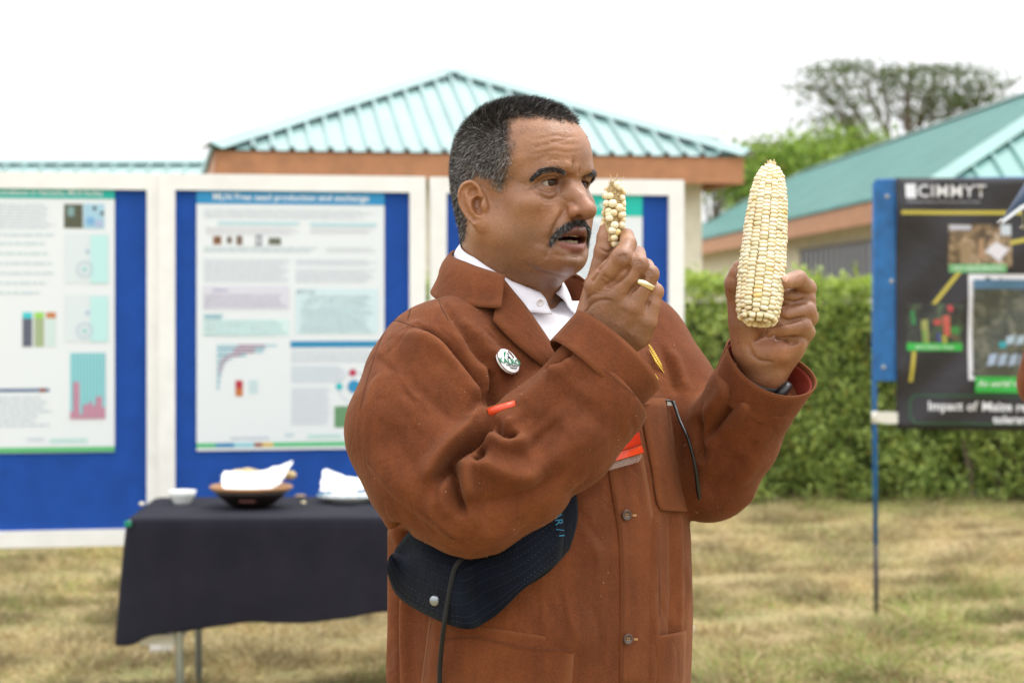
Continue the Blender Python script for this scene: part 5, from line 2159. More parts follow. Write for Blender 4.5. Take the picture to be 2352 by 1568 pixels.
    for zone, ang, n, dep in (((840, 720, 1060, 1000), 55, 26, 0.0022), ((1080, 880, 1420, 1120), -45, 26, 0.0022), ((940, 1290, 1400, 1560), 80, 26, 0.0020), ((1430, 930, 1570, 1560), 85, 22, 0.0020), ((1600, 900, 1800, 1150), -60, 18, 0.0022), ((1040, 700, 1200, 850), 50, 10, 0.0018)):
        for _ in range(n):
            x, y = r.uniform(zone[0], zone[2]), r.uniform(zone[1], zone[3])
            a = R(ang + r.gauss(0, 16))
            l = r.uniform(25, 70)
            c = r.uniform(-10, 10)
            q = [(x - l * math.cos(a), y - l * math.sin(a)), (x + c * math.sin(a), y - c * math.cos(a)), (x + l * math.cos(a), y + l * math.sin(a))]
            w = r.uniform(0.004, 0.009)
            k(q, w, -dep * r.uniform(0.3, 0.9))
            k([(u + 9 * math.sin(a), v - 9 * math.cos(a)) for u, v in q], w * 1.2, dep * r.uniform(0.2, 0.7))
    # ---- far sleeve
    k([(1728, 840), (1700, 890), (1672, 935), (1640, 975), (1605, 1010)], 0.0055, -0.020)
    k([(1700, 835), (1672, 890), (1640, 935), (1605, 960)], 0.012, 0.007)
    k([(1745, 870), (1720, 920), (1690, 970), (1655, 1010)], 0.011, 0.006)
    k([(1600, 950), (1596, 1010), (1612, 1065)], 0.008, -0.016)
    k([(1760, 980), (1730, 1060), (1690, 1120)], 0.015, 0.005)
    k([(1700, 1040), (1660, 1100), (1610, 1130)], 0.015, -0.006)
    k([(1730, 848), (1790, 895), (1845, 905)], 0.002, -0.0014, taper=False)
    k([(1540, 800), (1560, 850), (1575, 900)], 0.008, 0.005)
    k([(1518, 790), (1540, 850), (1555, 910)], 0.006, -0.006)
    return S.apply()


def build_jacket():
    V, Q = mesh_sdf(jacket_sdf, (-0.26, 2.20, 0.73), (0.46, 2.86, 1.56), 0.0030, blk=7)
    V = relax(V, Q, 3, 0.5)
    S = Sculpt(V, Q)
    S.sharp = 1.25
    V = sculpt_jacket(S)
    V = relax(V, Q, 1, 0.4)
    return V, Q


# ------------------------------------------------------------------ hands
HAND_R = dict(
    palm=[[(1330, 880, 2.388, .026), (1378, 800, 2.394, .0265)], [(1378, 800, 2.394, .0255), (1386, 700, 2.384, .021), (1370, 655, 2.376, .0150)], [(1385, 795, 2.394, .0255), (1412, 730, 2.378, .0205), (1412, 680, 2.366, .0150)],
          [(1395, 795, 2.396, .0250), (1440, 745, 2.378, .0205), (1453, 706, 2.364, .0148)], [(1400, 795, 2.398, .0240), (1462, 765, 2.380, .0195), (1484, 738, 2.370, .0138)],
          [(1378, 800, 2.40, .024), (1352, 738, 2.402, .0185), (1368, 655, 2.406, .0135)], [(1440, 690, 2.385, .018), (1400, 690, 2.395, .018)]],
    fingers=[[(1370, 655, 2.376, .0148), (1400, 622, 2.364, .0128), (1428, 592, 2.357, .0124), (1443, 560, 2.374, .0102), (1440, 540, 2.390, .0085)],
             [(1412, 680, 2.366, .0146), (1442, 640, 2.360, .0122), (1466, 608, 2.360, .0118), (1464, 584, 2.392, .0100), (1440, 585, 2.412, .0085)],
             [(1453, 706, 2.364, .0144), (1474, 662, 2.362, .0116), (1491, 630, 2.365, .0112), (1484, 612, 2.398, .0095), (1456, 618, 2.42, .0082)],
             [(1484, 738, 2.370, .0134), (1497, 700, 2.370, .0104), (1504, 670, 2.373, .0100), (1496, 655, 2.402, .0086), (1472, 660, 2.42, .0076)],
             [(1368, 655, 2.406, .0132), (1380, 608, 2.404, .0116), (1388, 578, 2.402, .0118), (1391, 545, 2.403, .0108), (1392, 527, 2.404, .0086)]])
HAND_L = dict(
    palm=[[(1715, 930, 2.545, .027), (1752, 852, 2.505, .0265)], [(1752, 852, 2.505, .026), (1765, 790, 2.50, .022), (1800, 702, 2.515, .0155)], [(1756, 848, 2.505, .025), (1800, 780, 2.505, .020), (1824, 726, 2.515, .0150)],
          [(1760, 845, 2.505, .025), (1806, 790, 2.50, .020), (1834, 752, 2.508, .0148)], [(1762, 842, 2.505, .0245), (1812, 800, 2.495, .0195), (1832, 782, 2.494, .0142)],
          [(1752, 850, 2.50, .0245), (1722, 800, 2.488, .0225), (1708, 740, 2.478, .0195), (1697, 692, 2.472, .0148)], [(1735, 812, 2.485, .0215), (1790, 800, 2.478, .0205), (1822, 786, 2.478, .0165)], [(1735, 760, 2.495, .0205), (1790, 735, 2.50, .019)]],
    fingers=[[(1800, 702, 2.515, .0150), (1845, 680, 2.500, .0124), (1852, 662, 2.476, .0116), (1834, 640, 2.436, .0106), (1803, 647, 2.412, .0092)],
             [(1824, 726, 2.515, .0146), (1852, 700, 2.500, .0122), (1850, 686, 2.474, .0116), (1808, 680, 2.456, .0106), (1778, 690, 2.462, .0090)],
             [(1834, 752, 2.508, .0144), (1858, 728, 2.492, .0120), (1852, 714, 2.466, .0116), (1802, 722, 2.449, .0108), (1760, 740, 2.452, .0090)],
             [(1832, 782, 2.494, .0138), (1852, 762, 2.482, .0110), (1843, 748, 2.461, .0108), (1797, 752, 2.447, .0102), (1768, 760, 2.449, .0086)],
             [(1697, 692, 2.472, .0144), (1688, 668, 2.464, .0120), (1688, 650, 2.457, .0122), (1694, 628, 2.453, .0108), (1698, 614, 2.452, .0088)]])


def hand_sdf(H):
    pal = [([A3(*q[:3]) for q in c], [q[3] for q in c]) for c in H['palm']]
    fin = [([A3(*q[:3]) for q in c], [q[3] for q in c]) for c in H['fingers']]

    def f(p):
        d = None
        for P_, R_ in pal:
            q = chain(p, P_, R_)
            d = q if d is None else smin(d, q, 0.010)
        for i, (P_, R_) in enumerate(fin):
            q = None
            for j in range(len(P_) - 1):
                c = cap(p, P_[j], P_[j + 1], R_[j], R_[j + 1])
                q = c if q is None else smin(q, c, 0.0022)
            # knuckles
            q = smin(q, sph(p, P_[2], R_[2] * 1.07), 0.003)
            d = smin(d, q, 0.0014)
        return d
    lo = np.min([np.min(c[0], 0) for c in pal + fin], 0) - 0.035
    hi = np.max([np.max(c[0], 0) for c in pal + fin], 0) + 0.035
    return f, lo, hi


def build_hand(H, right):
    f, lo, hi = hand_sdf(H)
    V, Q = mesh_sdf(f, lo, hi, 0.0015)
    V = relax(V, Q, 2, 0.4)
    S = Sculpt(V, Q)
    S.sharp = 1.3
    k = S.stroke
    if right:
        for y, a in ((586, 1.0), (590, 1), (595, .8)):
            k([(1419, y + 3), (1430, y - 1), (1442, y + 2)], 0.0009, -0.0018 * a)
        for x, y in ((1466, 600), (1468, 606), (1490, 622), (1493, 628)):
            k([(x - 9, y + 3), (x, y - 1), (x + 9, y + 3)], 0.0009, -0.0013)
        k([(1406, 574), (1396, 580), (1376, 570)], 0.0011, -0.0026)
        k([(1370, 622), (1380, 612), (1398, 590)], 0.0022, -0.0040)
        k([(1358, 648), (1364, 640), (1376, 622)], 0.0020, -0.0032)
        k([(1402, 652), (1430, 636), (1448, 608)], 0.0024, -0.0062)
        k([(1446, 672), (1468, 650), (1480, 632)], 0.0022, -0.0050)
        k([(1486, 702), (1492, 690)], 0.0020, -0.0032)
        for q in ([(1346, 690), (1362, 676), (1388, 676)], [(1350, 706), (1376, 690), (1410, 690)], [(1366, 668), (1392, 668), (1412, 656)], [(1340, 720), (1356, 704)], [(1380, 640), (1392, 652), (1404, 662)], [(1385, 632), (1398, 642)]):
            k(q, 0.0014, -0.0016)
        k([(1414, 692), (1404, 740), (1396, 780)], 0.004, 0.0010)
        k([(1450, 718), (1432, 760), (1412, 785)], 0.004, 0.0009)
        k([(1432, 706), (1420, 745)], 0.005, -0.0010)
        k([(1470, 736), (1446, 764)], 0.005, -0.0008)
    else:
        k([(1796, 690), (1826, 694), (1852, 686)], 0.0020, -0.0042)
        k([(1782, 726), (1812, 736), (1850, 728)], 0.0020, -0.0046)
        k([(1758, 752), (1790, 744), (1830, 738)], 0.0018, -0.0030)
        k([(1768, 772), (1800, 778), (1836, 786)], 0.0022, -0.0052)
        k([(1762, 752), (1752, 770), (1730, 785)], 0.0024, -0.0054)
        k([(1800, 772), (1815, 790), (1838, 784)], 0.0018, -0.0026)
        k([(1694, 722), (1716, 730), (1740, 735)], 0.0016, -0.0010)
        k([(1695, 738), (1715, 744), (1735, 746)], 0.0016, -0.0009)
        k([(1722, 808), (1745, 828), (1778, 832)], 0.0022, -0.0030)
        k([(1718, 785), (1722, 800), (1732, 818)], 0.003, -0.0034)
        k([(1802, 706), (1806, 716)], 0.0012, -0.0008)
        k([(1838, 632), (1832, 646)], 0.0012, -0.0008)
        k([(1808, 632), (1800, 640), (1802, 650)], 0.0010, -0.0009)
    V = S.apply()
    n = len(V)
    C = np.tile(np.array((0.285, 0.130, 0.064)), (n, 1))
    if right:
        D = (0.19, 0.082, 0.042)
        for q in ([(1431, 589)], [(1468, 606)], [(1491, 626)], [(1410, 690), (1450, 720)], [(1430, 770), (1480, 750)], [(1360, 690), (1400, 680)]):
            S.paint(C, q, 0.010, D, 0.5)
        S.paint(C, [(1395, 770), (1440, 780)], 0.03, (0.23, 0.105, 0.052), 0.6)
        S.paint(C, [(1440, 540)], 0.008, (0.44, 0.24, 0.14), 0.6)
        S.paint(C, [(1388, 545)], 0.012, (0.38, 0.185, 0.10), 0.6)
    else:
        S.paint(C, [(1735, 790), (1800, 790)], 0.02, (0.40, 0.19, 0.11), 0.6)
        S.paint(C, [(1770, 785), (1800, 800)], 0.014, (0.42, 0.165, 0.10), 0.5)
        S.paint(C, [(1850, 690), (1850, 740)], 0.012, (0.22, 0.095, 0.05), 0.5)
        S.paint(C, [(1812, 640)], 0.010, (0.46, 0.24, 0.15), 0.6)
        S.paint(C, [(1700, 720), (1730, 730)], 0.015, (0.27, 0.12, 0.072), 0.6)
        S.paint(C, [(1748, 850)], 0.02, (0.24, 0.11, 0.062), 0.6)
    return V, Q, C


# ------------------------------------------------------------------ clothes laid on the grown surfaces
def lay(bvh, left, right, nu, nv, off, bulge=0.0, d0=2.45):
    """rows of points on a surface between two lines seen on it; off lifts it, bulge rolls the middle outwards"""
    Lp, Rp = spline([(*q, 0) for q in left], nv), spline([(*q, 0) for q in right], nv)
    rows, last = [], None
    for j in range(nv):
        row = []
        for i in range(nu):
            u = i / (nu - 1)
            px, py = (Lp[j] * (1 - u) + Rp[j] * u)[:2]
            dirv = (at(px, py, 1.0) - Vector((0, 0, CAMH))).normalized()
            hit, nrm, _, _ = bvh.ray_cast(Vector((0, 0, CAMH)), dirv)
            if hit is None:
                hit, nrm = at(px, py, last if last else d0), -dirv
            last = hit.y
            if nrm.dot(dirv) > 0: nrm = -nrm
            n2 = (nrm - dirv * 0.6).normalized()
            row.append(hit + n2 * (off + bulge * math.sin(math.pi * u)))
        rows.append(row)
    return rows


def flip_trunk(v):
    """mirror across the middle of the trunk"""
    q = np.array(v) - np.array((TO.x, TO.y, 0))
    r = q @ TR - 0.008
    return Vector(np.array(v) - 2 * r * TR)


def neck_ring(phi, rho, z):
    zl = z - HEAD_O.z
    f0 = np.interp(zl, [-0.23, -0.05], [-0.030, -0.010])
    return Vector(head_to_world((-rho * math.sin(phi), f0 + rho * math.cos(phi), zl))[0])


def collar(name, mat, parent, front, z_top, z_bot, r_top, r_bot, thick, roll=0.004):
    """a turned-down collar right round the neck; tables run over the angle from the front"""
    n = 72
    rows = []
    A = [front, 45, 90, 135, 180]
    for t in range(8):
        u = t / 7
        row = []
        for i in range(n + 1):
            a = -180 + (180 - front) * 0
            s = i / n * 2 - 1                                     # -1 .. 1 round the back
            ph = 180 - abs(s) * (180 - front)
            zt, zb = np.interp(ph, A, z_top), np.interp(ph, A, z_bot)
            rt, rb = np.interp(ph, A, r_top), np.interp(ph, A, r_bot)
            phi = R(ph) * (1 if s < 0 else -1)
            if s >= 0: phi = -R(ph)
            row.append(neck_ring(phi, rt + (rb - rt) * u + roll * math.sin(math.pi * min(1, u * 1.6)), zt + (zb - zt) * u))
        rows.append(row)
    return solid_sheet(name, rows, thick, mat, parent)


def cuff_tube(name, wrist, axis, r0, r1, length, mat, parent, squash, seed, thick=0.0022):
    """a loose open sleeve end round an axis"""
    rr = np.random.default_rng(seed)
    ax = Vector(axis).normalized()
    u = ax.cross(Vector((0, 1, 0.2))).normalized()
    v = ax.cross(u).normalized()
    n, m = 48, 9
    w = rr.normal(0, 1, 6)
    rows = []
    for j in range(m):
        t = j / (m - 1)
        c = Vector(wrist) - ax * length * (1 - t)
        row = []
        for i in range(n + 1):
            a = 2 * math.pi * i / n
            r = r0 + (r1 - r0) * t + 0.0022 * t * (w[0] * math.sin(2 * a + w[1]) + w[2] * 0.6 * math.sin(3 * a + w[3]))
            row.append(c + u * math.cos(a) * r * (1 + squash * t) + v * math.sin(a) * r * (1 - squash * t) + ax * (0.002 * math.sin(2 * a + w[4]) * t))
        rows.append(row)
    mb = MB()
    mb.grid(rows)
    o = mb.build(name, mat, parent, True)
    modify(o, 'SOLIDIFY', thickness=thick, offset=0.0)
    return o


def button(name, mat, parent, loc, nrm, rad, thread):
    mb = MB()
    pr = [(0.0001, 0.35), (0.62, 0.32), (0.70, 0.50), (0.88, 0.55), (1.0, 0.35), (1.0, 0.0), (0.0001, 0.0)]
    mb.lathe([(r * rad, z * rad * 0.5) for r, z in pr], 20)
    o = mb.build(name, mat, parent, True)
    q = Vector(nrm).to_track_quat('Z', 'Y')
    o.rotation_euler = q.to_euler()
    o.location = loc
    for sx, sy in ((-1, -1), (-1, 1), (1, -1), (1, 1)):
        h = MB()
        h.lathe([(0.0001, 0.004 * 0.05 + rad * 0.19), (rad * 0.11, rad * 0.19)], 8, (sx * rad * 0.2, sy * rad * 0.2, 0))
        h.build('thread_hole', thread, o)
    return o


def dress(person):
    out = {}
    V, Q = build_jacket()
    jk = link('jacket', mesh_np('jacket', V, Q), M_JACKET, person, True)
    jk['label'] = 'loose brown cotton work coat with lapels and patch pockets'
    Vf, Qf = mesh_sdf(front_sdf, (-0.26, 2.20, 0.73), (0.40, 2.86, 1.56), 0.008, blk=4)
    Vf = relax(Vf, Qf, 2)
    FB = bvh_of(Vf, Qf)
    JB = bvh_of(V, Q)
    out['front'], out['jacket'] = FB, JB
    # nap: fine loose fibres standing off the cotton
    n = 42000
    p, f = scatter(V, Q, np.ones(len(Q)), n, 77)
    N = vnormals(V, Q)[Q[f]].mean(1)
    rr = np.random.default_rng(78)
    D = N + rr.normal(0, 0.7, (n, 3))
    D /= np.linalg.norm(D, axis=1, keepdims=True)
    cols = np.array((0.17, 0.058, 0.022)) * rr.uniform(0.6, 1.5, (n, 1))
    pale = rr.random(n) < 0.02
    cols[pale] = np.array((0.60, 0.42, 0.28)) * rr.uniform(0.7, 1.2, (pale.sum(), 1))
    Vn, Fn, Cn = strands(p, D, rr.uniform(0.0008, 0.0024, n), np.where(pale, 0.00030, 0.00014), cols, np.zeros((n, 3)), 1)
    link('nap', mesh_np('nap', Vn, Fn, Cn), M_HAIR, jk)['kind'] = 'stuff'
    # cuffs
    cr = cuff_tube('cuff', WRIST_R, AXIS_R, 0.0655, 0.0632, 0.050, M_JACKET, jk, 0.04, 4)
    cl = cuff_tube('cuff', WRIST_L, AXIS_L, 0.0570, 0.0555, 0.046, M_JACKET, jk, 0.10, 9)
    li = cuff_tube('cuff_lining', Vector(WRIST_L) - Vector(AXIS_L) * 0.006, AXIS_L, 0.0520, 0.0525, 0.038, M_LINING, jk, 0.10, 9, 0.001)
    li['label'] = 'red lining inside the open cuff'
    # shirt
    def shirt_sdf(p):
        q = p - np.array((TO.x, TO.y, 0), np.float32)
        f, r = q @ TF.astype(np.float32), q @ TR.astype(np.float32)
        d = torso_sdf(p, -0.007)
        d = np.maximum(d, np.maximum(0.005 - f, np.maximum(np.abs(r) - 0.15, np.maximum(1.33 - p[:, 2], p[:, 2] - 1.505))))
        thr = np.minimum(cap(p, np.array(tw(0.03, 0.026, 1.56), np.float32), np.array(tw(0.085, 0.020, 1.505), np.float32), 0.062, 0.026), cap(p, np.array(tw(0.085, 0.020, 1.505), np.float32), np.array(tw(0.118, 0.014, 1.455), np.float32), 0.022, 0.003))
        return smax(d, -thr, 0.004)
    Vs, Qs = mesh_sdf(shirt_sdf, (-0.26, 2.20, 1.30), (0.40, 2.80, 1.53), 0.004, blk=5)
    Vs = relax(Vs, Qs, 2, 0.5)
    sh = link('shirt', mesh_np('shirt', Vs, Qs), M_SHIRT, person, True)
    sh['label'] = 'white shirt open at the neck'
    collar('shirt_collar', M_SHIRT, sh, 13, [1.514, 1.528, 1.558, 1.576, 1.584], [1.488, 1.492, 1.518, 1.540, 1.548], [0.070, 0.069, 0.066, 0.064, 0.064], [0.098, 0.088, 0.080, 0.074, 0.073], 0.0016, 0.003)
    # shirt front edge (button stand) seen beside the throat
    # jacket collar
    collar('collar', M_JACKET, jk, 52, [1.532, 1.532, 1.552, 1.566, 1.572], [1.494, 1.494, 1.500, 1.520, 1.528], [0.096, 0.096, 0.082, 0.074, 0.072], [0.136, 0.136, 0.112, 0.094, 0.090], 0.0026, 0.004)
    # lapels
    rows = lay(FB, [(1147, 634), (1178, 676), (1211, 721), (1268, 806), (1298, 850)], [(1128, 742), (1150, 766), (1180, 794), (1245, 845), (1292, 872)], 7, 16, 0.006, 0.004)
    rows = [[Vector(p) for p in r] for r in rows]
    solid_sheet('lapel', rows, 0.0028, M_JACKET, jk)
    solid_sheet('lapel', [[flip_trunk(r[0] + (p - r[0]) * 0.62) for p in r][::-1] for r in rows], 0.0028, M_JACKET, jk)
    # front edge and facing
    rows = lay(FB, [(1372, 930), (1405, 1131), (1422, 1244), (1425, 1394), (1423, 1580)], [(1455, 930), (1490, 1131), (1506, 1244), (1510, 1394), (1508, 1580)], 8, 24, 0.0022)
    solid_sheet('front_facing', rows, 0.0026, M_JACKET, jk)
    # pockets
    rows = lay(FB, [(1474, 917), (1478, 985), (1496, 1080), (1506, 1150), (1516, 1172)], [(1531, 915), (1570, 987), (1584, 1080), (1587, 1140), (1581, 1176)], 8, 14, 0.003, 0.004)
    solid_sheet('chest_pocket', rows, 0.0024, M_JACKET, jk)
    rows = lay(FB, [(988, 1415), (984, 1450), (978, 1500), (966, 1590)], [(1319, 1471), (1318, 1490), (1315, 1530), (1310, 1600)], 16, 10, 0.003, 0.004)
    solid_sheet('hip_pocket', rows, 0.0024, M_JACKET, jk)
    rows = lay(FB, [(1503, 1460), (1502, 1490), (1501, 1590)], [(1573, 1447), (1574, 1480), (1572, 1590)], 8, 10, 0.003, 0.004)
    solid_sheet('hip_pocket', rows, 0.0024, M_JACKET, jk)
    # seams: stitched lines as fine raised threads
    def seam(pts, bv=FB, off=0.006, n=50, rad=0.0006):
        sp = spline([(*q, 0) for q in pts], n)
        c = [shoot(bv, q[0], q[1]) for q in sp]
        c = [Vector(q) + (Vector((0, 0, CAMH)) - Vector(q)).normalized() * off for q in c if q is not None]
        mb = MB()
        for i in range(0, len(c) - 1):                      # separate stitches
            a, b = c[i], c[i + 1]
            mb.tube([a + (b - a) * 0.15, a + (b - a) * 0.8], rad, 4)
        return mb.build('seam', M_THREAD, jk)
    seam([(1412, 1131), (1430, 1244), (1433, 1394), (1431, 1566)], n=110, off=0.0062)
    seam([(1512, 1240), (1516, 1394), (1514, 1566)], n=90, off=0.004)
    seam([(1000, 1466), (1105, 1466), (1203, 1486), (1314, 1492)], n=110, off=0.0085)
    seam([(990, 1430), (984, 1470), (972, 1566)], n=50, off=0.0085)
    seam([(1479, 930), (1535, 928)], n=30, off=0.0085)
    seam([(1463, 962), (1485, 1045), (1503, 1116), (1512, 1160)], n=60, off=0.0085)
    for q, n in (([(940, 745), (905, 737), (880, 767), (856, 830), (838, 890), (826, 940)], 90), ([(955, 664), (945, 700), (936, 735)], 34), ([(945, 748), (985, 758), (1030, 792)], 40), ([(1012, 652), (1008, 690), (1030, 735)], 40), ([(842, 1058), (905, 1130), (985, 1190), (1040, 1238)], 90), ([(1302, 772), (1366, 830), (1430, 884), (1484, 928)], 90), ([(1722, 862), (1770, 900), (1830, 920)], 50), ([(1728, 842), (1700, 890), (1672, 935)], 50)):
        seam(q, JB, 0.0016, n, 0.0005)
    # buttons with thread
    mbt = plain('brown_button', (0.075, 0.042, 0.032), 0.3, 0.2, 200)
    hole = plain('button_thread', (0.45, 0.28, 0.13), 0.9)
    for px, py in ((1433, 1182), (1436, 1466)):
        h = shoot(FB, px, py)
        nn = (Vector((0, 0, CAMH)) - h).normalized()
        nn = (nn * 0.5 + Vector(TF)).normalized()
        button('button', mbt, jk, h + nn * 0.006, nn, 0.0068, hole)
        mb = MB()
        for k in range(7):
            a = shoot(FB, px + 14 + k * 1.3, py - 2.2) + nn * 0.0068
            b = shoot(FB, px + 14 + k * 1.3, py + 2.4) + nn * 0.0068
            mb.tube([a, b], 0.0005, 4)
        mb.build('buttonhole', hole, jk)
    pearl = plain('shirt_button', (0.78, 0.76, 0.80), 0.2)
    p0 = neck_ring(R(26), 0.100, 1.5035)
    nn = (neck_ring(R(26), 0.14, 1.505) - neck_ring(R(26), 0.07, 1.515)).normalized()
    button('button', pearl, sh, p0 + nn * 0.004, nn, 0.0052, M_SHIRT)
    # embroidered badges
    white = plain('badge_cotton', (0.80, 0.80, 0.80), 0.85, 0.05, 300, 0.3)
    green = plain('badge_green', (0.02, 0.20, 0.10), 0.85)
    black = plain('badge_black', (0.02, 0.02, 0.02), 0.85)
    brown = plain('badge_brown', (0.14, 0.035, 0.02), 0.85)
    yellow = plain('yellow_embroidery', (0.78, 0.52, 0.05), 0.6, 0.15, 500, 0.5)

    def frame_at(px, py, bv, dx=14):
        c, ex, ey = shoot(bv, px, py), shoot(bv, px + dx, py), shoot(bv, px, py - dx)
        if bv is FB:                                       # the sewn coat may stand a little prouder
            j = shoot(JB, px, py)
            if j is not None and 0 < c.y - j.y < 0.05:
                sh_ = j - c
                c, ex, ey = c + sh_, ex + sh_, ey + sh_
        X = (ex - c).normalized()
        Y = (ey - c)
        Y = (Y - X * Y.dot(X)).normalized()
        Z = X.cross(Y)
        return Matrix((X, Y, Z)).transposed().to_4x4(), c, Z
    Mx, c, Z = frame_at(1163, 832, JB, 22)
    b = MB()
    b.lathe([(0.0001, 0.0012), (0.0164, 0.0010), (0.0172, 0.0004), (0.0172, -0.002)], 40)
    bd = b.build('badge', white, jk, True)
    bd.matrix_world = Matrix.Translation(c + Z * 0.0032) @ Mx @ Matrix.Rotation(R(-6), 4, 'Z')
    bd['label'] = 'round white embroidered badge'
    rim = MB()
    rim.tube([(0.0172 * math.cos(a), 0.0172 * math.sin(a), 0.001) for a in [2 * math.pi * i / 40 for i in range(41)]], 0.0005, 5)
    rim.build('badge_rim', brown, bd, True)
    for txt, size, loc, m, bo in (('KALRO', 0.0112, (0.0005, -0.002, 0.002), green, 0.0001), ('Kenya Livestock', 0.0030, (0.002, -0.0072, 0.002), black, 0.0), ('Research', 0.0030, (0.003, -0.0105, 0.002), black, 0.0)):
        t = link('lettering', text_mesh(txt, size, extrude=0.0002, bold=bo), m, bd)
        t.location = loc
    g = MB()
    g.tube([(-0.006, 0.004, 0.0018), (-0.003, 0.010, 0.0018), (0.000, 0.0125, 0.0018)], [0.0004, 0.0014, 0.0003], 6)
    g.build('leaf_emblem', green, bd)
    g = MB()
    g.tube([(0.001, 0.0105, 0.0018), (0.0035, 0.0085, 0.0018), (0.001, 0.0065, 0.0018), (0.004, 0.0045, 0.0018)], 0.0005, 6)
    g.tube([(0.0, 0.0042, 0.0018), (0.0045, 0.0036, 0.0018)], 0.0008, 6)
    g.build('flask_emblem', black, bd)
    g = MB()
    g.tube([(0.0045, 0.0135, 0.0018), (0.0085, 0.0095, 0.0018), (0.0105, 0.0045, 0.0018)], 0.0007, 6)
    g.build('stem_emblem', brown, bd)
    # maize ear stitched in yellow, with the end of the lettering below it
    Mx, c, Z = frame_at(1504, 824, FB)
    em = empty('embroidery', (0, 0, 0), 0, jk)
    em.matrix_world = Matrix.Translation(c + Z * 0.003) @ Mx @ Matrix.Rotation(R(28), 4, 'Z') @ Matrix.Diagonal((1.15, 1.15, 0.45, 1.0))
    for k in range(13):
        for sx in (-1, 1):
            g = MB()
            y = 0.017 - k * 0.0027
            wv = 0.0046 * math.sin(math.pi * (k + 2) / 16)
            g.tube([(0, y - 0.001, 0), (sx * wv, y + 0.0015, 0.0003)], [0.0009, 0.0007], 5)
            g.build('stitch', yellow, em)
    g = MB()
    g.tube([(-0.007, 0.016, 0), (-0.009, 0.0, 0), (-0.005, -0.018, 0)], [0.0006, 0.0024, 0.0006], 6)
    g.build('stitched_leaf', yellow, em)
    Mx, c, Z = frame_at(1505, 872, FB)
    tx = link('lettering', text_mesh('CIMMYT', 0.0165, 'RIGHT', extrude=0.0004, bold=0.0003), yellow, jk)
    tx.matrix_world = Matrix.Translation(c + (shoot(FB, 1530, 872) - shoot(FB, 1505, 872)) + Z * 0.004) @ Mx
    # trousers and shoes, below the picture
    ct = plain('grey_trouser_cloth', (0.06, 0.06, 0.065), 0.9, 0.15, 60)
    cs = plain('shoe_leather', (0.03, 0.022, 0.018), 0.4)

    def tr_sdf(p):
        d = None
        for s in (-1, 1):
            q = chain(p, [np.array(tw(0.0, 0.09 * s, 0.92)), np.array(tw(0.015, 0.11 * s, 0.5)), np.array(tw(-0.01, 0.115 * s, 0.07))], [0.11, 0.082, 0.065])
            d = q if d is None else smin(d, q, 0.02)
        return np.maximum(smin(d, cap(p, np.array(tw(0, -0.09, 0.93)), np.array(tw(0, 0.09, 0.93)), 0.11), 0.04), 0.03 - p[:, 2])
    Vt, Qt = mesh_sdf(tr_sdf, (-0.4, 2.2, 0.0), (0.5, 2.95, 1.1), 0.014, blk=4)
    link('trousers', mesh_np('trousers', relax(Vt, Qt, 2), Qt), ct, person, True)
    for s in (-1, 1):
        def so(p, s=s):
            return np.maximum(smin(ell((p - np.array(tw(0.05, 0.12 * s, 0.035), np.float32)) @ np.array([TF, TR, (0, 0, 1)], np.float32).T, (0, 0, 0), (0.135, 0.048, 0.045)), cap(p, np.array(tw(-0.02, 0.12 * s, 0.05)), np.array(tw(-0.02, 0.12 * s, 0.11)), 0.045), 0.02), -p[:, 2])
        Vt, Qt = mesh_sdf(so, np.array(tw(0.05, 0.12 * s, 0)) - 0.2, np.array(tw(0.05, 0.12 * s, 0.16)) + 0.2, 0.008, blk=4)
        link('shoe', mesh_np('shoe', relax(Vt, Qt, 2), Qt), cs, person, True)
    return out


def body_under(p):
    """chest, arms and legs under the clothes"""
    d = torso_sdf(p, -0.028)
    for P_, R_ in ((APR, ARR), (APL, ARL)):
        d = smin(d, chain(p, P_[:-1], [r * 0.55 for r in R_[:-1]]), 0.02)
    for s in (-1, 1):
        d = smin(d, chain(p, [np.array(tw(0.0, 0.09 * s, 0.85)), np.array(tw(0.015, 0.11 * s, 0.5)), np.array(tw(-0.01, 0.115 * s, 0.08))], [0.09, 0.06, 0.045]), 0.02)
    return d


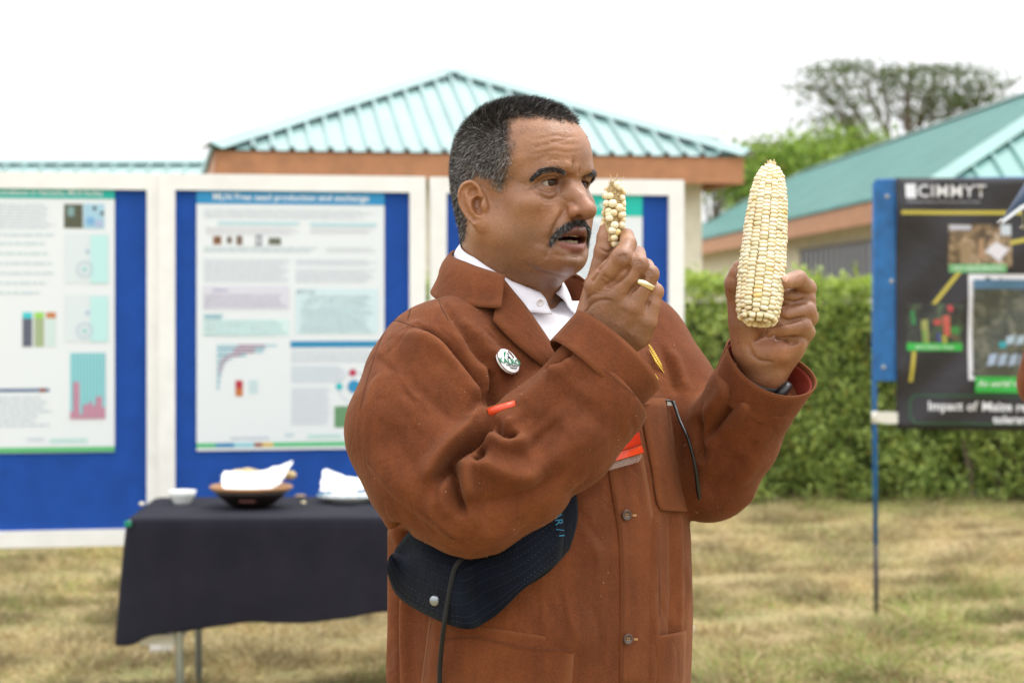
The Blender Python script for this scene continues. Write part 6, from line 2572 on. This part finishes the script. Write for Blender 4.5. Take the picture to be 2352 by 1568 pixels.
def build_person():
    Vh, Qh = build_head()
    Vh, Ch, H = finish_head(Vh, Qh)
    Vr, Qr, Cr = build_hand(HAND_R, True)
    Vl, Ql, Cl = build_hand(HAND_L, False)
    Vb, Qb = mesh_sdf(body_under, (-0.3, 2.2, 0.03), (0.5, 2.95, 1.56), 0.013, blk=4)
    Vb = relax(Vb, Qb, 2)
    Cb = np.tile(np.array((0.30, 0.145, 0.075)), (len(Vb), 1))
    Vs, Qs, Cs, n = [], [], [], 0
    for v, q, c in ((Vh, Qh, Ch), (Vr, Qr, Cr), (Vl, Ql, Cl), (Vb, Qb, Cb)):
        Vs.append(v)
        Qs.append(q + n)
        Cs.append(c)
        n += len(v)
    o = link('person', mesh_np('person', np.concatenate(Vs), np.concatenate(Qs), np.concatenate(Cs)), M_SKIN, None, True)
    tag(o, 'man in a brown work coat and white shirt, speaking and holding up two maize cobs', 'person')
    add_hair(o, Vh, Qh, H)
    add_face_hair(o, Vh, Qh)
    add_eyes(o)
    add_teeth(o)
    # finger nails, ring, watch
    def nail(c, x, y, w, l):
        b = bmesh.new()
        bmesh.ops.create_uvsphere(b, u_segments=14, v_segments=8, radius=1.0)
        for v in b.verts: v.co = Vector((v.co.x * w, v.co.y * l, v.co.z * 0.0016))
        m = bpy.data.meshes.new('finger_nail')
        b.to_mesh(m)
        b.free()
        k = link('finger_nail', m, M_NAIL, o, True)
        X = Vector(x).normalized()
        Y = Vector(y)
        Y = (Y - X * Y.dot(X)).normalized()
        k.matrix_world = Matrix.Translation(c) @ Matrix((X, Y, X.cross(Y))).transposed().to_4x4()
    LB = bvh_of(Vl, Ql)
    h = shoot(LB, 1804, 640)
    nail(h + Vector((0, -0.0012, 0.0004)), at(1810, 648, 2.43) - at(1806, 632, 2.43), at(1795, 643, 2.425) - at(1815, 637, 2.436), 0.0050, 0.0062)
    h = shoot(LB, 1750, 744)
    if h: nail(h, at(1752, 750, 2.45) - at(1750, 738, 2.45), at(1743, 746, 2.45) - at(1756, 742, 2.45), 0.0045, 0.005)
    gold = plain('gold_ring_metal', (0.82, 0.70, 0.46), 0.20, metal=1.0)
    a, b = A3(*HAND_R['fingers'][2][1][:3]), A3(*HAND_R['fingers'][2][2][:3])
    a0 = A3(*HAND_R['fingers'][2][0][:3])
    mid = a * 0.70 + b * 0.30
    ax = Vector(b - a0).normalized()
    mb = MB()
    rr = 0.0124
    mb.lathe([(rr + 0.0012, -0.0032), (rr + 0.0019, -0.0018), (rr + 0.0021, 0), (rr + 0.0019, 0.0018), (rr + 0.0012, 0.0032), (rr, 0.0030), (rr, -0.0030), (rr + 0.0012, -0.0032)], 40)
    k = mb.build('ring', gold, o, True)
    k.matrix_world = Matrix.Translation(Vector(mid)) @ ax.to_track_quat('Z', 'Y').to_matrix().to_4x4()
    k['label'] = 'plain gold ring'
    # watch on his left wrist, inside the cuff
    wc = Vector(A3(1752, 852, 2.505)) - Vector(AXIS_L) * 0.012
    strap = plain('watch_strap', (0.012, 0.012, 0.013), 0.35)
    steel = plain('watch_case', (0.03, 0.03, 0.032), 0.3)
    mb = MB()
    rr = 0.0285
    mb.lathe([(rr, -0.010), (rr + 0.003, -0.010), (rr + 0.003, 0.010), (rr, 0.010), (rr, -0.010)], 36)
    wt = mb.build('wristwatch', strap, o, True)
    wq = Vector(AXIS_L).to_track_quat('Z', 'Y').to_matrix().to_4x4()
    wt.matrix_world = Matrix.Translation(wc) @ wq
    tog = wq.to_3x3().inverted() @ (at(1800, 850, 2.49) - wc)
    an = math.atan2(tog.y, tog.x)
    cs = MB()
    cs.lathe([(0.0001, 0.006), (0.014, 0.006), (0.0165, 0.004), (0.0165, -0.004), (0.0001, -0.004)], 28)
    case = cs.build('watch_case', steel, wt, True)
    case.matrix_parent_inverse = Matrix()
    case.location = (math.cos(an) * (rr + 0.006), math.sin(an) * (rr + 0.006), 0)
    case.rotation_euler = Vector((math.cos(an), math.sin(an), 0)).to_track_quat('Z', 'Y').to_euler()
    surf = dress(o)
    return o, surf


MAN, SURF = build_person()


# ================================================================== what he holds
def kernel_material():
    k = NM('maize_kernel')
    oi = k.n('ObjectInfo')
    c = k.ramp(oi.outputs['Random'], [(0.0, (0.74, 0.62, 0.38)), (0.5, (0.80, 0.71, 0.48)), (0.97, (0.83, 0.77, 0.58)), (0.995, (0.76, 0.56, 0.22))])
    s = k.n('SeparateXYZ')
    k.l(k.obj(), s.inputs[0])
    root = k.ramp(k.math('ADD', k.math('MULTIPLY', s.outputs[2], 0.5), 0.5), [(0.30, (0.66, 0.44, 0.16)), (0.82, (1, 1, 1))])
    c = k.mix(0.75, c, root, 'MULTIPLY')
    k.col(k.mix(0.10, c, k.ramp(k.noise(3.0, 3), [(0.3, 0.6), (0.7, 1.1)]), 'MULTIPLY'))
    k.set(Roughness=0.20, Subsurface_Weight=0.25, Subsurface_Scale=0.003)
    return k.m


M_KERNEL = kernel_material()
M_CORE = plain('cob_core', (0.48, 0.34, 0.17), 0.9, 0.35, 900, 0.6, 0.001)
M_CHAFF = plain('cob_chaff', (0.62, 0.50, 0.28), 0.85, 0.3, 500)


def cob_frame(b, t, towards=None):
    ax = (t - b)
    L = ax.length
    Z = ax.normalized()
    Y = (Vector((0, 1, 0)) - Z * Z.y).normalized()        # away from the photographer
    X = Y.cross(Z)
    return L, Matrix.Translation(b) @ Matrix((X, Y, Z)).transposed().to_4x4()


def join_boxes(items, src):
    """many kernels as one mesh"""
    vs = np.array([tuple(v.co) for v in src.vertices])
    fs = np.array([tuple(p.vertices) for p in src.polygons])
    V, F = [], []
    for i, m in enumerate(items):
        M = np.array(m)
        V.append(vs @ M[:3, :3].T + M[:3, 3])
        F.append(fs + i * len(vs))
    return mesh_np('kernels', np.concatenate(V), np.concatenate(F))


def big_cob():
    b, t = at(1740.5, 728, 2.408), at(1771, 382, 2.466)
    L, M = cob_frame(b, t)
    o = empty('maize_cob')
    o.matrix_world = M
    tag(o, 'large full maize cob of pale cream kernels held up in his left hand', 'maize cob')
    RT = [0.0, 0.03, 0.10, 0.30, 0.60, 0.80, 0.90, 0.97, 1.0]
    RR = [0.0215, 0.0255, 0.0272, 0.0275, 0.0262, 0.0225, 0.0185, 0.0130, 0.0090]
    core = MB()
    prof = [(0.0001, 0.004)] + [(r * 0.80, L * q) for q, r in zip(RT, RR)] + [(0.0045, L * 1.025), (0.0001, L * 1.035)]
    core.lathe(prof, 20)
    core.build('cob_core', M_CORE, o, True)
    km = kernel_mesh('kernel')
    km.materials.append(M_KERNEL)
    vis, hid = [], []
    rows, per = 16, 37
    r = np.random.default_rng(17)
    wob = r.normal(0, 1, (rows, 3))
    cam_l = M.inverted() @ Vector((0, 0, CAMH))
    for i in range(rows):
        for k in range(per + 1):
            q = (k + (0.5 if i % 2 else 0.0) + r.normal(0, 0.05)) / per
            if q > 0.985: continue
            a = 2 * math.pi * (i + 0.5) / rows + 0.035 * math.sin(5 * q + wob[i, 0]) + 0.10 * (q - 0.5) + r.normal(0, 0.010)
            rad = np.interp(q, RT, RR) + 0.0004 * r.normal() + 0.0005 * math.sin(9 * q + wob[i, 1])
            slope = (np.interp(q + 0.02, RT, RR) - np.interp(q - 0.02, RT, RR)) / (0.04 * L)
            n = Vector((math.cos(a), math.sin(a), -slope * 0.9)).normalized()
            if q < 0.03: n = Vector((math.cos(a), math.sin(a), -0.55)).normalized()
            tn = Vector((-math.sin(a), math.cos(a), 0))
            up = n.cross(tn)
            wd = 2 * math.pi * rad / rows * 0.492 * (1 + r.normal(0, 0.04))
            hg = L / per * 0.520 * (1 + r.normal(0, 0.07))
            if q > 0.9: hg *= 0.95
            dp = 0.0042 * min(1, rad / 0.020)
            c = Vector((math.cos(a), math.sin(a), 0)) * (rad - dp * 0.75) + Vector((0, 0, q * L))
            mt = Matrix.Translation(c) @ (Matrix((tn * wd, up * hg, n * dp)).transposed()).to_4x4() @ Matrix.Rotation(r.normal(0, 0.05), 4, 'Z')
            (vis if n.dot((cam_l - c).normalized()) > -0.05 else hid).append((n.dot((cam_l - c).normalized()), mt))
    # kernels turned in round the butt end
    for ring, (rr, zz, cnt, sz) in enumerate(((0.0200, -0.0035, 15, 0.0040), (0.0130, -0.0065, 10, 0.0036))):
        for k in range(cnt):
            if r.random() < 0.12: continue
            a = 2 * math.pi * (k + 0.5 * ring) / cnt + r.normal(0, 0.05)
            n = Vector((math.cos(a) * 0.75, math.sin(a) * 0.75, -0.8 - 0.4 * ring)).normalized()
            tn = Vector((-math.sin(a), math.cos(a), 0))
            up = n.cross(tn)
            c = Vector((math.cos(a) * rr, math.sin(a) * rr, zz + 0.002 + r.normal(0, 0.0005)))
            mt = Matrix.Translation(c) @ (Matrix((tn * sz, up * sz * 0.75, n * 0.0048)).transposed()).to_4x4()
            vis.append((1.0 if n.dot((cam_l - c).normalized()) > -0.3 else -1, mt))
    vis.sort(key=lambda q: -q[0])
    for s, mt in vis[:300]:
        kk = link('kernel', km, None, o)
        kk.matrix_local = mt
    rest = [m for s, m in vis[300:]] + [m for s, m in hid]
    st = link('kernels', join_boxes(rest, km), M_KERNEL2, o, True)
    st['kind'] = 'stuff'
    tip = MB()
    for k in range(60):
        a = r.uniform(0, 6.28)
        q = r.uniform(0.955, 1.03)
        rad = max(0.002, 0.0115 * (1.06 - q) / 0.1)
        c = Vector((math.cos(a) * rad, math.sin(a) * rad, q * L))
        tip.tube([c, c + Vector((r.normal(0, 0.001), r.normal(0, 0.001), 0.003))], [0.0012, 0.0004], 5)
    tip.build('tassel_tip', M_CHAFF, o)['kind'] = 'stuff'
    return o


def kernel_plain():
    k = NM('maize_kernel_mass')
    c = k.ramp(k.noise(180, 3), [(0.3, (0.72, 0.58, 0.34)), (0.7, (0.80, 0.72, 0.50))])
    k.col(c)
    k.set(Roughness=0.3, Subsurface_Weight=0.2, Subsurface_Scale=0.003)
    return k.m


M_KERNEL2 = kernel_plain()


def small_cob():
    b, t = at(1403.5, 564, 2.398), at(1412, 419, 2.404)
    L, M = cob_frame(b, t)
    o = empty('maize_cob')
    o.matrix_world = M
    tag(o, 'small poorly filled maize cob with few round kernels pinched in his right hand', 'maize cob')
    r = np.random.default_rng(29)
    RT = [0, 0.1, 0.35, 0.7, 0.9, 1.0]
    RR = [0.0052, 0.0078, 0.0092, 0.0088, 0.0068, 0.0050]
    core = MB()
    core.lathe([(0.0001, 0)] + [(rr, q * L) for q, rr in zip(RT, RR)] + [(0.0001, L * 1.01)], 18)
    core.build('cob_core', M_CORE, o, True)
    km = kernel_mesh('kernel', 0.95)
    km.materials.append(M_KERNEL)
    Mi = M.inverted()
    spots = [(348, 180), (376, 182), (346, 245), (396, 250), (452, 287), (404, 334), (467, 350), (364, 350), (368, 382), (524, 345), (512, 247), (482, 195), (528, 298), (512, 390), (412, 446), (472, 440), (520, 452), (436, 508), (409, 560), (482, 540), (416, 608), (392, 492), (338, 160), (440, 80), (455, 100), (362, 320)]
    ks = []
    for cx, cy in spots:
        px, py = 1304.6 + 0.2577 * cx, 404.25 + 0.2577 * cy
        p = Mi @ at(px, py, 2.396)
        q = min(max(p.z / L, 0.02), 0.97)
        rad = np.interp(q, RT, RR) + 0.0022
        x = max(-rad * 0.99, min(rad * 0.99, p.x))
        a = math.atan2(-math.sqrt(rad * rad - x * x), x)
        ks.append((a, q * L, rad))
    for k in range(24):                                   # the far side
        a = r.uniform(0.25, math.pi - 0.25)
        ks.append((a, r.uniform(0.05, 0.9) * L, np.interp(0.5, RT, RR) + 0.0018))
    for a, z, rad in ks:
        c = Vector((math.cos(a) * rad, math.sin(a) * rad, z))
        n = Vector((math.cos(a), math.sin(a), 0))
        tn = Vector((-math.sin(a), math.cos(a), 0))
        s = r.uniform(0.0043, 0.0051)
        kk = link('kernel', km, None, o)
        kk.matrix_local = Matrix.Translation(c) @ Matrix((tn * s, Vector((0, 0, s * r.uniform(0.85, 1.0))), n * s * 0.9)).transposed().to_4x4()
    ch = MB()
    for k in range(420):
        a = r.uniform(-math.pi, math.pi)
        q = r.uniform(0.02, 1.02) if k > 160 else r.uniform(0.72, 1.04)
        rad = np.interp(min(q, 1), RT, RR)
        c = Vector((math.cos(a) * rad, math.sin(a) * rad, q * L))
        d = Vector((math.cos(a), math.sin(a), r.normal(0, 0.8))).normalized() + Vector(r.normal(0, 0.3, 3))
        ch.tube([c, c + d * r.uniform(0.0012, 0.0034)], [0.0009, 0.0003], 4, False)
    for dx, q in ((-1, 0.78), (0.9, 1.02), (-0.5, 1.03), (0.2, 1.05)):
        c = Vector((dx * 0.006, -0.003, q * L))
        ch.tube([c, c + Vector((dx * 0.004, -0.001, 0.003)), c + Vector((dx * 0.006, 0, 0.0065))], [0.0004, 0.0004, 0.0002], 4, False)
    ch.build('chaff', M_CHAFF, o)['kind'] = 'stuff'
    return o


BIG, SMALL = big_cob(), small_cob()


# ------------------------------------------------------------------ hat, folder and glasses
def hat_material():
    k = NM('navy_hat_cotton')
    c = k.ramp(k.noise(40, 4), [(0.3, (0.0022, 0.0036, 0.0085)), (0.7, (0.0040, 0.0070, 0.0160))])
    k.col(c)
    b = k.bump(k.noise(800, 3), 0.5, 0.0006)
    b = k.bump(k.noise(90, 4), 0.5, 0.003, b)
    k.set(Roughness=0.85)
    k.b.inputs['Sheen Weight'].default_value = 0.04
    k.b.inputs['Specular IOR Level'].default_value = 0.15
    return k.m


def bucket_hat():
    FB = SURF['front']
    M_HAT = hat_material()
    o = empty('bucket_hat', at(1100, 1330, 2.38))
    tag(o, 'navy bucket hat with quilted brim and black cord squeezed under his elbow', 'hat')

    def net(rows, offs, n=(26, 20)):
        G = []
        for r_, row in enumerate(rows):
            line = []
            for c_, (px, py) in enumerate(row):
                h = shoot(FB, px, py)
                d = (h.y if h else 2.44) - offs[r_][c_]
                line.append(tuple(at(px, py, d)))
            G.append(spline(line, n[0]))
        G = np.array(G)
        out = np.stack([spline(G[:, i], n[1]) for i in range(n[0])], 1)
        return out

    def sheet(name, G, parent, mat, thick=0.003):
        loc = o.location
        rows = [[Vector(p) - loc for p in row] for row in G]
        s = solid_sheet(name, rows, thick, mat, parent)
        return s
    brim = net([[(988, 1160), (1015, 1205), (1075, 1225), (1122, 1215), (1195, 1180), (1280, 1100)],
                [(915, 1250), (975, 1252), (1050, 1268), (1110, 1262), (1198, 1222), (1290, 1146)],
                [(905, 1268), (965, 1285), (1056, 1314), (1108, 1295), (1200, 1258), (1296, 1182)],
                [(897, 1275), (940, 1338), (1052, 1378), (1110, 1350), (1200, 1308), (1296, 1228)],
                [(884, 1302), (922, 1378), (1056, 1442), (1122, 1424), (1200, 1354), (1290, 1284)]],
               [[.034, .040, .034, .012, .022, .014], [.030, .026, .022, .012, .030, .018], [.030, .040, .046, .016, .034, .020], [.026, .044, .058, .020, .040, .024], [.022, .042, .056, .026, .040, .022]])
    b = sheet('brim', brim, o, M_HAT)
    crown = net([[(1150, 1150), (1240, 1110), (1319, 1090)], [(1200, 1240), (1280, 1180), (1328, 1170)], [(1212, 1318), (1278, 1270), (1322, 1218)], [(1205, 1350), (1262, 1312), (1308, 1262)]],
                [[.006, .012, .008], [.010, .016, .010], [.010, .016, .010], [.006, .010, .006]], (16, 14))
    c = sheet('crown', crown, o, M_HAT)
    # stitched rings on the brim
    th = plain('hat_stitching', (0.010, 0.015, 0.032), 0.9)
    for u in (7, 9, 11, 13, 15, 17, 18):
        mb = MB()
        line = [Vector(p) - o.location for p in brim[u]]
        line = spline([tuple(q) for q in line], 120)
        vw = (Vector((0, 0, CAMH)) - o.location).normalized()
        for i in range(0, 118, 2):
            mb.tube([Vector(line[i]) + vw * 0.0032, Vector(line[i + 1]) + vw * 0.0032], 0.0004, 4)
        mb.build('stitch_line', th, b)
    # press stud and cord
    st = plain('press_stud_metal', (0.30, 0.33, 0.36), 0.35, metal=0.9)
    BB = bvh_of(brim.reshape(-1, 3), np.array([(i * 26 + j, i * 26 + j + 1, (i + 1) * 26 + j + 1, (i + 1) * 26 + j) for i in range(19) for j in range(25)]))
    h = shoot(BB, 1000, 1378)
    nn = (Vector((0, 0, CAMH)) - h).normalized() + Vector((-0.15, 0, -0.1))
    mb = MB()
    mb.lathe([(0.0001, 0.0020), (0.0040, 0.0018), (0.0060, 0.0008), (0.0064, 0.0), (0.0064, -0.001)], 24)
    s = mb.build('press_stud', st, o, True)
    s.location = h + nn.normalized() * 0.0035 - o.location
    s.rotation_euler = nn.to_track_quat('Z', 'Y').to_euler()
    cordm = plain('black_cord', (0.008, 0.008, 0.008), 0.8, 0.3, 900, 0.6)
    pts = []
    for px, py, d in ((1076, 1266, 2.395), (1064, 1280, 2.352), (1052, 1292, 2.340), (1043, 1310, 2.340), (1036, 1340, 2.338), (1028, 1385, 2.337), (1021, 1430, 2.338), (1017, 1458, 2.352), (1013, 1500, 2.372), (1010, 1540, 2.382), (1010, 1600, 2.386), (1014, 1680, 2.39)):
        pts.append(at(px, py, d) - o.location)
    sp = spline([tuple(p) for p in pts], 90)
    mb = MB()
    mb.tube(sp, [0.0028 + 0.0003 * (i % 2) for i in range(90)], 8)
    mb.build('cord', cordm, o, True)
    # woven light-blue lettering on the inside band
    blue = plain('light_blue_lettering', (0.03, 0.22, 0.42), 0.8)
    CB = bvh_of(crown.reshape(-1, 3), np.array([(i * 16 + j, i * 16 + j + 1, (i + 1) * 16 + j + 1, (i + 1) * 16 + j) for i in range(13) for j in range(15)]))
    cpt = shoot(BB, 1283, 1196) or shoot(CB, 1283, 1196)
    if cpt:
        t = link('lettering', text_mesh('GAR / L', 0.0130, extrude=0.0002), blue, o)
        X = (at(1288, 1240, cpt.y) - at(1276, 1150, cpt.y)).normalized()
        Z = (Vector((0, 0, CAMH)) - cpt).normalized()
        Y = Z.cross(X).normalized()
        Z = X.cross(Y)
        t.matrix_world = Matrix.Translation(cpt + Z * 0.0055) @ Matrix((X, Y, Z)).transposed().to_4x4()
    return o


HAT = bucket_hat()


def folder():
    FB = SURF['front']
    red = plain('red_plastic', (0.52, 0.035, 0.012), 0.28, 0.06, 30)
    red2 = plain('red_plastic_edge', (0.66, 0.06, 0.015), 0.3)
    clear = plain('clear_plastic', (0.70, 0.55, 0.50), 0.15, Alpha=0.16)
    o = empty('document_wallet', shoot(FB, 1300, 1020))
    tag(o, 'flat red plastic wallet clamped under his right arm', 'folder')

    def sheet(name, L_, R_, off, thick, mat, nu=14, nv=10):
        rows = lay(FB, L_, R_, nu, nv, off)
        rows = [[p - o.location for p in r] for r in rows]
        return solid_sheet(name, rows, thick, mat, o)
    sheet('cover', [(1112, 944), (1050, 1060), (952, 1186)], [(1446, 955), (1457, 988), (1464, 1024)], 0.010, 0.004, red)
    sheet('edge_band', [(1100, 1140), (1010, 1172), (948, 1196)], [(1464, 1026), (1467, 1034), (1469, 1042)], 0.0105, 0.0042, red2)
    sheet('clear_flap', [(1100, 1150), (1060, 1170), (1000, 1192)], [(1467, 1044), (1466, 1052), (1460, 1062)], 0.0085, 0.0006, clear)
    mb = MB()
    for i in range(34):
        u = i / 33
        px, py = 1376 + 86 * u, 1056 - 30 * u
        a, b = shoot(FB, px, py - 3), shoot(FB, px + 1, py + 3)
        n = (Vector((0, 0, CAMH)) - a).normalized() * 0.0162
        mb.tube([a + n - o.location, b + n - o.location], 0.0003, 4)
    mb.build('weld_line', red2, o)
    mb = MB()
    JB = SURF['jacket']
    mb.tube([shoot(JB, 1122, 948) + Vector((0, 0.004, 0)) - o.location, shoot(JB, 1150, 939) + Vector((0, 0.0025, 0)) - o.location, shoot(JB, 1184, 929) + Vector((0, 0.005, 0)) - o.location], 0.0056, 10)
    mb.build('spine', red2, o, True)
    return o


FOLDER = folder()


def spectacles():
    FB = SURF['front']
    bl = plain('black_frame', (0.006, 0.007, 0.008), 0.25)
    me = plain('hinge_metal', (0.45, 0.45, 0.46), 0.3, metal=1.0)
    o = empty('spectacles', shoot(FB, 1548, 930))
    tag(o, 'black temple arm of spectacles hooked in the chest pocket', 'spectacles')
    pts = [(1546, 922, .012), (1552, 938, .014), (1562, 967, .015), (1580, 1006, .016), (1592, 1049, .018), (1600, 1091, .018), (1604, 1125, .018), (1606, 1146, .017)]
    c = []
    for px, py, off in pts:
        h = shoot(SURF['jacket'], min(px, 1572), py)
        c.append(at(px, py, (h.y if h else 2.50) - off) - o.location)
    mb = MB()
    sp = spline([tuple(p) for p in c], 40)
    mb.tube(sp, list(np.interp(np.linspace(0, 1, 40), [0, 0.1, 0.6, 0.85, 1], [0.0028, 0.0022, 0.0021, 0.0034, 0.0022])), 8)
    mb.build('temple_arm', bl, o, True)
    mb = MB()
    mb.box(Vector(c[0]) + Vector((-0.004, 0.002, -0.002)), (0.007, 0.004, 0.006))
    mb.build('hinge', me, o)
    mb = MB()
    mb.tube([Vector(c[0]) + Vector((-0.03, 0.006, 0.003)), Vector(c[0]) + Vector((-0.012, 0.002, 0.002)), Vector(c[0])], 0.0015, 6)
    mb.build('front_frame', bl, o, True)
    return o


SPECS = spectacles()


# ================================================================== a second person at the right edge, under an umbrella
def bystander():
    D0 = 5.0
    c = at(2606, 700, D0)
    cx = c.x
    f0 = np.array((cx, D0, 0), np.float32)

    def W(x, y, z):
        return np.array((cx + x, D0 + y, z), np.float32)

    def legs(p):
        d = None
        for s in (-1, 1):
            q = chain(p, [W(0.09 * s, 0, 0.9), W(0.10 * s, -0.02, 0.5), W(0.11 * s, 0.02, 0.05)], [0.085, 0.065, 0.05])
            d = q if d is None else smin(d, q, 0.02)
        return d

    def body(p):
        d = ell(p, W(0, 0, 1.63), (0.078, 0.098, 0.115))
        d = smin(d, ell(p, W(0, -0.03, 1.575), (0.058, 0.07, 0.072)), 0.03)
        d = smin(d, cap(p, W(0, -0.085, 1.615), W(0, -0.112, 1.585), 0.008, 0.013), 0.012)
        d = smin(d, ell(p, W(0.078, 0.005, 1.60), (0.014, 0.020, 0.032)), 0.01)
        d = smin(d, ell(p, W(-0.078, 0.005, 1.60), (0.014, 0.020, 0.032)), 0.01)
        d = smin(d, cap(p, W(0, 0.01, 1.55), W(0, 0.02, 1.42), 0.052, 0.06), 0.03)
        d = smin(d, ell(p, W(0, 0.02, 1.20), (0.17, 0.10, 0.28)), 0.05)
        d = smin(d, legs(p), 0.03)
        # near arm lifts the umbrella, the other hangs
        d = smin(d, chain(p, [W(-0.19, 0, 1.42), W(-0.235, -0.03, 1.30), W(0.015, -0.175, 1.31)], [0.05, 0.045, 0.035]), 0.02)
        d = smin(d, chain(p, [W(0.015, -0.175, 1.31), W(0.05, -0.19, 1.33)], [0.032, 0.03]), 0.01)
        for k in range(4):
            d = smin(d, chain(p, [W(0.045, -0.200, 1.315 + 0.018 * k), W(0.075, -0.225, 1.315 + 0.018 * k), W(0.098, -0.200, 1.315 + 0.018 * k)], [0.009, 0.0085, 0.008]), 0.003)
        d = smin(d, chain(p, [W(0.055, -0.185, 1.36), W(0.075, -0.180, 1.385)], [0.011, 0.009]), 0.005)
        d = smin(d, chain(p, [W(0.19, 0, 1.42), W(0.23, 0, 1.12), W(0.22, -0.06, 0.88)], [0.05, 0.045, 0.034]), 0.02)
        return d
    V, Q = mesh_sdf(body, W(-0.4, -0.4, 0.0), W(0.4, 0.3, 1.78), 0.009, blk=5)
    V = relax(V, Q, 2)
    C = np.tile(np.array((0.20, 0.10, 0.055)), (len(V), 1))
    hair = (V[:, 2] > 1.66) | ((V[:, 1] > D0 + 0.03) & (V[:, 2] > 1.56))
    C[hair] = (0.012, 0.010, 0.010)
    o = link('person', mesh_np('person', V, Q, C), M_SKIN, None, True)
    tag(o, 'second person in a brown coat at the right edge, only the sleeve showing', 'person')

    def coat(p):
        d = ell(p, W(0, 0.0, 1.30), (0.225, 0.145, 0.20))
        d = smin(d, cap(p, W(-0.15, 0, 1.40), W(0.15, 0, 1.40), 0.085), 0.05)
        d = smin(d, chain(p, [W(0, 0, 1.25), W(0, 0.0, 0.82)], [0.17, 0.225]), 0.05)
        d = smin(d, chain(p, [W(-0.19, 0, 1.42), W(-0.236, -0.03, 1.305), W(-0.03, -0.15, 1.305)], [0.075, 0.068, 0.055]), 0.02)
        d = smin(d, chain(p, [W(0.19, 0, 1.42), W(0.235, 0, 1.12), W(0.225, -0.05, 0.93)], [0.075, 0.068, 0.055]), 0.015)
        d = np.maximum(d, 0.80 - p[:, 2])
        return np.maximum(d, -cap(p, W(0, 0.0, 1.62), W(0, -0.02, 1.44), 0.075, 0.06))
    V, Q = mesh_sdf(coat, W(-0.4, -0.4, 0.75), W(0.4, 0.3, 1.55), 0.008, blk=5)
    V = relax(V, Q, 3)
    link('coat', mesh_np('coat', V, Q), M_JACKET, o, True)
    V, Q = mesh_sdf(lambda p: np.maximum(legs(p) - 0.012, np.maximum(p[:, 2] - 0.95, 0.04 - p[:, 2])), W(-0.3, -0.3, 0), W(0.3, 0.3, 1.0), 0.012, blk=5)
    link('trousers', mesh_np('trousers', relax(V, Q, 2), Q), plain('dark_trousers', (0.03, 0.03, 0.035), 0.9), o, True)
    for s in (-1, 1):
        V, Q = mesh_sdf(lambda p, s=s: np.maximum(ell(p, W(0.11 * s, -0.06, 0.035), (0.05, 0.14, 0.05)), -p[:, 2]), W(0.11 * s - 0.1, -0.25, -0.05), W(0.11 * s + 0.1, 0.12, 0.15), 0.009, blk=4)
        link('shoe', mesh_np('shoe', relax(V, Q, 2), Q), plain('shoe_black', (0.02, 0.02, 0.02), 0.5), o, True)
    # umbrella
    u = empty('umbrella', (cx + 0.085, D0 - 0.215, 0))
    tag(u, 'navy umbrella with pale hem, its corner showing at the right edge', 'umbrella')
    NAVY = plain('navy_nylon', (0.018, 0.050, 0.125), 0.5, 0.1, 20)
    PALE = plain('pale_hem', (0.62, 0.66, 0.72), 0.5)
    STEEL = plain('umbrella_steel', (0.5, 0.5, 0.5), 0.3, metal=1.0)
    m = MB()
    m.tube([(0, 0, 1.27), (0, 0, 2.22)], 0.006, 8)
    m.build('shaft', STEEL, u, True)
    m = MB()
    m.tube([(0, 0, 1.17), (0, 0, 1.30)], [0.015, 0.013], 10)
    m.build('handle', plain('umbrella_grip', (0.02, 0.02, 0.02), 0.5), u, True)
    n = 8
    RAD, zt, zr = 0.470, 2.20, 1.705
    rib = lambda k, t: Vector((RAD * t * math.cos(2 * math.pi * (k + 0.5) / n + math.pi / n), RAD * t * math.sin(2 * math.pi * (k + 0.5) / n + math.pi / n), zr + (zt - zr) * (1 - t ** 1.6)))
    for k in range(n):
        rows = []
        for j in range(9):
            t = max(0.02, j / 8)
            a, b = rib(k, t), rib(k + 1, t)
            row = []
            for i in range(7):
                s = i / 6
                q = a * (1 - s) + b * s
                sag = 4 * s * (1 - s)
                q = q + Vector((0, 0, 0.055 * sag * t * t)) - Vector((q.x, q.y, 0)) * 0.03 * sag * t
                row.append(q)
            rows.append(row)
        m = MB()
        m.grid(rows)
        g = m.build('canopy_panel', NAVY, u, True)
        modify(g, 'SOLIDIFY', thickness=0.001)
        m = MB()
        m.grid([[q + Vector((0, 0, 0.0)) for q in rows[-1]], [q + Vector((q.x, q.y, 0)) * 0.004 - Vector((0, 0, 0.013)) for q in rows[-1]]])
        h = m.build('hem', PALE, g)
        modify(h, 'SOLIDIFY', thickness=0.001)
        m = MB()
        m.tube([rib(k, t / 8) - Vector((0, 0, 0.006)) for t in range(1, 9)], 0.002, 5)
        m.build('rib', STEEL, u)
        m = MB()
        tp = rib(k, 1.0)
        m.tube([tp, tp + Vector((tp.x, tp.y, 0)).normalized() * 0.012 - Vector((0, 0, 0.008))], [0.0035, 0.002], 6)
        m.build('rib_tip', STEEL, u)
    m = MB()
    m.tube([(0, 0, 2.19), (0, 0, 2.27)], [0.008, 0.003], 8)
    m.build('ferrule', STEEL, u, True)
    return o


bystander()
